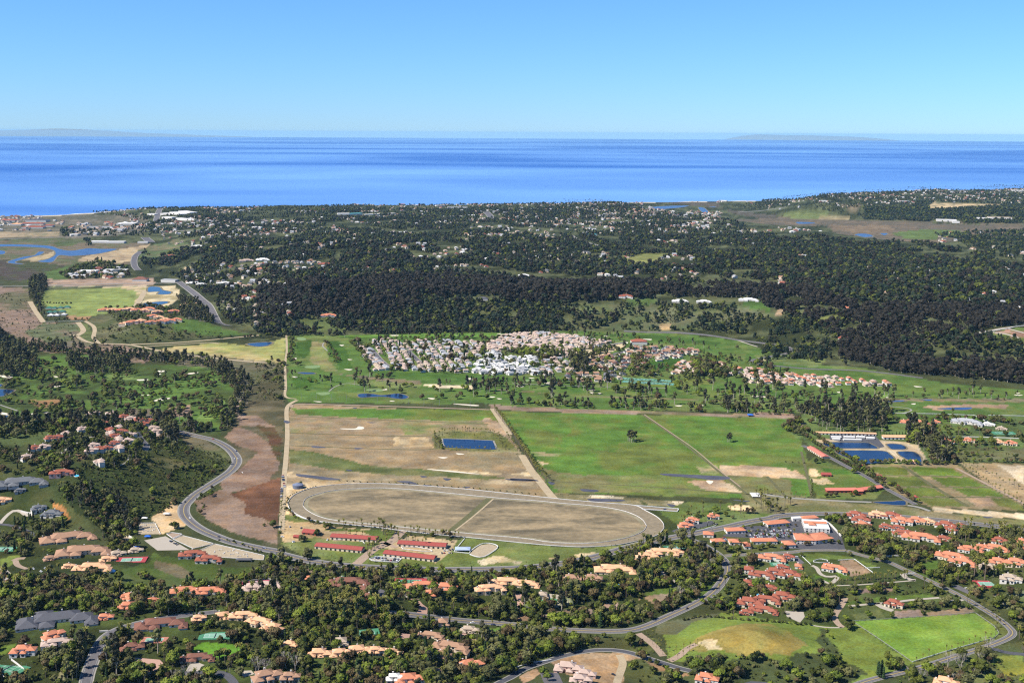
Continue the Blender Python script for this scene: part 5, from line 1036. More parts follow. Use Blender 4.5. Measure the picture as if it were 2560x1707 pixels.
shed('B4 1395,1000', 'B4 1438,1005', 10, 'T', 'p', 4, 'pink pump house on the bank between the right ponds', name='pump_house', cat='building', gable=False, posts=False)
for k, (x, y, w_) in enumerate(((380, 1050, 60), (430, 1050, 50), (480, 1047, 50), (530, 1042, 60), (385, 1085, 60), (435, 1083, 50), (490, 1080, 60), (395, 1112, 60), (450, 1110, 50), (510, 1105, 50))):
    shed('A1 %d,%d' % (x, y), 'A1 %d,%d' % (x+w_-8, y), 16, 'V' if k < 7 else 'W', 'w', 3.5, '%s stable block, %s from left in the %s row by the polo field' % ('green-roofed' if k < 7 else 'white-roofed', ('first', 'second', 'third', 'fourth', 'first', 'second', 'third', 'first', 'second', 'third')[k], ('rear', 'middle', 'front')[0 if k < 4 else 1 if k < 7 else 2]), name='stable', cat='stable', gable=False, posts=False)
SHOPS = [('C4 200,262', 'C4 385,245', 16, 'O', 'white shop row with orange roof at the top of the car park'), ('C4 410,212', 'C4 490,208', 8, 'W', 'white wall-like annex left of the orange carport'), ('C4 490,212', 'C4 625,205', 10, 'O', 'long orange-roofed carport along the main road'), ('C4 510,300', 'C4 720,310', 42, 'W', 'large white flat-roofed supermarket hall with orange rim'),
         ('C4 440,400', 'C4 600,405', 30, 'O', 'broad orange-roofed front of the supermarket, left part'), ('C4 600,405', 'C4 750,385', 28, 'O', 'broad orange-roofed front of the supermarket, right part'), ('C4 345,435', 'C4 435,432', 18, 'O', 'square orange-roofed shop left of the supermarket'), ('C4 70,405', 'C4 280,402', 14, 'O', 'white and orange shop row at the front of the car park'), ('C4 0,440', 'C4 60,440', 14, 'O', 'small orange-roofed shop at the front of the car park'),
         ('C3 1805,318', 'C3 1960,312', 15, 'O', 'white orange-roofed restaurant standing free in the car park'), ('C3 1605,345', 'C3 1690,350', 14, 'O', 'orange-roofed shop at the left tip of the car park'), ('C3 1690,410', 'C3 1790,402', 13, 'O', 'low orange-roofed shop behind bushes at the junction'), ('C3 1828,412', 'C3 1915,412', 15, 'O', 'orange-roofed shop with white top in the middle of the front row'), ('C3 1950,445', 'C3 2000,445', 10, 'R', 'dark red pavilion among palms in front of the shops')]
for a, b2, d_, r_, lab in SHOPS: shed(a, b2, d_, r_, 'w', 6 if d_ > 25 else 4.6, lab, name='shop', cat='shop', gable=False, flatr=r_ == 'W', windows=True, posts=False, rise=3)
shed('C4 505,262', 'C4 690,268', 6, 'O', 'w', 7.4, 'orange parapet roof strip along the back of the supermarket', name='shop', cat='shop', posts=False, rise=2); shed('C4 545,282', 'C4 600,284', 10, 'O', 'w', 8, 'orange roof lantern in the middle of the supermarket hall', name='shop', cat='shop', posts=False, gable=False)
FAR = '''A1 1385,262,80,70,W,white block at the left of the hilltop white complex
A1 1465,262,85,80,W,tall white block in the middle of the hilltop white complex
A1 1545,248,95,60,W,white block at the rear right of the hilltop white complex
A1 1400,295,85,50,W,front left white building of the hilltop complex
A1 1555,308,160,40,W,long low white building in front of the hilltop complex
A1 1265,264,60,60,W,white building left of the sloping highway
A1 1050,345,150,90,W,big white hall with pale blue roof on the flood plain
A1 830,372,180,40,S,white rows of parked trailers beside the show halls
A1 1010,385,80,60,N,tan hall near the highway on the flood plain
A1 620,436,60,50,W,white peaked tent pavilion on the flood plain
A1 820,498,140,60,W,left white shopping block by the river
A1 965,500,150,50,W,right white shopping block by the river
A1 1197,500,85,25,W,white bridge abutment building at the river mouth road
A1 720,752,150,60,W,cream building group by the polo field road
A1 960,742,190,45,W,long white stable halls by the polo field road
A1 690,785,110,30,W,low cream building in front of the group by the polo road
A1 870,762,70,40,S,grey building between the cream group and the long halls
A1 1170,820,120,40,D,dark roofed market by the crossroads
A1 1410,825,120,30,S,grey roofed garage by the crossroads
A2 735,262,100,60,W,white factory block left of the teal roof on the skyline
A2 835,262,120,50,A,teal roofed factory on the skyline
A2 1045,262,265,40,W,very long white factory on the skyline
A2 735,288,60,20,W,small white block below the teal roof
A2 1725,322,95,60,W,white store at the front of the far shopping centre
A2 1690,285,90,50,W,white store at the left of the far shopping centre
A2 1810,275,110,50,W,white store at the rear of the far shopping centre
A2 1900,318,80,40,R,red roofed store at the right of the far shopping centre
A2 1553,190,75,40,W,white school block near the shore
A2 1690,205,170,25,S,pale grey school buildings near the shore
A2 830,175,80,50,P,cream hotel on the shoreline
A1 60,318,130,90,R,dark crimson roof of the fairground at the left edge
A1 300,322,170,90,K,dark grandstand with steep black roof at the fairground
A1 250,345,220,50,R,crimson roofed exhibition hall in front of the grandstand
A1 270,375,180,60,R,second crimson roofed hall nearer than the first
A1 130,350,90,60,Y,multicoloured entrance canopy of the fairground
A1 400,362,80,50,R,small crimson hall at the right of the fairground
A4 1700,318,170,70,W,white factory at the foot of the far bluffs
A4 1780,330,60,60,W,white block at the right end of the far factory
A4 2020,305,120,60,W,white building right of the round dark tree
A4 2150,300,200,60,N,pale yard building at the foot of the bluffs at right
A4 2300,62,100,60,W,white building on top of the far right mesa
A4 1345,155,90,30,W,white clifftop houses on the far mesa
A4 670,150,70,40,W,pale blocks at the left end of the far mesa
A4 2310,775,160,16,W,long white rail-like building at the right edge
A3 1070,1350,130,30,R,dark red clubhouse roof at the top of the sandy lot
A3 1765,148,70,60,W,white apartment block on the far beach
A3 1840,135,60,50,W,white block at the right end of the far beach
A3 650,438,130,40,A,long teal roofed building in the mesa woods
A2 1900,980,90,60,K,dark solar panel field roof in the woods'''
for ln in FAR.split('\n'):
    t, rest = ln.split(' ', 1); q_ = rest.split(',', 5); x, y, w_, d_ = map(float, q_[:4]); pc = G(P('%s %g,%g' % (t, x, y)))[0]; d_ = min(d_, w_/3.357*mpp(pc)*.8)
    shed('%s %g,%g' % (t, x-w_/2, y), '%s %g,%g' % (t, x+w_/2, y), d_, {'Y': 'T'}.get(q_[4], q_[4]), 'w', 1.5 if 'solar' in q_[5] else 9 if q_[4] != 'K' else 14, q_[5], name='large_building', cat='building', gable=False, flatr=q_[4] in 'WSAN', posts=False, rise=6 if q_[4] in 'RKYP' else None)

def posts_line(w, every, h, r=.09):
    w = resample(w, every); v, f = [], []
    for p in w: z = float(Z(p[0], p[1])); b0 = len(v); v.extend(boxv(p[0]-r, p[0]+r, p[1]-r, p[1]+r, z-.3, z+h)); f.extend(tuple(i+b0 for i in q_) for q_ in BF)
    return v, f
def rail(w, z0, z1, th):
    w = resample(w, 4.0); t = np.gradient(w, axis=0); t /= np.hypot(t[:, 0], t[:, 1])[:, None]+1e-9; nn = np.stack([-t[:, 1], t[:, 0]], 1)*th/2; zz = Z(w[:, 0], w[:, 1]); v, f = [], []
    for i in range(len(w)):
        a, b2 = w[i]+nn[i], w[i]-nn[i]; v.extend([(a[0], a[1], zz[i]+z0), (b2[0], b2[1], zz[i]+z0), (b2[0], b2[1], zz[i]+z1), (a[0], a[1], zz[i]+z1)])
    for i in range(len(w)-1):
        for j in range(4): a, b2 = i*4+j, i*4+(j+1) % 4; f.append((a, b2, b2+4, a+4))
    return v, f
RAILM = plain('worn_white_rail', (.68, .66, .62))
GREYRAIL = plain('weathered_rail', (.34, .33, .30))
def fence(w, label, h=1.4, th=.35, every=3.0, mat=None, name='rail_fence', cat='fence', close=False):
    if isinstance(w, str): w = G(P(w))[:, :2]
    if close: w = np.vstack([w, w[:1]])
    mat = mat or M['white']; root = link(name, None); root.location = (w[0][0], w[0][1], float(Z(w[0][0], w[0][1]))); tag(root, label, cat)
    lo = Vector(root.location)
    for z0, z1 in (((h*.82, h), (h*.40, h*.52)) if mat is not RAILM else ((h*.55, h), (h*.25, h*.4))):
        v, f = rail(w, z0, z1, th); link('rail', mesh('rail', [tuple(Vector(p)-lo) for p in v], f, [mat]), root)
    v, f = posts_line(w, every, h+.1, .14); o = link('posts', mesh('posts', [tuple(Vector(p)-lo) for p in v], f, [mat]), root); o['kind'] = 'stuff'
def wall_line(pts, label, h=2.2, th=.5, mat=None):
    w = smoothline(list(G(P(pts))[:, :2]), False, 4); v, f = rail(w, -.5, h, th); o = link('garden_wall', mesh('garden_wall', v, f, [mat or WALL['w']])); tag(o, label, 'wall')
fence(np.vstack([wo, wo[:1]]), 'white outer rail running right round the oval racetrack', 1.3, .45, mat=RAILM); fence(np.vstack([wi, wi[:1]]), 'white inner rail along the infield of the oval racetrack', 1.1, .3, mat=RAILM)
fence('B3 1030,1356 1400,1386 1388,1408 1090,1388', 'white rail around the starting chute of the racetrack', 1.8, .7)
fence('C4 915,1048 1200,1030 1540,1008 1940,978', 'white fence along the upper side of the bright green lawn', 1.2, .16, mat=GREYRAIL); fence('C4 1945,982 2100,1090 2143,1150 2100,1190 1972,1224', 'white fence round the right end of the bright green lawn', 1.2, .16, mat=GREYRAIL); fence('C4 1972,1226 1700,1302 1412,1392', 'white fence along the road side of the bright green lawn', 1.3, .25); fence('C4 912,1052 1150,1210 1408,1390', 'white fence down the left side of the bright green lawn', 1.2, .16, mat=GREYRAIL)
fence('C1 1170,230 1300,228 1347,320', 'white fence of the small jumping arena left of the road bend', 1.6, .4); fence('C1 1398,320 1440,308 1530,322 1448,358', 'white fence of the tiny pink paddock by the road', 1.6, .4, close=True); fence('C1 1450,362 1530,332 1795,400 1620,442', 'white fence of the middle riding arena by the road', 1.3, .3, close=True); fence('C1 1640,472 1800,402 2218,500 2212,537 1800,512', 'white fence of the long jumping arena by the road', 1.3, .3, close=True)
fence(np.vstack([smoothline(list(G(P('C2 1790,480 1880,410 1960,400 2025,420 2015,450 1920,510 1850,512'))[:, :2]), True, 4)]), 'white fence round the pear-shaped sand paddock by the barns', 1.8, .55); fence('C2 1660,470 1790,484 M 0,0'.replace(' M 0,0', ''), 'short white fence joining the pear-shaped paddock', 1.6, .5)
fence('C2 1750,360 1700,420 1660,470', 'white fence beside the path to the pear-shaped paddock', 1.6, .45); fence('C2 650,372 800,365 900,385 910,400', 'white rail round the walking ring between the left barns', 1.5, .5); fence('C2 1220,430 1350,430 1460,450 1480,465 1400,465 1230,445', 'white rail round the walking ring between the right barns', 1.5, .5, close=True); fence('C2 950,530 1010,508 1222,526 1190,558 980,546', 'white fence round the parked trailers in front of the barns', 1.6, .6, close=True)
fence('C4 790,540 925,530 1080,642', 'white rail along the brown riding ring', 1.4, .4); fence('C4 1020,605 1140,600', 'white rail right of the brown riding ring', 1.4, .4); fence('C4 580,545 640,528 700,540 705,555 640,562 585,555', 'round white pen beside the white barn house', 1.4, .4, close=True); fence('C3 1500,305 1600,285 1710,250', 'row of white posts along the main road by the racetrack houses', 1.5, .4); fence('C4 470,490 560,575', 'white rail left of the village green', 1.3, .35)
fence('B4 1200,582 1600,588 1930,600 2060,665', 'long white fence behind the white mansion', 1.8, .8, 4); fence('B4 610,562 900,572 1150,582', 'white fence glimpsed through the grey-green wood', 1.8, .7, 4); fence('B4 2050,600 2350,606', 'white fence at the right edge of the golf course', 1.8, .8, 4); fence('A4 1960,1250 2210,1218 2350,1190', 'white fence of the far paddocks at the right edge', 2, 1.6, 6)
fence('A1 390,862 800,862 1250,855', 'white fence along the far side of the polo field', 1.8, 1.2, 6); fence('A1 365,1158 700,1152', 'pale fence along the near side of the polo field', 1.6, .8, 6); fence('C2 270,80 280,115 320,155 400,190 480,210 620,232', 'pale post fence outside the left turn of the racetrack', 1.6, .7)
fence('B1 2030,1075 2040,1085', 'short white barrier beside the marsh', 1.2, .4); fence('C3 0,1450 150,1400 330,1375', 'row of white boulders and rail above the ridge road', 1.2, .8, 4)
wall_line('C1 95,1375 205,1460', 'long white wall beside the tennis court at the lower left'); wall_line('C1 0,1490 40,1530', 'white wall at the near corner of the lower left tennis court'); wall_line('C4 655,200 720,240 770,290 815,340', 'stepped white retaining wall behind the supermarket', 2.6, 1.6); wall_line('C1 1050,325 1120,360 1168,398', 'white retaining wall below the dark ravine', 2.2, 1.5); wall_line('C1 910,1520 960,1530 1040,1500 1300,1490', 'white garden wall at the bottom below the clay terrace'); wall_line('C1 835,1140 910,1135', 'curved white entrance wall at the street bend', 2, .8)
wall_line('C1 2010,725 2270,700 2300,745', 'white wall round the crimson court'); wall_line('A3 430,1422 700,1372 930,1337 975,1338', 'long white wall at the back of the sandy lot', 3, 2.0); wall_line('C4 1130,495 1200,508 1300,502', 'white curved gate wall in the right-hand village', 2.2, .8); wall_line('C2 1060,655 1440,690', 'pale wall below the main road', 1.5, .6, M['kerb']); wall_line('B4 1750,665 2100,690', 'white wall in front of the white mansion', 2.2, 1); wall_line('C1 175,130 270,150', 'white terrace wall below the two-storey white house', 2.4, .8); wall_line('C4 1340,655 1440,650', 'white gate wall at the end of the palm avenue', 1.8, .8); wall_line('B4 1560,790 1900,780 2350,795', 'white road wall in front of the gardens', 1.6, .9)

CRT = {'g': plain('green_court', (.060, .20, .105)), 'r': plain('red_court', (.36, .055, .055)), 'm': plain('crimson_court', (.42, .075, .12)), 't': plain('teal_court', (.10, .27, .22)), 'b': plain('brick_court', (.40, .17, .11)), 'l': plain('light_green_court', (.18, .34, .24))}
def court(pt, rot, outer, inner, label, s=1.0, fenced=True):
    p = G(P(pt))[0]; root = link('tennis_court', None); root.location = (p[0], p[1], p[2]+.5); root.rotation_euler = (0, 0, math.radians(rot)); root.scale = (s, s, 1); tag(root, label, 'tennis court')
    link('slab', mesh('slab', boxv(-18, 18, -9.5, 9.5, -3, .1), BF, [CRT[outer]]), root); link('playing_surface', mesh('playing_surface', boxv(-12, 12, -5.6, 5.6, .1, .13), BF, [CRT[inner]]), root)
    v, f = [], []
    for x0, x1, y0, y1 in ((-12, 12, 5.4, 5.6), (-12, 12, -5.6, -5.4), (-12.1, -11.9, -5.4, 5.4), (11.9, 12.1, -5.4, 5.4), (-12, 12, 4, 4.15), (-12, 12, -4.15, -4), (-6.5, -6.3, -4, 4), (6.3, 6.5, -4, 4), (-6.3, 6.3, -.07, .07)):
        b0 = len(v); v.extend(boxv(x0, x1, y0, y1, .14, .16)); f.extend(tuple(i+b0 for i in q_) for q_ in BF)
    link('court_lines', mesh('court_lines', v, f, [M['white']]), root); link('net', mesh('net', boxv(-.06, .06, -6.2, 6.2, .15, 1.1), BF, [METAL]), root)
    if fenced:
        v, f = [], []
        for x in range(-18, 19, 6):
            for y in (-9.4, 9.4): b0 = len(v); v.extend(boxv(x-.07, x+.07, y-.07, y+.07, .1, 3)); f.extend(tuple(i+b0 for i in q_) for q_ in BF)
        link('fence_posts', mesh('fence_posts', v, f, [METAL]), root)
    for i in (-1, 0, 1): stamp(p[0]+i*11*s*math.cos(math.radians(rot)), p[1]+i*11*s*math.sin(math.radians(rot)), 12*s)
for a in (('C1 75,1440', -25, 'g', 'g', 'green tennis court behind a white wall at the lower left corner', 1.15), ('C1 1805,1172', 4, 'g', 'l', 'green tennis court in the trees right of the street'), ('C1 1105,535', 6, 'r', 'l', 'red and green tennis court beside the bright peach mansion', 1.15), ('C1 2160,738', 12, 'm', 'm', 'crimson sport court behind the pink-roofed mansion', 1.2), ('C1 1295,1207', 0, 'b', 'l', 'pale green court with brick surround above the clay terrace', .8), ('C1 30,445', 0, 'g', 'l', 'green tennis court at the left edge of the picture'),
          ('C2 645,692', 6, 'g', 'g', 'green tennis court behind the terracotta mansion', .9), ('C2 1295,718', 0, 'r', 'g', 'red and green tennis court with dark screens by the round drive house', 1.2), ('C2 905,1150', 14, 'g', 'g', 'green tennis court in the trees below the palm grove'), ('C3 1370,432', 10, 'g', 't', 'green tennis court among palms under the junction', .9), ('C4 2065,738', -4, 'r', 'l', 'red and green tennis court at the right edge beside the unfinished house', 1.2), ('C4 295,572', 0, 'g', 'l', 'small green court under the large white house', .7), ('B4 2180,748', 0, 'g', 'g', 'dark green court near the right edge below the white mansion', 1.3)): court(*a)
k = 0
for rw_ in range(2):
    for i_ in range(5):
        court('B3 %d,%d' % (965+i_*78+rw_*24, 292+i_*4+rw_*26), -24, 't', 'g', 'teal club tennis court, %s from left in the %s row by the golf course' % (('first', 'second', 'third', 'fourth', 'fifth')[i_], ('rear', 'front')[rw_]), 1.0, False)
def pool(pts, label, mat='pool', cat='swimming pool', name='swimming_pool'):
    o = sheet(name, pts, M[mat], .5, smooth=True, kind=None, step=4); tag(o, label, cat); w = smoothline(list(G(P(pts))[:, :2]), True, 4)
    strip('rim', np.vstack([w, w[:1]]), 1.2, M['concrete'], .55, kind=None, step=3, parent=o)
for s_, lab in (('C1 915,618 960,615 970,635 925,640', 'small blue pool beside the bright peach mansion'), ('C1 930,945 985,935 990,965 940,970', 'blue pool in shade at the foot of the end-on orange house'), ('B1 620,1098 660,1095 665,1110 630,1116', 'bright blue pool right of the terracotta hip-roofed house'), ('C4 85,818 120,815 125,832 92,836', 'dark blue pool by the hexagonal red roof'), ('C1 500,1005 560,1002 565,1012 505,1014', 'pale pool behind the long charcoal-roofed house'), ('C3 880,735 925,730 920,742 885,746', 'little white-rimmed pool before the pale peach mansion'), ('C4 10,905 55,900 60,918 15,920', 'pale blue pool inside the left part of the dark red mansion'), ('C2 1990,702 2030,700 2028,708 1992,710', 'small pool behind the sand-peach mansion')): pool(s_, lab)
M['lagoon'] = watermat('green_pool_water', (.05, .17, .09)); pool('C3 190,880 250,868 330,855 380,865 390,885 300,895 210,892', 'large green lagoon pool in the bright garden', 'lagoon')
def tent(pt, w_, d_, h, mat, label, name='canopy'):
    p = G(P(pt))[0]; v, f = hip(0, 0, w_, d_, h, 1.6, None, .1); root = link(name, None); root.location = p; tag(root, label, 'canopy'); link('roof', mesh('roof', v, f, [mat]), root); vv, ff = [], []
    for x in (-w_/2+.3, w_/2-.3):
        for y in (-d_/2+.3, d_/2-.3): b0 = len(vv); vv.extend(boxv(x-.12, x+.12, y-.12, y+.12, -1, h)); ff.extend(tuple(i+b0 for i in q_) for q_ in BF)
    link('frame', mesh('frame', vv, ff, [METAL]), root)
tent('C1 1240,348', 9, 6, 2.4, ROOF['U'], 'bright blue canopy beside the paved riding yard'); tent('B3 2000,603', 12, 10, 3, ROOF['U'], 'bright blue tarp roof behind the green meadow'); tent('C1 1130,445', 15, 5, 3, ROOF['U'], 'dull blue roof behind the tan garage house'); tent('C2 1735,455', 22, 14, 3, plain('pale_blue_cloth', (.35, .42, .55)), 'pale blue canopy by the pear-shaped paddock'); tent('B3 2040,1275', 14, 22, 2.5, ROOF['W'], 'white plank bridge cover by the corner of the meadow'); tent('C1 2050,545', 22, 8, 3, ROOF['K'], 'dark roofed open shed at the end of the long jumping arena'); tent('C1 1400,158', 10, 7, 2.6, ROOF['W'], 'white truck canopy on the dirt pad by the road bend'); tent('C1 1215,195', 9, 5, 2.6, ROOF['W'], 'white trailer roof below the ravine')
p = G(P('B2 352,1205'))[0]; root = link('storage_tank', None); root.location = p; tag(root, 'round blue-grey storage tank inside the left turn of the racetrack', 'tank'); v, f = [], []; cone(v, f, (0, 0, -1), (0, 0, 6), 9, 9, 20); link('shell', mesh('shell', v, f, [surf('tank_steel', (.10, .12, .17), (.14, .16, .2))]), root); v, f = [], []; cone(v, f, (0, 0, 6), (0, 0, 9), 9.3, 1, 20); f.append(tuple(range(20, 40))); link('lid', mesh('lid', v, f, [surf('tank_lid', (.12, .14, .2), (.16, .18, .24))]), root)

def ordw(n):
    w = 'first second third fourth fifth sixth seventh eighth ninth tenth eleventh twelfth thirteenth fourteenth fifteenth sixteenth seventeenth eighteenth nineteenth twentieth'.split()
    return w[n] if n < 20 else 'twenty-'+w[n-20] if n < 29 else 'thirtieth' if n == 29 else 'thirty-'+w[n-30] if n < 39 else 'fortieth' if n == 39 else 'forty-'+w[n-40]
# cars
def carmesh(col, seed):
    r = random.Random(seed); L, Wd = r.choice((4.5, 4.8, 5.1)), 1.85; hh = r.choice((1.0, 1.0, 1.25)); v, f, mi = [], [], []
    def add(vv, m, ff=BF): b0 = len(v); v.extend(vv); f.extend(tuple(i+b0 for i in q_) for q_ in ff); mi.extend([m]*len(ff))
    def taper(x0, x1, y, z0, z1, i0, i1, iy): return [(x0, -y, z0), (x1, -y, z0), (x1, y, z0), (x0, y, z0), (x0+i0, -y+iy, z1), (x1-i1, -y+iy, z1), (x1-i1, y-iy, z1), (x0+i0, y-iy, z1)]
    add(taper(-L/2, L/2, Wd/2, .32, .62, .0, .0, 0), 0); add(taper(-L/2, L/2, Wd/2, .62, hh-.08, .08, .25, .06), 0); add(taper(-L*.40, L*.22, Wd/2-.08, hh-.08, hh+.46, .35, .6, .16), 1); add(taper(-L*.40+.36, L*.22-.62, Wd/2-.26, hh+.46, hh+.52, .05, .05, .04), 0)
    for x in (-L*.30, L*.31):
        for y in (-Wd/2+.08, Wd/2-.08):
            n = 10; b0 = len(v)
            for yy in (y-.11, y+.11):
                for i in range(n): v.append((x+.34*math.cos(6.283*i/n), yy, .34+.34*math.sin(6.283*i/n)))
            f.append(tuple(b0+i for i in range(n))); f.append(tuple(b0+n+n-1-i for i in range(n))); mi.extend([2, 2])
            for i in range(n): f.append((b0+i, b0+(i+1) % n, b0+n+(i+1) % n, b0+n+i)); mi.append(2)
    add(boxv(L/2-.05, L/2+.02, -.8, -.45, .58, .72), 3); add(boxv(L/2-.05, L/2+.02, .45, .8, .58, .72), 3); add(boxv(-L/2-.02, -L/2+.05, -.8, -.5, .6, .75), 4); add(boxv(-L/2-.02, -L/2+.05, .5, .8, .6, .75), 4)
    return mesh('car', v, f, [col, GLASS, DARK, M['white'], WALL['r']], mi)
CC = {n: plain(n.replace(' ', '_')+'_car_paint', c, .3, .5, .05) for n, c in (('white', (.72, .72, .71)), ('silver', (.42, .43, .45)), ('black', (.02, .02, .022)), ('dark grey', (.09, .09, .10)), ('red', (.38, .03, .025)), ('dark blue', (.03, .05, .14)), ('tan', (.36, .30, .22)))}
CM = {n: carmesh(c, i) for i, (n, c) in enumerate(CC.items())}
def car(x, y, th, col, label, group=None, s=1.0):
    o = link('car', CM[col]); o.location = (x, y, float(Z(x, y))+.26); o.rotation_euler = (0, 0, th); o.scale = (s, s, s); tag(o, label, 'car', group); return o
def near_dir(x, y):
    best = (1e9, 0)
    for w in ROADS.values():
        d2 = np.hypot(w[:, 0]-x, w[:, 1]-y); i = int(np.argmin(d2))
        if d2[i] < best[0]: j = min(i+1, len(w)-1); i0 = j-1; best = (d2[i], math.atan2(w[j][1]-w[i0][1], w[j][0]-w[i0][0]))
    return best[1]
for pt, c_, lab in (('B1 1985,900', 'dark blue', 'dark car rounding the top of the road bend by the marsh'), ('B1 1968,963', 'white', 'white car in the left lane of the bend by the marsh'), ('B1 1997,963', 'white', 'white car in the right lane of the bend by the marsh'), ('B1 1553,1326', 'black', 'black car on the road beside the sandy shoulder'), ('C1 1594,187', 'white', 'white car on the road opposite the dirt pad'), ('B1 1790,797', 'red', 'red car on the upper straight of the curving road'),
                    ('C1 1837,344', 'dark grey', 'dark grey car passing the riding arenas'), ('C1 2220,440', 'silver', 'silver car just beyond the riding arenas'), ('C2 68,440', 'dark blue', 'dark car on the road left of the barns'), ('C3 690,550', 'black', 'black car below the right end of the racetrack'), ('C3 1468,945', 'black', 'black car alone on the lower loop road'), ('C2 1815,1063', 'white', 'white pickup on the loop road above the tan pavilion'), ('C2 1990,1080', 'dark blue', 'dark car behind the white pickup on the loop road'),
                    ('C4 700,150', 'white', 'white car on the main road behind the supermarket'), ('C4 890,140', 'white', 'white car on the main road by the first red villa'), ('C4 2190,248', 'white', 'white car on the main road near the right edge'), ('C4 2270,250', 'silver', 'silver car farther right on the main road'), ('C4 440,182', 'black', 'black car turning by the orange carport'), ('C4 1867,777', 'white', 'white car parked in the side yard right of the road'), ('C2 1370,930', 'black', 'black car on the round drive'), ('C4 795,395', 'silver', 'silver car in the lane right of the supermarket'),
                    ('C1 280,612', 'white', 'white van by the crane truck on the left slope'), ('C1 380,610', 'silver', 'silver pickup near the white van on the left slope'), ('C1 345,635', 'white', 'white car nearest the orchard on the left slope'), ('C2 600,368', 'white', 'white trailer truck at the left end of the rear barn'), ('C2 222,342', 'white', 'white horse trailer beside the levee'), ('C2 315,385', 'silver', 'silver pickup at the front of the dirt yard'), ('C3 850,1498', 'black', 'black car on the dirt pad of the unfinished house'), ('B3 1283,1390', 'dark blue', 'dark starting truck in the racetrack chute'), ('C1 2060,1380', 'dark grey', 'dark car in the pale forecourt at the bottom'), ('C1 885,1470', 'white', 'white truck parked on the street near the bottom'), ('C1 880,1335', 'silver', 'silver car parked by the street trees'), ('C4 440,512', 'white', 'white car in the yard beside the large white house')):
    q_ = G(P(pt))[0]; car(q_[0], q_[1], near_dir(q_[0], q_[1]), c_, lab, s=1.1)
def carlot(lines, group, what, seed, gap=2.9, prob=.8, s=1.0):
    r = random.Random(seed)
    for ri, (pts, rowlab) in enumerate(lines):
        w = resample(G(P(pts))[:, :2], gap); th = math.atan2(w[-1][1]-w[0][1], w[-1][0]-w[0][0])+math.pi/2; n = 0; got = []
        for q_ in w:
            if r.random() < prob: got.append((q_[0], q_[1], r.choice(('white', 'silver', 'black', 'dark grey', 'white', 'silver', 'red', 'dark blue', 'tan', 'dark grey'))))
        for i, (x, y, c_) in enumerate(got): car(x, y, th+r.choice((0, math.pi)), c_, '%s car, %s from left in the %s %s' % (c_, ordw(i), rowlab, what), group, s)
carlot([('C3 2010,290 2200,285', 'rear row'), ('C3 1990,322 2330,318', 'second row'), ('C3 2000,330 2330,327', 'third row'), ('C3 2010,352 2280,350', 'fourth row'), ('C3 2120,300 2340,292', 'short right row'), ('C4 20,300 180,292', 'row behind the shops'), ('C4 200,300 400,285', 'right rear row'), ('C4 190,325 390,312', 'right middle row'), ('C4 60,345 330,340', 'front row'), ('C4 490,222 620,216', 'carport row'), ('C3 1780,350 1800,380', 'tip row')], 'cars parked in the shopping car park', 'of the car park', 3, 3.1, .72)
carlot([('C2 1000,520 1190,535', 'rear row'), ('C2 985,538 1180,550', 'front row')], 'trailers parked in front of the barns', 'of the fenced yard', 4, 4.2, .8, 1.4); carlot([('C2 285,260 380,268', 'rear row'), ('C2 290,380 340,388', 'front row')], 'vehicles in the ranch dirt yard', 'of the dirt yard', 5, 3.6, .7); carlot([('C2 1580,460 1650,450', 'upper row'), ('C2 1560,480 1640,478', 'lower row')], 'vehicles at the right end of the barns', 'right of the barns', 6, 3.3, .8); carlot([('B4 740,782 1080,790', 'row')], 'vehicles behind the left pond', 'behind the left pond', 8, 6, .5); carlot([('C1 1430,378 1500,415', 'row')], 'vehicles at the middle arena', 'beside the middle riding arena', 9, 4, .7)
carlot([('B2 225,1105 240,1200', 'line'), ('B2 218,1210 212,1300', 'lower line')], 'vehicles parked along the levee', 'along the levee road', 10, 5, .7); carlot([('C3 1650,215 1720,240', 'row')], 'cars by the racetrack houses', 'behind the arched house', 11, 3.2, .7)
# show jumps
jm = mesh('jump', boxv(-1.7, 1.7, -.08, .08, .4, .6)+boxv(-1.7, 1.7, -.08, .08, .9, 1.1)+boxv(-1.9, -1.6, -.4, .4, 0, 1.4)+boxv(1.6, 1.9, -.4, .4, 0, 1.4), [tuple(i+8*k for i in q_) for k in range(4) for q_ in BF], [M['white']])
for grp, pts in (('small jumping arena', 'C1 1200,250 1225,245 1265,262 1295,262 1215,290 1250,295 1290,285'), ('long jumping arena', 'C1 1850,452 1880,480 1920,465 1945,490 1990,478 2005,505 2060,490 2075,505 1800,470 1960,455')):
    pp = sorted(zip(P(pts), G(P(pts))), key=lambda t: t[0][0])
    for i, (a, q_) in enumerate(pp): o = link('show_jump', jm); o.location = q_; o.rotation_euler = (0, 0, rng.uniform(0, 3.1)); o.scale = (1.3,)*3; tag(o, 'white show jump, %s from left in the %s' % (ordw(i), grp), 'jump', 'show jumps in the '+grp)
pm = mesh('net_pole', boxv(-.2, .2, -.2, .2, -1, 15), BF, [METAL])
for i, q_ in enumerate(resample(G(P('B2 380,462 700,478 1100,495 1500,515 1930,545'))[:, :2], 34)): o = link('net_pole', pm); o.location = (q_[0], q_[1], float(Z(q_[0], q_[1]))); tag(o, 'tall grey net pole, %s from left along the golf course edge' % ordw(i), 'pole', 'net poles along the golf course edge')

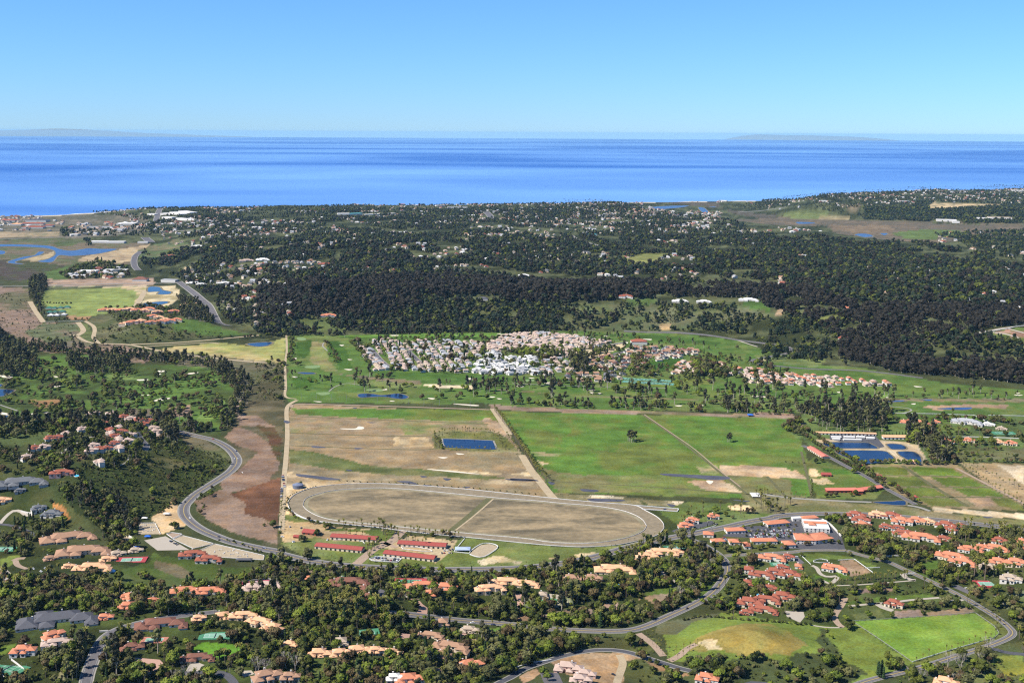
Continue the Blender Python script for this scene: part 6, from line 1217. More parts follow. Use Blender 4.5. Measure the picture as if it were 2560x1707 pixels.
# ------------------------------------------------------------------ trees and shrubs
LM = {'oak': leafmat('oak_leaves', (.016, .024, .005), (.062, .070, .010)), 'green': leafmat('green_leaves', (.055, .085, .009), (.105, .125, .014)), 'olive': leafmat('olive_leaves', (.055, .058, .018), (.088, .086, .030)),
      'euc': leafmat('eucalyptus_leaves', (.018, .021, .009), (.036, .035, .017), (.055, .050, .028)), 'palm': leafmat('palm_fronds', (.065, .072, .012), (.125, .115, .024)), 'cyp': leafmat('cypress_leaves', (.012, .026, .009), (.022, .040, .012)),
      'shrub': leafmat('shrub_leaves', (.022, .031, .007), (.055, .060, .015)), 'mesa': leafmat('far_leaves', (.007, .015, .007), (.017, .027, .012), (.030, .038, .017)), 'rust': leafmat('rusty_leaves', (.045, .028, .014), (.075, .055, .022)), 'yel': leafmat('yellow_leaves', (.11, .11, .015), (.16, .12, .02))}
BARK = plain('bark', (.13, .10, .075)); PALEBARK = plain('pale_bark', (.36, .31, .25)); TRUNKP = plain('palm_trunk', (.16, .125, .09)); TWIG = plain('bare_twigs', (.34, .30, .25))
def ico(v, f, c, rx, rz, r):
    t = (1+5**.5)/2; P12 = [(-1, t, 0), (1, t, 0), (-1, -t, 0), (1, -t, 0), (0, -1, t), (0, 1, t), (0, -1, -t), (0, 1, -t), (t, 0, -1), (t, 0, 1), (-t, 0, -1), (-t, 0, 1)]; b0 = len(v)
    for p in P12: k = r.uniform(.8, 1.15)/1.9; v.append((c[0]+p[0]*rx*k, c[1]+p[1]*rx*k, c[2]+p[2]*rz*k))
    for q_ in [(0, 11, 5), (0, 5, 1), (0, 1, 7), (0, 7, 10), (0, 10, 11), (1, 5, 9), (5, 11, 4), (11, 10, 2), (10, 7, 6), (7, 1, 8), (3, 9, 4), (3, 4, 2), (3, 2, 6), (3, 6, 8), (3, 8, 9), (4, 9, 5), (2, 4, 11), (6, 2, 10), (8, 6, 7), (9, 8, 1)]: f.append(tuple(i+b0 for i in q_))
def leaves(v, f, c, rx, rz, n, s, r):
    for _ in range(n):
        d = Vector((r.gauss(0, 1), r.gauss(0, 1), r.gauss(0.25, 1))).normalized(); k = r.uniform(.78, 1.08)
        p = Vector((c[0]+d.x*rx*k, c[1]+d.y*rx*k, c[2]+d.z*rz*k)); nn = (d+Vector((r.gauss(0, .45), r.gauss(0, .45), r.gauss(.2, .45)))).normalized()
        a = nn.orthogonal().normalized(); b2 = nn.cross(a); th = r.uniform(0, 3.14); a2 = a*math.cos(th)+b2*math.sin(th); b3 = nn.cross(a2); ss = s*r.uniform(.6, 1.3); b0 = len(v)
        for i, j in ((-1, -.7), (1, -.55), (.7, .8), (-.8, .6)): v.append(tuple(p+a2*ss*i+b3*ss*j))
        f.append((b0, b0+1, b0+2, b0+3))
def crown(r, R, zc, Hh, nb, nl, s, core=True, off=.62):
    v, f = [], []
    for i in range(nb):
        a = r.uniform(0, 6.28); rr = R*off*math.sqrt(r.random()) if i else 0; z = zc+Hh*r.uniform(-.35, .5); k = r.uniform(.42, .62)*(1.1 if i == 0 else 1)
        c = (rr*math.cos(a), rr*math.sin(a), z); rx, rz = R*k, Hh*k*.85
        if core: ico(v, f, c, rx*.92, rz*.92, r)
        leaves(v, f, c, rx, rz, nl, s, r)
    return v, f
def tree_parts(kind, seed):
    """-> (trunk verts, faces), (crown verts, faces), trunk material, leaf material; sizes in metres"""
    r = random.Random(seed*7+sum(map(ord, kind))); tv, tf = [], []
    if kind == 'oak':
        cone(tv, tf, (0, 0, -1), (.2, .1, 3), .45, .3)
        for i in range(4): a = i*1.6+r.random(); cone(tv, tf, (.2, .1, 2.6), (2.2*math.cos(a), 2.2*math.sin(a), 5), .22, .1, 4)
        cv, cf = crown(r, 5.2, 5.6, 4.6, 7, 26, .62); return tv, tf, cv, cf, BARK, LM[('oak', 'green', 'olive', 'oak', 'rust')[seed % 5]]
    if kind == 'euc':
        h = 15; cone(tv, tf, (0, 0, -1), (.5, .2, 8), .5, .3); cone(tv, tf, (.5, .2, 8), (-.3, .4, 15), .28, .1, 4)
        for i in range(4): a = i*1.7+r.random(); cone(tv, tf, (.4, .2, 6.5+i), (2.6*math.cos(a), 2.6*math.sin(a), 11+i), .18, .07, 4)
        cv, cf = [], []
        for i in range(7):
            a = r.uniform(0, 6.28); z = 9+i*1.35; rr = r.uniform(.6, 2.9)*(1-.05*i); c = (rr*math.cos(a), rr*math.sin(a), z); k = r.uniform(1.5, 2.5); ico(cv, cf, c, k*.8, k*.75, r); leaves(cv, cf, c, k, k*.95, 24, .5, r)
        return tv, tf, cv, cf, PALEBARK, LM[('euc', 'olive', 'euc')[seed % 3]]
    if kind == 'cyp':
        cone(tv, tf, (0, 0, -1), (0, 0, 3), .3, .2); cv, cf = [], []
        for i in range(6): z = 1.8+i*1.9; k = 1.9*(1-i/7.5)+.25; ico(cv, cf, (0, 0, z), k*.9, 1.5, r); leaves(cv, cf, (0, 0, z), k, 1.5, 22, .42, r)
        return tv, tf, cv, cf, BARK, LM['cyp']
    if kind == 'palm':
        h = 9+seed % 3*2; cone(tv, tf, (0, 0, -1), (.15, 0, h), .36, .24, 6); cv, cf = [], []; ico(cv, cf, (.15, 0, h-.1), .8, .8, r)
        for i in range(22):
            a = i*2.4+r.random()*.5; up = 1-2*((i+.5)/22); el = up*1.15+.1; L = r.uniform(2.3, 3.0); pr = None
            for j in range(4):
                t = j/3; d = Vector((math.cos(a)*math.cos(el-t*.9), math.sin(a)*math.cos(el-t*.9), math.sin(el-t*.9))); p = Vector((.15, 0, h)) if j == 0 else pr[0]+d*L/3
                w_ = (.12, .52, .50, .06)[j]; sd = Vector((-math.sin(a), math.cos(a), 0))*w_; b0 = len(cv); cv.extend([tuple(p+sd-Vector((0, 0, .25*w_))), tuple(p+Vector((0, 0, .1))), tuple(p-sd-Vector((0, 0, .25*w_)))])
                if j: cf.extend([(b0-3, b0-2, b0+1, b0), (b0-2, b0-1, b0+2, b0+1)])
                pr = (p,)
        return tv, tf, cv, cf, TRUNKP, LM['palm']
    if kind == 'bare':
        cone(tv, tf, (0, 0, -1), (0, .1, 4), .42, .3); cv, cf = [], []
        def br(p, d, L, rad, n):
            q_ = p+d*L; cone(cv, cf, p, q_, rad, rad*.55, 3)
            if n:
                for _ in range(3): br(q_, (d+Vector((r.gauss(0, .45), r.gauss(0, .45), r.gauss(.15, .25)))).normalized(), L*.72, rad*.55, n-1)
        for i in range(4): a = i*1.57+r.random(); br(Vector((0, .1, 3.6)), Vector((math.cos(a)*.45, math.sin(a)*.45, 1)).normalized(), 3.4, .22, 3)
        return tv, tf, cv, cf, PALEBARK, TWIG
    if kind == 'shrub':
        cone(tv, tf, (0, 0, -.5), (0, 0, .9), .15, .1, 4); cv, cf = crown(r, 1.9, 1.1, 1.5, 3, 16, .38); return tv, tf, cv, cf, BARK, LM[('shrub', 'olive', 'shrub', 'green')[seed % 4]]
    if kind == 'mesa':
        cone(tv, tf, (0, 0, -1), (0, 0, 7), .5, .3, 4); cv, cf = [], []
        for i in range(4): a = i*1.9+r.random(); rr = r.uniform(.5, 3.2); c = (rr*math.cos(a), rr*math.sin(a), r.uniform(5, 10)); k = r.uniform(2.6, 3.9); ico(cv, cf, c, k, k*.8, r); leaves(cv, cf, c, k*1.05, k*.9, 9, .9, r)
        return tv, tf, cv, cf, BARK, LM[('mesa', 'euc', 'mesa', 'oak')[seed % 4]]
    if kind == 'brown':
        tv, tf, cv, cf, a, b2 = tree_parts('mesa', seed); return [(x, y, z*1.1) for x, y, z in tv], tf, [(x*1.15, y*1.15, z*1.12) for x, y, z in cv], cf, PALEBARK, LM['darkeuc']
LM['darkeuc'] = leafmat('dark_eucalyptus_leaves', (.013, .011, .007), (.022, .018, .011), (.034, .027, .016))
TP, TJ = {}, {}
for kd, nv in (('oak', 5), ('euc', 3), ('cyp', 2), ('palm', 3), ('bare', 2), ('shrub', 4), ('mesa', 4), ('brown', 3)):
    TP[kd] = []; TJ[kd] = []
    for s_ in range(nv):
        tv, tf, cv, cf, bm_, lm_ = tree_parts(kd, s_)
        TP[kd].append((mesh('trunk', tv, tf, [bm_]), mesh('crown', cv, cf, [lm_])))
        TJ[kd].append(mesh(kd+'_whole', tv+cv, tf+[tuple(i+len(tv) for i in q_) for q_ in cf], [bm_, lm_], [0]*len(tf)+[1]*len(cf)))
PL = {k: [] for k in TP}      # kind -> [x, y, scale, look, place]
def put(kind, x, y, s, place): PL[kind].append((float(x), float(y), float(s), place))
AV = lambda x, y, m: ~masked(x, y) if m else np.ones(x.shape, bool)
def grow(poly, mix, dens, place, seed, clump=0.0, size=1.0, avoid=True, csize=40, var=.36, cap=None):
    """mix: {kind: share}; dens: plants per hectare"""
    r = np.random.RandomState(seed); w = G(P(poly))[:, :2]; x0, y0 = w.min(0); x1, y1 = w.max(0); n = int((x1-x0)*(y1-y0)/1e4*dens)
    x = r.uniform(x0, x1, n); y = r.uniform(y0, y1, n); ok = inside(x, y, w) & AV(x, y, avoid)
    if clump: ok &= fbm(x, y, csize, 3, seed) > (clump-.5)*.5
    x, y = x[ok], y[ok]; ks = list(mix); pr = np.cumsum([mix[k] for k in ks]); pr = pr/pr[-1]; kk = np.searchsorted(pr, r.rand(len(x)))
    sc_ = size*np.exp(r.normal(0, var, len(x))).clip(.5, 1.7)*(1+.7*fbm(x, y, csize*2.5, 3, seed+7))
    for i in range(len(x)): PL[ks[kk[i]]].append((float(x[i]), float(y[i]), float(sc_[i]), place))
def row(pts, kind, spacing, place, size=1.0, jit=.08, var=.12, world=False):
    w = pts if world else smoothline(list(G(P(pts))[:, :2]), False, 5); w = resample(w, spacing)
    for p in w: PL[kind].append((p[0]+rng.gauss(0, spacing*jit), p[1]+rng.gauss(0, spacing*jit), size*math.exp(rng.gauss(0, var)), place))
def spots(pts, kind, size, place, var=.12):
    for p in G(P(pts)): PL[kind].append((p[0], p[1], size*math.exp(rng.gauss(0, var)), place))
EST = {'oak': .44, 'palm': .24, 'shrub': .22, 'euc': .06, 'cyp': .04}
# foreground estates
grow('C1 -300,760 250,690 900,640 1020,820 1400,800 1450,790 1900,720 2300,560 C2 300,560 800,620 1000,640 1600,660 2200,640 C3 200,610 700,540 1000,430 1280,370 1420,350 1560,410 1700,520 1720,640 1600,800 1350,960 1100,1060 900,1100 500,1100 250,1080 C2 2250,1060 1800,1020 1400,980 1200,960 C2 1200,1000 1500,1050 2000,1090 2350,1130 C3 300,1140 500,1200 C3 300,1330 0,1440 C2 1900,1568 1800,1800 C1 -300,1800',
     EST, 190, 'in the estate gardens', 101, .22, .92, csize=26)
grow('C2 370,880 700,880 1080,900 1080,1080 800,1090 500,1090 370,1000', {'palm': .8, 'oak': .2}, 150, 'in the palm grove below the terracotta mansion', 102, .1, 1.0)
grow('C2 0,860 400,800 1000,900 1080,1100 600,1200 200,1200 0,1100', {'oak': .7, 'cyp': .3}, 70, 'around the palm grove', 103, .3, 1.05)
grow('C1 550,1150 850,1100 900,1250 760,1360 700,1568 500,1568 520,1350', {'euc': .8, 'oak': .2}, 170, 'along the dark side of the street', 104, .1, .95)
grow('C1 860,1200 1000,1110 1200,1120 1180,1350 1050,1400 900,1500 860,1400', {'euc': .3, 'oak': .7}, 110, 'on the sunny side of the street', 105, .2, 1.0)
grow('C1 1000,1480 1600,1480 1560,1600 900,1600', {'bare': .5, 'oak': .5}, 70, 'at the bottom edge by the street', 106, .2, .9)
spots('C1 2150,1480 2230,1480 C2 20,1490 80,1490 250,1440 330,1470', 'bare', 1.25, 'standing pale and leafless by the shingle house')
grow('C2 380,1350 1100,1400 1900,1500 1850,1650 400,1650', EST, 180, 'at the bottom edge of the estates', 107, .3, 1.05, csize=26)
grow('C2 100,1200 560,1180 600,1290 300,1300', {'oak': .7, 'cyp': .3}, 150, 'below the winding peach mansion', 108, .2, 1.0)
grow('C2 2100,1090 2350,1130 C3 300,1150 680,1200 680,1270 300,1370 0,1480 C2 1900,1480 1950,1200', {'oak': .3, 'shrub': .7}, 230, 'on the brushy slope below the loop road', 109, .25, 1.1)
grow('C3 650,1170 1000,1200 1280,1340 1100,1330 900,1290 700,1290', {'shrub': .8, 'oak': .2}, 90, 'in the brush above the ridge road', 110, .3, 1.0)
grow('C3 30,1000 680,1000 1000,960 1050,1060 850,1100 400,1090 100,1070', {'oak': .6, 'shrub': .4}, 170, 'in the hedge band above the loop road', 111, .1, .8)
grow('C3 850,430 1250,370 1450,350 1600,430 1560,520 1500,560 1300,620 1250,760 1100,800 1100,620 1000,600 950,500', {'palm': .65, 'oak': .35}, 150, 'in the palm belt under the road junction', 112, .1, 1.0)
grow('C3 1430,540 1620,450 1740,560 1700,650 1500,850 1400,900 1360,760 1450,700', {'bare': .35, 'olive': 0.0, 'oak': .35, 'euc': .3} if False else {'bare': .3, 'oak': .5, 'euc': .2}, 120, 'beside the curve of the loop road', 113, .15, .85)
grow('C3 250,700 1000,720 1100,800 900,860 700,880 500,900 420,820', {'oak': .8, 'palm': .2}, 170, 'in the dark wood below the peach mansion', 114, .1, 1.0)
grow('C2 200,520 420,500 520,560 860,600 1500,630 2350,620 C3 300,600 300,640 C2 1600,660 1000,650 500,620 200,580', {'shrub': .5, 'oak': .4, 'bare': .1}, 150, 'in the hedge under the main road', 115, .2, .75)
grow('C1 2000,650 2350,560 C2 200,540 400,620 430,700 200,700 C1 2200,700', {'oak': .6, 'euc': .2, 'bare': .2}, 130, 'in the gully wood by the main road', 116, .15, .9)
spots('C1 1215,690 1350,770 1000,700 1930,720', 'oak', 1.25, 'standing alone in the green hollow'); spots('C1 1180,690 1240,700 1370,775', 'oak', 1.0, 'standing alone in the green hollow')
for k_, s_ in enumerate(('C1 -100,900 900,640 1400,800 2300,560 C2 500,600 2250,640 C3 700,540 1280,370 1560,410 1720,600 1500,880 1100,1060 300,1090 C2 1900,1050 1200,1000 2300,1130 C3 0,1440 C2 1900,1568 1800,1800 C1 -300,1800', 'C1 0,280 900,330 1200,470 700,480 0,480', 'C4 640,150 1000,300 1800,300 2350,300 2350,700 1650,740 1000,480 760,330', 'C4 0,740 660,760 830,900 740,1060 -200,1000', 'C4 860,780 1750,820 1940,960 900,830', 'B1 420,700 1380,640 1250,850 260,950', 'B1 0,1040 700,1060 540,1250 0,1250', 'C4 1300,1470 2150,1330 2350,1600 1250,1600')):
    grow(s_, {'shrub': .85, 'oak': .15}, 210 if k_ in (0, 2) else 160, 'in the undergrowth %s' % ('of the estates', 'by the long brown mansions', 'of the right-hand village', 'round the dark red mansion', 'above the fenced lawn', 'of the hill village', 'by the grey-green roof', 'at the lower right')[k_], 300+k_, .28, 1.05, csize=18)
# orchard rows
for k in range(11): row('C1 %d,%d %d,%d' % (190+k*42, 715+k*2, 100+k*46, 835-k*4), 'shrub', 5.5, 'in the orchard rows on the left slope', 1.15)
row('C1 230,690 500,700 850,680', 'oak', 7, 'along the orchard edge', .8); row('C1 0,880 300,850 650,830 830,760 880,700', 'oak', 8, 'along the orchard edge', .9)
grow('C1 0,930 200,900 330,960 250,1000 0,1060', {'shrub': 1}, 260, 'in the dry terraced garden', 117, .1, .6); grow('C1 250,830 800,760 1000,830 850,980 650,960 400,900', {'oak': .8, 'shrub': .2}, 150, 'in the dark wood above the charcoal-roofed house', 118, .1, .9)
# left hill
grow('C1 0,280 400,240 900,330 1150,400 1200,470 1000,520 700,480 300,520 0,480', EST, 160, 'around the long brown-roofed mansions', 119, .3, .95, csize=26); grow('C1 90,170 420,180 550,200 620,330 300,330 100,280', {'cyp': .6, 'oak': .4}, 110, 'below the white house terrace', 120, .2, .8)
grow('B1 550,1200 900,1250 1150,1450 C1 1180,200 1160,330 900,330 560,60', {'oak': .55, 'euc': .25, 'shrub': .2}, 230, 'in the dark wooded ravine', 121, .0, .85)
grow('B1 0,1040 300,1030 700,1060 680,1200 540,1250 560,1350 350,1330 0,1250', EST, 150, 'around the grey-green roofed house', 122, .3, .9, csize=26); grow('B1 0,880 300,930 640,930 850,960 1100,900 1150,960 1000,1060 600,1040 300,1030 0,1000', {'oak': .75, 'euc': .15, 'shrub': .1}, 120, 'on the slope below the red-roofed village', 123, .25, .85)
grow('B1 420,700 700,640 1380,640 1400,800 1250,850 1080,930 700,930 350,900 260,950 330,860', {'oak': .8, 'palm': .08, 'euc': .12}, 130, 'between the red-roofed villas on the left hill', 124, .3, .75, csize=20)
grow('B1 1350,700 1500,740 1500,860 1400,830', {'euc': 1}, 150, 'at the right end of the red-roofed village', 125, .1, 1.1)
grow('B1 850,860 1250,830 1500,840 1850,930 1940,1000 1700,1180 1480,1370 1200,1470 900,1240 650,1120 700,1010', {'shrub': .97, 'oak': .03}, 330, 'on the brushy face of the left hill', 126, .12, .95, csize=14)
grow('B1 1480,750 1850,880 1920,970 1700,960 1500,870', {'shrub': 1}, 130, 'beside the inner bend of the road', 127, .3, .6); grow('B1 -100,760 300,730 560,720 400,830 200,880 -100,900', {'shrub': 1}, 90, 'on the grassy back of the left hill', 128, .4, .8)
# golf course left and its belts
grow('B1 -200,80 250,90 330,200 300,300 150,290 -200,290', {'euc': .6, 'oak': .4}, 110, 'in the grove at the left of the golf course', 130, .15, .95); grow('B1 560,130 1080,150 1100,240 850,260 600,250', {'euc': .6, 'oak': .4}, 110, 'in the tree belt of the left golf course', 131, .1, .95)
grow('B1 100,0 500,30 900,90 1400,110 1900,160 2120,330 2130,400 2080,500 1980,640 1950,700 1820,760 1900,560 1980,400 1850,280 1700,190 1400,170 900,120 500,80 100,60', {'euc': .55, 'oak': .45}, 130, 'in the tree belt along the marsh', 132, .1, .85)
grow('B1 -200,640 560,650 700,640 1300,580 1600,650 1850,760 1500,740 1300,690 700,700 560,720 100,800 -200,800', {'oak': .6, 'euc': .4}, 90, 'in the trees behind the left hill', 133, .25, 1.05, avoid=True)
grow('B1 0,130 600,130 1100,170 1950,300 1950,420 1850,640 1600,640 1200,540 560,600 0,540', {'oak': .9, 'euc': .1}, 30, 'standing on the left golf course', 134, .45, .95, csize=60)
for k_, s_ in enumerate(('B1 180,420 640,500 500,560', 'B1 920,370 1100,420 1080,470', 'B1 1110,340 1300,370 1380,300', 'B1 1450,480 1800,420 1800,500', 'B1 1700,300 1850,250 1880,330', 'B1 150,500 350,520 420,560')): row(s_, 'oak', 13, 'in a row on the left golf course', 1.0, .3)
# marsh and river brush
grow('B2 0,160 245,170 245,480 0,470', {'shrub': .8, 'oak': .2}, 110, 'in the marsh brush by the levee', 135, .3, 1.0); grow('A1 400,1330 1050,1360 2350,1530 B1 2350,160 1900,150 1200,60 500,20', {'shrub': .8, 'oak': .15, 'euc': .05}, 50, 'in the river brush', 136, .4, 1.1)
grow('A1 0,900 300,1000 640,1200 700,1340 200,1340 0,1300', {'shrub': 1}, 30, 'in the dry marsh', 137, .4, 1.1); grow('A1 60,1280 -200,1100 -200,1500 300,1500', {'oak': .6, 'euc': .4}, 80, 'at the left edge by the marsh', 138, .2, 1.2)
grow('B1 1620,1330 1760,1180 1900,1080 1950,1060 1850,1200 1720,1330 1700,1440 C1 1760,250 1640,130', {'shrub': .9, 'oak': .1}, 130, 'between the curving road and the marsh', 139, .15, .9); grow('C2 60,230 200,230 200,350 120,330', {'oak': .3, 'shrub': .7}, 90, 'at the marsh corner', 140, .1, 1.1)
grow('B1 1480,1440 1520,1560 C1 1430,200 1500,180 1500,300 1420,300', {'oak': .6, 'shrub': .4}, 100, 'in the road bend', 141, .1, .9); row('C1 1850,370 2000,400 2200,480', 'shrub', 7, 'beside the arena fence', 1.1, .3)
# ranch palms and trees
row('B2 225,1280 215,1420 C2 212,60 212,200 212,300', 'palm', 11, 'along the levee by the racetrack', .55); row('C2 270,120 330,180 420,215 560,245', 'oak', 10, 'around the turn of the racetrack', .6, .3)
for s_ in ('C2 700,250 1100,270', 'C2 1250,300 1700,350', 'C2 1100,330 1100,380', 'C2 1160,310 1190,380', 'C2 930,440 960,560', 'C2 1020,400 1030,440', 'C2 940,420 1010,450', 'C2 730,320 880,350', 'C2 1240,380 1430,420'): row(s_, 'palm', 6.5, 'between the red-roofed barns', .85, .3)
grow('C2 900,240 1130,250 1200,330 1100,390 1050,300', {'palm': 1}, 110, 'between the red-roofed barns', 142, .1, .85); grow('C2 1270,290 1560,310 1720,370 1640,400 1500,350 1280,330', {'palm': .7, 'oak': .3}, 100, 'between the red-roofed barns', 143, .1, .8); grow('C2 900,400 1040,400 1000,500 940,560 900,500', {'palm': 1}, 120, 'at the gate of the ranch', 144, .1, .95)
spots('C2 600,260 620,270 585,275 520,320 380,380 410,380 445,210 505,330', 'oak', 1.0, 'beside the small ranch yard'); spots('C2 445,535 430,530', 'oak', 1.2, 'on the bend beneath the barns')
row('C2 250,420 500,500 800,550', 'palm', 14, 'on the lawn along the main road', .4); row('C2 1100,560 1600,580 2350,580 C3 400,540 700,480 1000,380 1200,330', 'palm', 13, 'on the lawn along the main road', .4)
row('B2 700,1150 1400,1180 2350,1260', 'shrub', 12, 'along the back of the racetrack', .9); row('B3 400,1265 900,1295 1400,1340', 'palm', 11, 'along the back of the racetrack', .4); row('B3 400,1275 900,1320 1300,1340', 'palm', 13, 'along the back of the racetrack', .4); row('B2 270,1290 280,1320 250,1340', 'shrub', 6, 'around the turn of the racetrack', .9); row('B2 500,1195 300,1265 260,1330 C2 260,50 300,140', 'shrub', 6, 'around the turn of the racetrack', .8)
grow('B2 270,1185 470,1180 460,1210 280,1215', {'oak': 1}, 120, 'around the small storage tank', 145, .05, .6)
row('B2 1500,760 1510,850 1540,880', 'palm', 5, 'around the rectangular pond', .7, .3); row('B2 1560,885 1800,895 2030,895', 'palm', 7, 'around the rectangular pond', .7, .3); row('B2 1500,765 1700,735 1900,735 2030,770 2060,860 2090,890', 'palm', 6.5, 'around the rectangular pond', .75, .3); row('B2 1520,775 1990,790', 'palm', 9, 'around the rectangular pond', .6, .3); row('B2 1530,790 1560,880', 'oak', 7, 'around the rectangular pond', .5, .3)
row('B2 2000,560 2100,690 2250,900 2350,1080', 'palm', 7, 'in the tall palm avenue between the fields', 1.05, .05); row('B2 2100,770 2200,900', 'palm', 7, 'in the tall palm avenue between the fields', .7, .1); row('B3 80,900 250,1110', 'palm', 7, 'in the tall palm avenue between the fields', .75, .1); row('B3 0,760 130,950 250,1100 290,1160', 'palm', 6.5, 'in the tall palm avenue between the fields', 1.05, .05)
spots('B3 975,815 990,822 1005,825 1020,822 1035,815 1000,808 1018,806 985,806', 'euc', 1.15, 'in the clump standing alone in the green meadow'); spots('B3 1808,822 1822,826 1836,820 1822,815', 'euc', .85, 'in the small clump standing in the right-hand meadow')
# golf course middle
grow('B3 -100,505 700,545 1200,560 1600,575 2350,600 B4 600,600 600,560 300,540 0,520 B3 1500,520 700,510 0,490', {'euc': .45, 'oak': .55}, 105, 'in the belt behind the green meadow', 150, .2, .9, avoid=False, csize=50)
grow('B3 -300,300 1000,340 1500,370 2350,430 B4 700,430 700,560 0,520 B3 1300,510 0,470 B2 1850,470 1700,330', {'euc': .6, 'oak': .4}, 22, 'standing tall on the middle golf course', 151, .3, 1.15, csize=60); grow('B2 260,250 1500,300 2300,300 2350,480 1000,400 300,420', {'euc': .7, 'oak': .3}, 7, 'standing tall on the middle golf course', 152, .3, 1.1)
grow('A2 690,1270 2350,1250 A3 0,1250 500,1240 1300,1290 1900,1380 1500,1400 900,1330 500,1280 0,1270 A2 1900,1310 800,1310', {'euc': .6, 'oak': .4}, 16, 'on the fairway behind the mid-valley village', 153, .35, 1.0); row('A2 280,1300 300,1400 290,1500', 'oak', 14, 'along the levee by the golf course', 1.1, .3); row('A2 590,1330 640,1420 690,1500', 'oak', 12, 'between two dark fairways', 1.0, .4); row('A2 800,1330 900,1440 950,1520', 'oak', 11, 'along the first row of houses', 1.1, .4)
spots('B2 600,305 625,315 580,300 500,330 345,180 370,175 240,180 1240,360 1260,355 1305,365 845,225 1130,270 1395,465 1510,460 1560,455 1690,460 1640,395 1735,380 1840,370 1845,440 1940,465', 'oak', 1.25, 'standing on the middle golf course'); grow('B4 0,370 1000,400 2350,420 2350,480 1500,470 800,500 0,480', {'euc': .8, 'oak': .2}, 13, 'on the right part of the golf course', 154, .3, 1.15)
grow('B4 450,560 1050,500 1250,560 1200,740 900,740 700,720 500,640', {'euc': .6, 'oak': .4}, 80, 'in the grey-green wood left of the gardens', 155, .15, 1.1); grow('B4 1200,620 1900,620 2350,640 2350,860 1750,850 1450,840 1400,740', {'oak': .8, 'palm': .2}, 50, 'in the gardens right of the four ponds', 156, .35, 1.0); grow('B4 1420,700 1580,760 1720,860 1770,1000 1600,1010 1480,880 1400,830 1340,820 1370,740', {'oak': .7, 'euc': .3}, 200, 'in the dark belt right of the four ponds', 157, .0, 1.15, avoid=False)
row('B4 900,975 1000,1010 1100,1000 1300,1000 1380,1010 1560,1015 1770,1005', 'oak', 7.5, 'in the hedge below the four ponds', 1.0, .25); row('B4 430,690 520,720 640,800 780,900 950,1010 1120,1130 1300,1230 1440,1330', 'oak', 6.5, 'in the diagonal row beside the ranch drive', .85, .3); row('B4 450,710 560,810 700,910 880,1020 1050,1110 1200,1210', 'oak', 7, 'in the diagonal row beside the ranch drive', .8, .3); grow('B4 300,700 450,650 560,740 500,790 380,740', {'oak': 1}, 130, 'at the corner of the green meadow', 158, .1, 1.0)
row('B4 1780,985 2350,990', 'oak', 8, 'in the long hedge at right', .75, .2); row('B4 570,740 1430,760', 'cyp', 6, 'in the hedge behind the four ponds', .5, .2); grow('B4 1640,830 2350,860 2350,970 1800,960', {'palm': .55, 'oak': .45}, 60, 'in the nursery rows at right', 159, .3, .75)
for s_ in ('B4 1840,1030 2020,1150 2190,1270 2350,1380', 'B4 1890,1020 2100,1120 2300,1220', 'B4 2230,1260 2350,1310'): row(s_, 'palm', 13, 'in the palm rows on the brown field at right', .75, .1)
row('B4 350,990 500,1000', 'shrub', 9, 'beside the red barn', 1); row('B4 570,1140 570,1280', 'shrub', 7, 'beside the green paddock', 1); row('B4 570,1190 720,1180', 'palm', 6, 'in the palm row by the sand paddock', .4); spots('B4 690,1285 730,1285 770,1280 900,1275 935,1270 1050,1240 1075,1235 600,1000 650,990 910,1085 930,1085', 'oak', .95, 'beside the long red stable'); row('B4 100,1220 250,1270 440,1290 560,1290', 'palm', 8, 'by the corner of the meadow', .8, .3)
grow('B4 60,1230 200,1330 330,1420 300,1440 100,1400 60,1300', {'palm': 1}, 90, 'by the bridge near the main road', 160, .15, .95); grow('C3 1350,120 1900,110 2350,30 C3 2350,130 1900,220 1650,240 1300,320 1380,200', {'palm': .75, 'oak': .25}, 55, 'around the red-roofed houses by the racetrack', 161, .2, .95); row('C3 1480,300 1700,240', 'cyp', 5, 'in the hedge along the main road', .35)
# right-hand village and gardens
grow('C4 640,150 860,200 1000,300 1100,330 1300,370 1700,420 1800,300 2000,300 2350,300 2350,700 2000,700 1650,740 1450,640 1250,540 1000,480 880,440 760,330', {'oak': .55, 'palm': .35, 'shrub': .1}, 170, 'among the villas of the right-hand village', 162, .22, .95, csize=26); grow('C4 660,160 850,230 1100,330 1250,400 1200,520 880,420 700,250', {'oak': 1}, 150, 'in the wooded strip beside the shopping roofs', 163, .0, 1.05)
grow('C4 1750,250 2350,260 2350,700 1900,700 1700,450', {'palm': 1}, 55, 'in the tall palms at the right edge', 164, .2, 1.2); row('C4 780,730 900,700 1080,700 1360,670', 'palm', 5.5, 'in the palm avenue below the brown riding ring', .85, .3); row('C4 800,745 1000,725 1380,690', 'palm', 6, 'in the palm avenue below the brown riding ring', .8, .3)
grow('C4 -460,480 0,460 130,470 150,600 -30,620 -60,850 -100,950 -200,960 -560,940 -380,740 -380,560', {'oak': .45, 'palm': .2, 'shrub': .35}, 160, 'right of the loop road', 165, .25, .85, csize=26); grow('C4 0,740 500,700 660,760 850,830 830,900 740,1000 740,1060 300,1040 0,1030 -200,1000', {'oak': .55, 'palm': .2, 'shrub': .25}, 180, 'around the big dark red mansion', 166, .15, .95, csize=26)
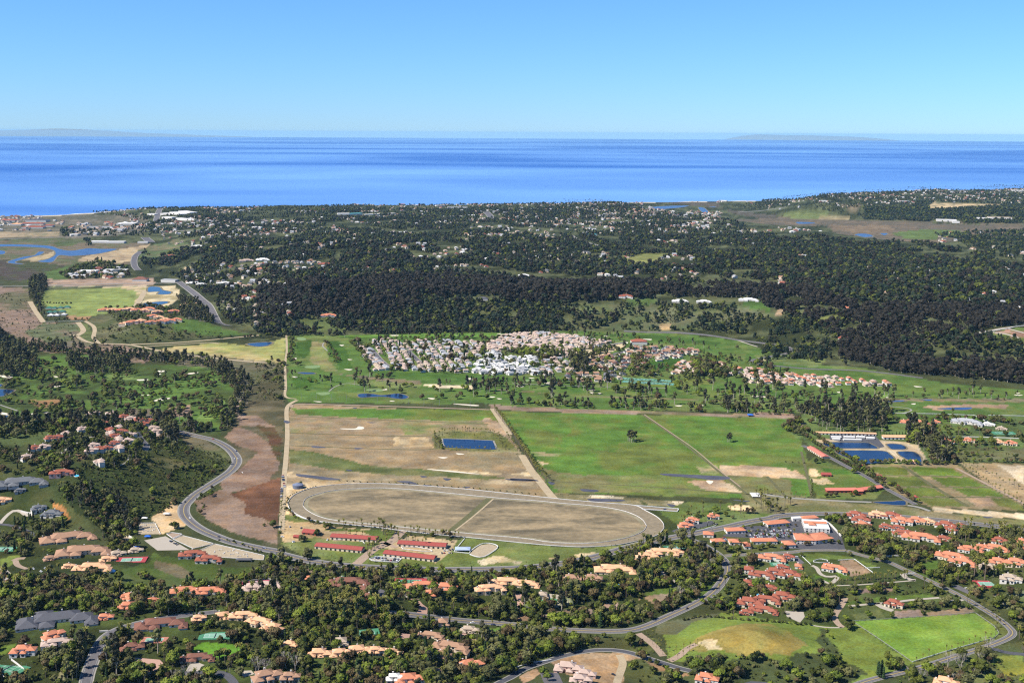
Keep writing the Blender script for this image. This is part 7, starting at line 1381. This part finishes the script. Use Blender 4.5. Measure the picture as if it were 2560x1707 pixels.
grow('C4 850,880 1100,910 1100,1000 900,1020 740,1060 830,1100 900,1110 850,1020', {'oak': .5, 'shrub': .5}, 120, 'above the fenced lawn', 167, .2, .8); grow('C4 860,780 1650,740 1750,820 1900,890 1940,960 1500,960 1300,940 1700,860 1500,810 900,830', {'oak': .45, 'shrub': .35, 'palm': .2}, 130, 'in the gardens above the fenced lawn', 168, .25, .8); grow('C4 420,480 1350,560 1300,620 1100,560 900,500 450,510', {'oak': .8, 'palm': .2}, 70, 'in the hedge above the brown riding ring', 169, .25, .8)
grow('C4 1720,760 1950,760 2350,760 2350,1250 2280,1100 2100,960 1880,820', {'oak': .5, 'shrub': .5}, 120, 'on the slope right of the road', 170, .15, 1.0); row('C4 2010,940 2060,1000 2130,1060 2150,1110', 'palm', 8, 'along the road beside the fenced lawn', .75, .2); spots('C4 1447,1385 1500,1372 1551,1340 1698,1302 1742,1292 1793,1265 1840,1255 1888,1245 1936,1225 1980,1218 2025,1190 2070,1195 2110,1165', 'palm', .6, 'standing in the row along the front fence of the lawn')
grow('C4 2200,1180 2350,1200 2350,1340 2200,1320 2120,1270', {'palm': .9, 'oak': .1}, 150, 'in the palm clump at the road corner', 171, .1, 1.1); grow('C4 1980,1240 2140,1290 2100,1330 1980,1290', {'palm': 1}, 110, 'in the palm clump at the road corner', 172, .1, .9)
spots('C4 1125,1500 1140,1520 1155,1490 1170,1530', 'cyp', 1.3, 'beside the dark clump under the fenced lawn'); spots('C4 1200,1370 1230,1440 1265,1460 1290,1440 1250,1420 1300,1450 1210,1450', 'oak', 1.15, 'in the dark clump under the fenced lawn'); spots('C4 890,1110 905,1100 875,1120', 'oak', 1.1, 'at the upper left corner of the fenced lawn'); spots('C4 1040,1020 1235,1020 1505,1000 740,1560 1660,930 1165,900 1030,910 1060,905', 'oak', .9, 'beside the upper fence of the lawn')
grow('C4 1300,1470 1800,1340 2000,1290 2150,1330 2000,1500 1900,1600 1250,1600', {'oak': .5, 'shrub': .3, 'bare': .2}, 130, 'in the brush at the lower right', 173, .2, 1.0, csize=26); grow('C4 2100,1440 2350,1490 2350,1600 2050,1600', {'shrub': .8, 'oak': .2}, 90, 'in the brush at the lower right', 174, .2, 1.0); grow('C4 -460,1400 0,1330 300,1390 650,1330 820,1400 1040,1500 900,1700 -700,1700 C3 1300,1440 1500,1400', {'shrub': .75, 'oak': .25}, 190, 'on the dark brushy slope below the green dome', 175, .1, 1.0, csize=20)
grow('C4 620,1100 700,1130 830,1340 700,1330', {'shrub': .9, 'oak': .1}, 150, 'in the gully right of the green dome', 176, .1, 1.1); row('C4 -500,1040 -300,1010 0,1040 300,1060 560,1085', 'shrub', 4, 'along the top edge of the green dome', 1.3, .3); row('C3 1110,1160 1290,1350', 'palm', 9, 'in the young palm rows by the loop road', .5); row('C3 1180,1160 1350,1320 1400,1290 1560,1240', 'palm', 9, 'in the young palm rows by the loop road', .5); row('C3 1320,1385 1540,1270', 'palm', 9, 'in the young palm rows by the loop road', .5)
grow('C3 950,1370 1100,1350 1400,1480 1380,1600 940,1600', {'shrub': .8, 'oak': .2}, 110, 'on the ridge right of the unfinished pink house', 177, .2, .9); grow('C3 0,1380 160,1400 0,1500 C2 2200,1500 2000,1480', {'oak': 1}, 80, 'by the ridge road', 178, .2, .9); spots('C3 260,1520 300,1550 280,1500 30,1480', 'oak', 1, 'by the ridge road'); row('C3 1040,1340 1100,1370 1280,1440', 'oak', 10, 'beside the ridge road', .6)
for s_ in ('C3 1950,270 2100,260 2300,300', 'C3 1980,330 2300,340', 'C3 1900,310 2050,300 2340,250', 'C4 130,200 180,250', 'C4 100,330 400,330'): row(s_, 'oak', 14, 'in the shopping car park', .5, .3)
row('C3 1700,430 2000,440 2300,430 C4 350,440', 'oak', 9, 'in front of the shops', .7, .4); row('C3 1850,440 2020,440', 'palm', 6, 'in front of the shops', 1.0, .4); row('C4 450,400 780,400', 'oak', 9, 'in front of the largest shop', .7, .3); row('C4 350,340 760,370', 'palm', 12, 'in front of the largest shop', 1, .4)
# mid-valley village trees
grow('A2 800,1300 2350,1290 A3 0,1250 800,1320 1560,1400 B3 2350,200 2350,360 1800,330 1000,340 400,330 B2 2350,270 1000,230', {'oak': .75, 'cyp': .15, 'euc': .1}, 36, 'between the houses of the mid-valley village', 180, .3, .95, csize=50)
grow('B2 2090,70 2350,60 B3 200,60 430,30 430,110 240,150 B2 2350,130', {'oak': 1}, 110, 'between pink and white roofs in mid-valley', 181, .0, 1.1, avoid=False); grow('B3 470,120 640,130 620,260 500,240', {'oak': .6, 'euc': .4}, 110, 'left of the grey village road', 182, .0, 1.2, avoid=False); grow('B3 1000,100 1120,100 1120,260 1010,260', {'oak': 1}, 110, 'left of the dark striped fairway', 183, .0, 1.2, avoid=False); grow('B3 1500,150 1600,150 1820,230 1810,280 1540,270', {'oak': 1}, 130, 'in the dark clump by the orange-roofed house', 184, .0, 1.2, avoid=False)
# low hill with peach roofs, polo field surrounds, floodplain
grow('A1 880,1040 1500,1050 1500,1200 1000,1200', {'oak': 1}, 40, 'between the peach-roofed villas on the low hill', 190, .3, .9); grow('A1 800,1200 1500,1210 2000,1260 1300,1320 850,1320', {'shrub': .9, 'oak': .1}, 70, 'on the low green hill', 191, .3, 1.1); grow('A1 1480,960 1760,1010 1800,1180 1560,1140 1500,1100 1540,1060', {'euc': .8, 'oak': .2}, 130, 'right of the peach-roofed villas', 192, .0, 1.0)
grow('A1 240,830 380,800 400,860 330,1010 380,1130 340,1130 250,980', {'euc': .5, 'oak': .5}, 120, 'along the left side of the polo field', 193, .0, 1.0); row('A1 370,1005 600,1010', 'oak', 11, 'around the green-roofed stables', .9, .3); row('A1 380,1145 700,1140', 'oak', 14, 'around the green-roofed stables', .9, .4); row('A1 1050,1335 1500,1310 2200,1275', 'oak', 40, 'along the track below the low hill', 1.1, .5); row('A1 2050,1290 2350,1280', 'oak', 14, 'along the track below the low hill', 1.2, .3)
grow('A1 500,760 640,690 820,650 1060,690 1090,780 700,800 540,810', {'oak': .8, 'cyp': .2}, 45, 'around the white riverside buildings', 194, .3, 1.2)
# mesa woods
LV = {'mesa': 1.0}
grow('A2 0,830 280,850 850,830 1100,780 1600,790 2350,820 A3 0,830 900,840 1270,850 1800,840 2350,880 A4 500,820 700,960 1000,1050 2350,1020 2350,1180 1900,1240 1500,1330 1480,1480 2350,1500 B4 2350,340 1300,240 800,120 A4 800,1300 560,1150 200,1040 0,960 A3 2000,950 1300,960 900,980 400,1010 0,1000 A2 1900,930 1400,960 1380,1050 1150,1060 900,1140 600,1120 300,1140 0,1100', {'brown': .9, 'mesa': .1}, 110, 'in the dark eucalyptus forest', 200, .05, 1.05, csize=120)
grow('A2 0,1000 300,1130 850,1120 1150,1050 1400,960 1900,960 2350,1020 A3 0,960 400,1010 500,1060 1000,1100 700,1220 300,1240 0,1260 A2 1900,1245 700,1270 200,1290 0,1250', {'mesa': .8, 'brown': .2}, 85, 'on the slope above the golf course', 201, .25, .95, csize=90)
grow('A3 300,1010 900,1000 1350,1000 2000,1010 2350,1060 A4 600,1140 800,1300 600,1500 200,1400 A3 2000,1260 1300,1230 900,1220 1050,1100', {'mesa': .3, 'shrub': .7}, 190, 'on the scrubby mesa flank', 202, .3, .95, csize=70)
grow('A4 1250,1330 1900,1240 2350,1320 2350,1568 B4 2350,330 1500,250 A4 1450,1500', {'mesa': .85, 'brown': .15}, 70, 'on the wooded right slope above the golf course', 213, .22, .95, csize=70)
grow('A4 300,1300 600,1150 800,1180 850,1350 800,1480 900,1568 B4 800,120 400,130 A4 100,1500', {'mesa': .7, 'shrub': .3}, 55, 'around the green clearings of the mesa flank', 214, .3, .9, csize=60)
grow('A2 1100,950 1900,960 2350,1000 A3 0,1000 300,1010 500,1060 300,1240 0,1250 A2 1100,1240', {'mesa': 1}, 40, 'in the thick wood above the village', 215, .15, .9, csize=60)
grow('A1 1200,560,460 2350,480 A2 300,480 1300,500 2350,430 A3 700,440 1500,440 2350,470 A4 600,440 900,480 1500,500 2350,700 2350,1050 A4 1200,1050 700,950 300,820 A3 1800,840 900,840 0,830 A2 1600,790 1100,780 850,830 280,850 0,830 A1 2000,900 1700,880 1500,800 1250,720 1180,660', {'mesa': .85, 'brown': .15}, 48, 'in the woods of the mesa', 203, .38, 1.1, csize=160)
grow('A4 1300,620 2350,750 2350,1050 1300,1050 400,880 A3 1700,600 2350,500 A4 700,520', {'mesa': .9, 'brown': .1}, 50, 'in the right-hand mesa woods', 204, .3, 1.15, csize=120)
grow('A1 1900,850 2350,1000 2350,1250 1950,1180 1780,1040 1600,880', {'mesa': .6, 'brown': .4}, 55, 'at the foot of the mesa', 205, .2, .95, csize=80)
grow('A1 1250,330 2350,240 A2 1200,210 2350,200 A3 1000,190 1130,220 1800,300 2350,470 1500,440 700,440 0,420 A2 2350,430 1300,500 300,480 A1 2350,480 1600,460 1300,420', {'mesa': .9, 'brown': .1}, 24, 'between the far houses of the mesa', 206, .38, .95, csize=220)
grow('A1 760,235 1200,205 1700,190 2350,190 A2 1000,180 2350,150 A3 400,125 800,130 1120,200 900,230 0,240 A2 1200,250 A1 2350,270 1600,290 1200,310', {'mesa': 1}, 12, 'near the shore', 207, .25, .8, csize=200)
grow('A4 -100,200 300,110 800,60 1500,20 2600,0 2600,330 2000,230 1300,300 700,240 300,200', {'mesa': 1}, 12, 'on the far right mesa', 208, .28, .85, csize=200); grow('A4 1000,200 2350,200 2350,330 1900,330 1000,300', {'mesa': 1}, 112, 'on the far right mesa', 209, .2, 1.2); grow('A4 1600,420 2600,380 2600,700 2000,600', {'mesa': 1}, 18, 'beyond the right lagoon', 210, .2, 1.1)
grow('A1 500,380 720,400 1300,330 1300,440 900,440 520,450', {'mesa': 1}, 14, 'on the flood plain by the fairground', 211, .2, 1.1); grow('A1 700,470 760,470 760,520 720,520', {'mesa': 1}, 20, 'on the flood plain by the fairground', 212, .0, 1.1)

KN = {'oak': ('broadleaf_tree', 'broad dark-crowned tree', 'tree'), 'euc': ('eucalyptus_tree', 'tall eucalyptus with pale trunk', 'tree'), 'palm': ('palm_tree', 'palm with round frond crown', 'palm'), 'cyp': ('cypress_tree', 'narrow dark cypress', 'tree'), 'bare': ('bare_tree', 'pale leafless tree', 'tree'),
      'shrub': ('shrub', 'low rounded shrub', 'shrub'), 'mesa': ('forest_tree', 'dark green forest tree', 'tree'), 'brown': ('forest_eucalyptus', 'brown-green eucalyptus', 'tree')}
INV = {}
for kd, L in PL.items():
    if not L: continue
    A = np.array([(a, b2, c) for a, b2, c, d in L]); d = np.hypot(A[:, 0], A[:, 1]); zz = Z(A[:, 0], A[:, 1]); pu, pv_ = px(A[:, 0], A[:, 1], zz)
    big = A[:, 2]/d*((pu > -10) & (pu < 2570) & (pv_ < 1730)); order = np.argsort(-big); nI = {'mesa': 300, 'brown': 300}.get(kd, 300); near = order[:nI]; rest = order[nI:]
    nm, look, cat = KN[kd]; nv = len(TP[kd])
    for i in near:
        root = link(nm, None); s = A[i, 2]; root.location = (A[i, 0], A[i, 1], zz[i]); root.scale = (s, s, s*rng.uniform(.9, 1.12)); root.rotation_euler = (0, 0, rng.uniform(0, 6.28)); root.empty_display_size = 2
        vi = rng.randrange(nv); t_, c_ = TP[kd][vi]; link('trunk', t_, root); link('crown', c_, root)
        INV.setdefault((kd, L[i][3]), []).append((root, vi, s, pu[i], pv_[i]))
    if len(rest):
        scatter({'mesa': 'distant_trees', 'brown': 'distant_eucalyptus', 'oak': 'more_broadleaf_trees', 'euc': 'more_eucalyptus', 'palm': 'more_palms', 'cyp': 'more_cypresses', 'bare': 'more_bare_trees', 'shrub': 'brush'}[kd],
                'the many farther %s of this kind across the land' % ('shrubs' if kd == 'shrub' else 'trees'), cat+'s', np.column_stack([A[rest, 0], A[rest, 1], zz[rest]]), NR.uniform(0, 6.28, len(rest)), A[rest, 2], NR.randint(0, nv, len(rest)), TJ[kd])
    print(kd, len(L))

# ------------------------------------------------------------------ every tree and town house gets the words that single it out
KN = {'oak': ('broadleaf_tree', 'broad-crowned tree', 'tree'), 'euc': ('eucalyptus_tree', 'tall eucalyptus', 'tree'), 'palm': ('palm_tree', 'palm', 'palm'), 'cyp': ('cypress_tree', 'narrow cypress', 'tree'), 'bare': ('bare_tree', 'leafless pale tree', 'tree'),
      'shrub': ('shrub', 'round shrub', 'shrub'), 'mesa': ('forest_tree', 'forest tree', 'tree'), 'brown': ('forest_eucalyptus', 'brown-green eucalyptus', 'tree')}
TONE = {'oak': ('dark', 'fresh green', 'olive', 'deep green', 'rusty'), 'euc': ('dark', 'olive', 'brownish'), 'palm': ('low', 'mid-height', 'tall'), 'cyp': ('slim', 'full'), 'bare': ('twiggy', 'spreading'), 'shrub': ('grey-green', 'olive', 'dark', 'bright green'), 'mesa': ('dark', 'brownish', 'deep green', 'olive'), 'brown': ('dark', 'slender', 'ragged')}
for (kd, place), L in INV.items():
    nm, look, cat = KN[kd]; med = sorted(t[2] for t in L)[len(L)//2]; byl = {}
    for t in L: byl.setdefault((TONE[kd][t[1]], 'large ' if t[2] > med else 'small '), []).append(t)
    for (tn, sz), ts in byl.items():
        nr = max(1, min(9, int(len(ts)/10+.7))); ts.sort(key=lambda t: -t[4]); per = math.ceil(len(ts)/nr)
        for i, t in enumerate(ts):
            rw_ = i//per; row_ = sorted(ts[rw_*per:(rw_+1)*per], key=lambda t: t[3]); k = row_.index(t)
            o_ = (', %s from left' % ordw(k) if len(row_) > 1 else ''); r_ = (', row %s' % 'one two three four five six seven eight nine'.split()[rw_] if nr > 1 else '')
            lab = '%s%s %s %s%s%s' % (sz, tn, look, place, o_, r_)
            if len(lab.split()) > 16: lab = '%s%s %s %s%s%s' % (sz, tn, look.split()[-1], place, o_, r_)
            if len(lab.split()) > 16: lab = '%s%s %s %s%s%s' % (sz, tn.split()[0], look.split()[-1], place, o_.replace(' from left', ''), r_)
            tag(t[0], lab, cat, '%ss %s' % (look, place) if len(L) > 1 else None)
def rows(objs, look, place):
    vs_ = px(*[np.array([o.location[i] for o in objs]) for i in range(3)]); n = len(objs); nr = max(1, min(9, round(n/9))); od = np.argsort(-vs_[1]); per = math.ceil(n/nr)
    for rw_ in range(nr):
        seg = sorted(od[rw_*per:(rw_+1)*per], key=lambda i: vs_[0][i])
        for k, i in enumerate(seg): objs[i]['label'] = '%s, %s from left in %s row, %s' % (look(objs[i]), ordw(k), ordw(rw_), place)
gr = {}
for o in bpy.data.objects:
    if o.name.startswith(('town_house', 'hillside_villa')) and o.get('group') and o.users_collection and PROTO not in o.users_collection: gr.setdefault(o['group'], []).append(o)
RN = {'orange_tiles': 'orange', 'peach_tiles': 'peach', 'dark_red_tiles': 'red', 'brown_tiles': 'brown', 'pinkish_tiles': 'pinkish', 'sand_roof': 'tan', 'silver_grey_roof': 'grey', 'white_roof': 'white', 'dark_brown_roof': 'dark brown', 'grey_slate': 'slate'}
def lk(o):
    m = o.data.materials[1] if o.data else [c for c in o.children if c.name.startswith('roof')][0].data.materials[0]
    return '%s-roofed house' % RN.get(m.name, 'pale')
PLS = {'pale houses in the first row by the golf course': 'beside the golf course', 'pale houses in the left half of the mid-valley village': "village's left half", 'pinkish roofs in the packed centre of the mid-valley village': "village's packed centre", 'white apartment blocks of the mid-valley village': 'white apartment quarter', 'cream houses left of the bare sandy lot': 'left of the sandy lot',
       'white town houses right of the bare sandy lot': 'right of the sandy lot', 'white buildings near the green tennis courts': 'near the teal courts', 'white houses in the right arm of the village': "village's right arm", 'white houses at the right end of the golf course': 'end of the golf course', 'white villas with red roofs on the left hill': 'left hill village', 'peach-roofed villas on the low hill by the polo field': 'low hill by the polo field'}
for g_, os_ in gr.items(): rows(os_, lk, PLS.get(g_, g_))
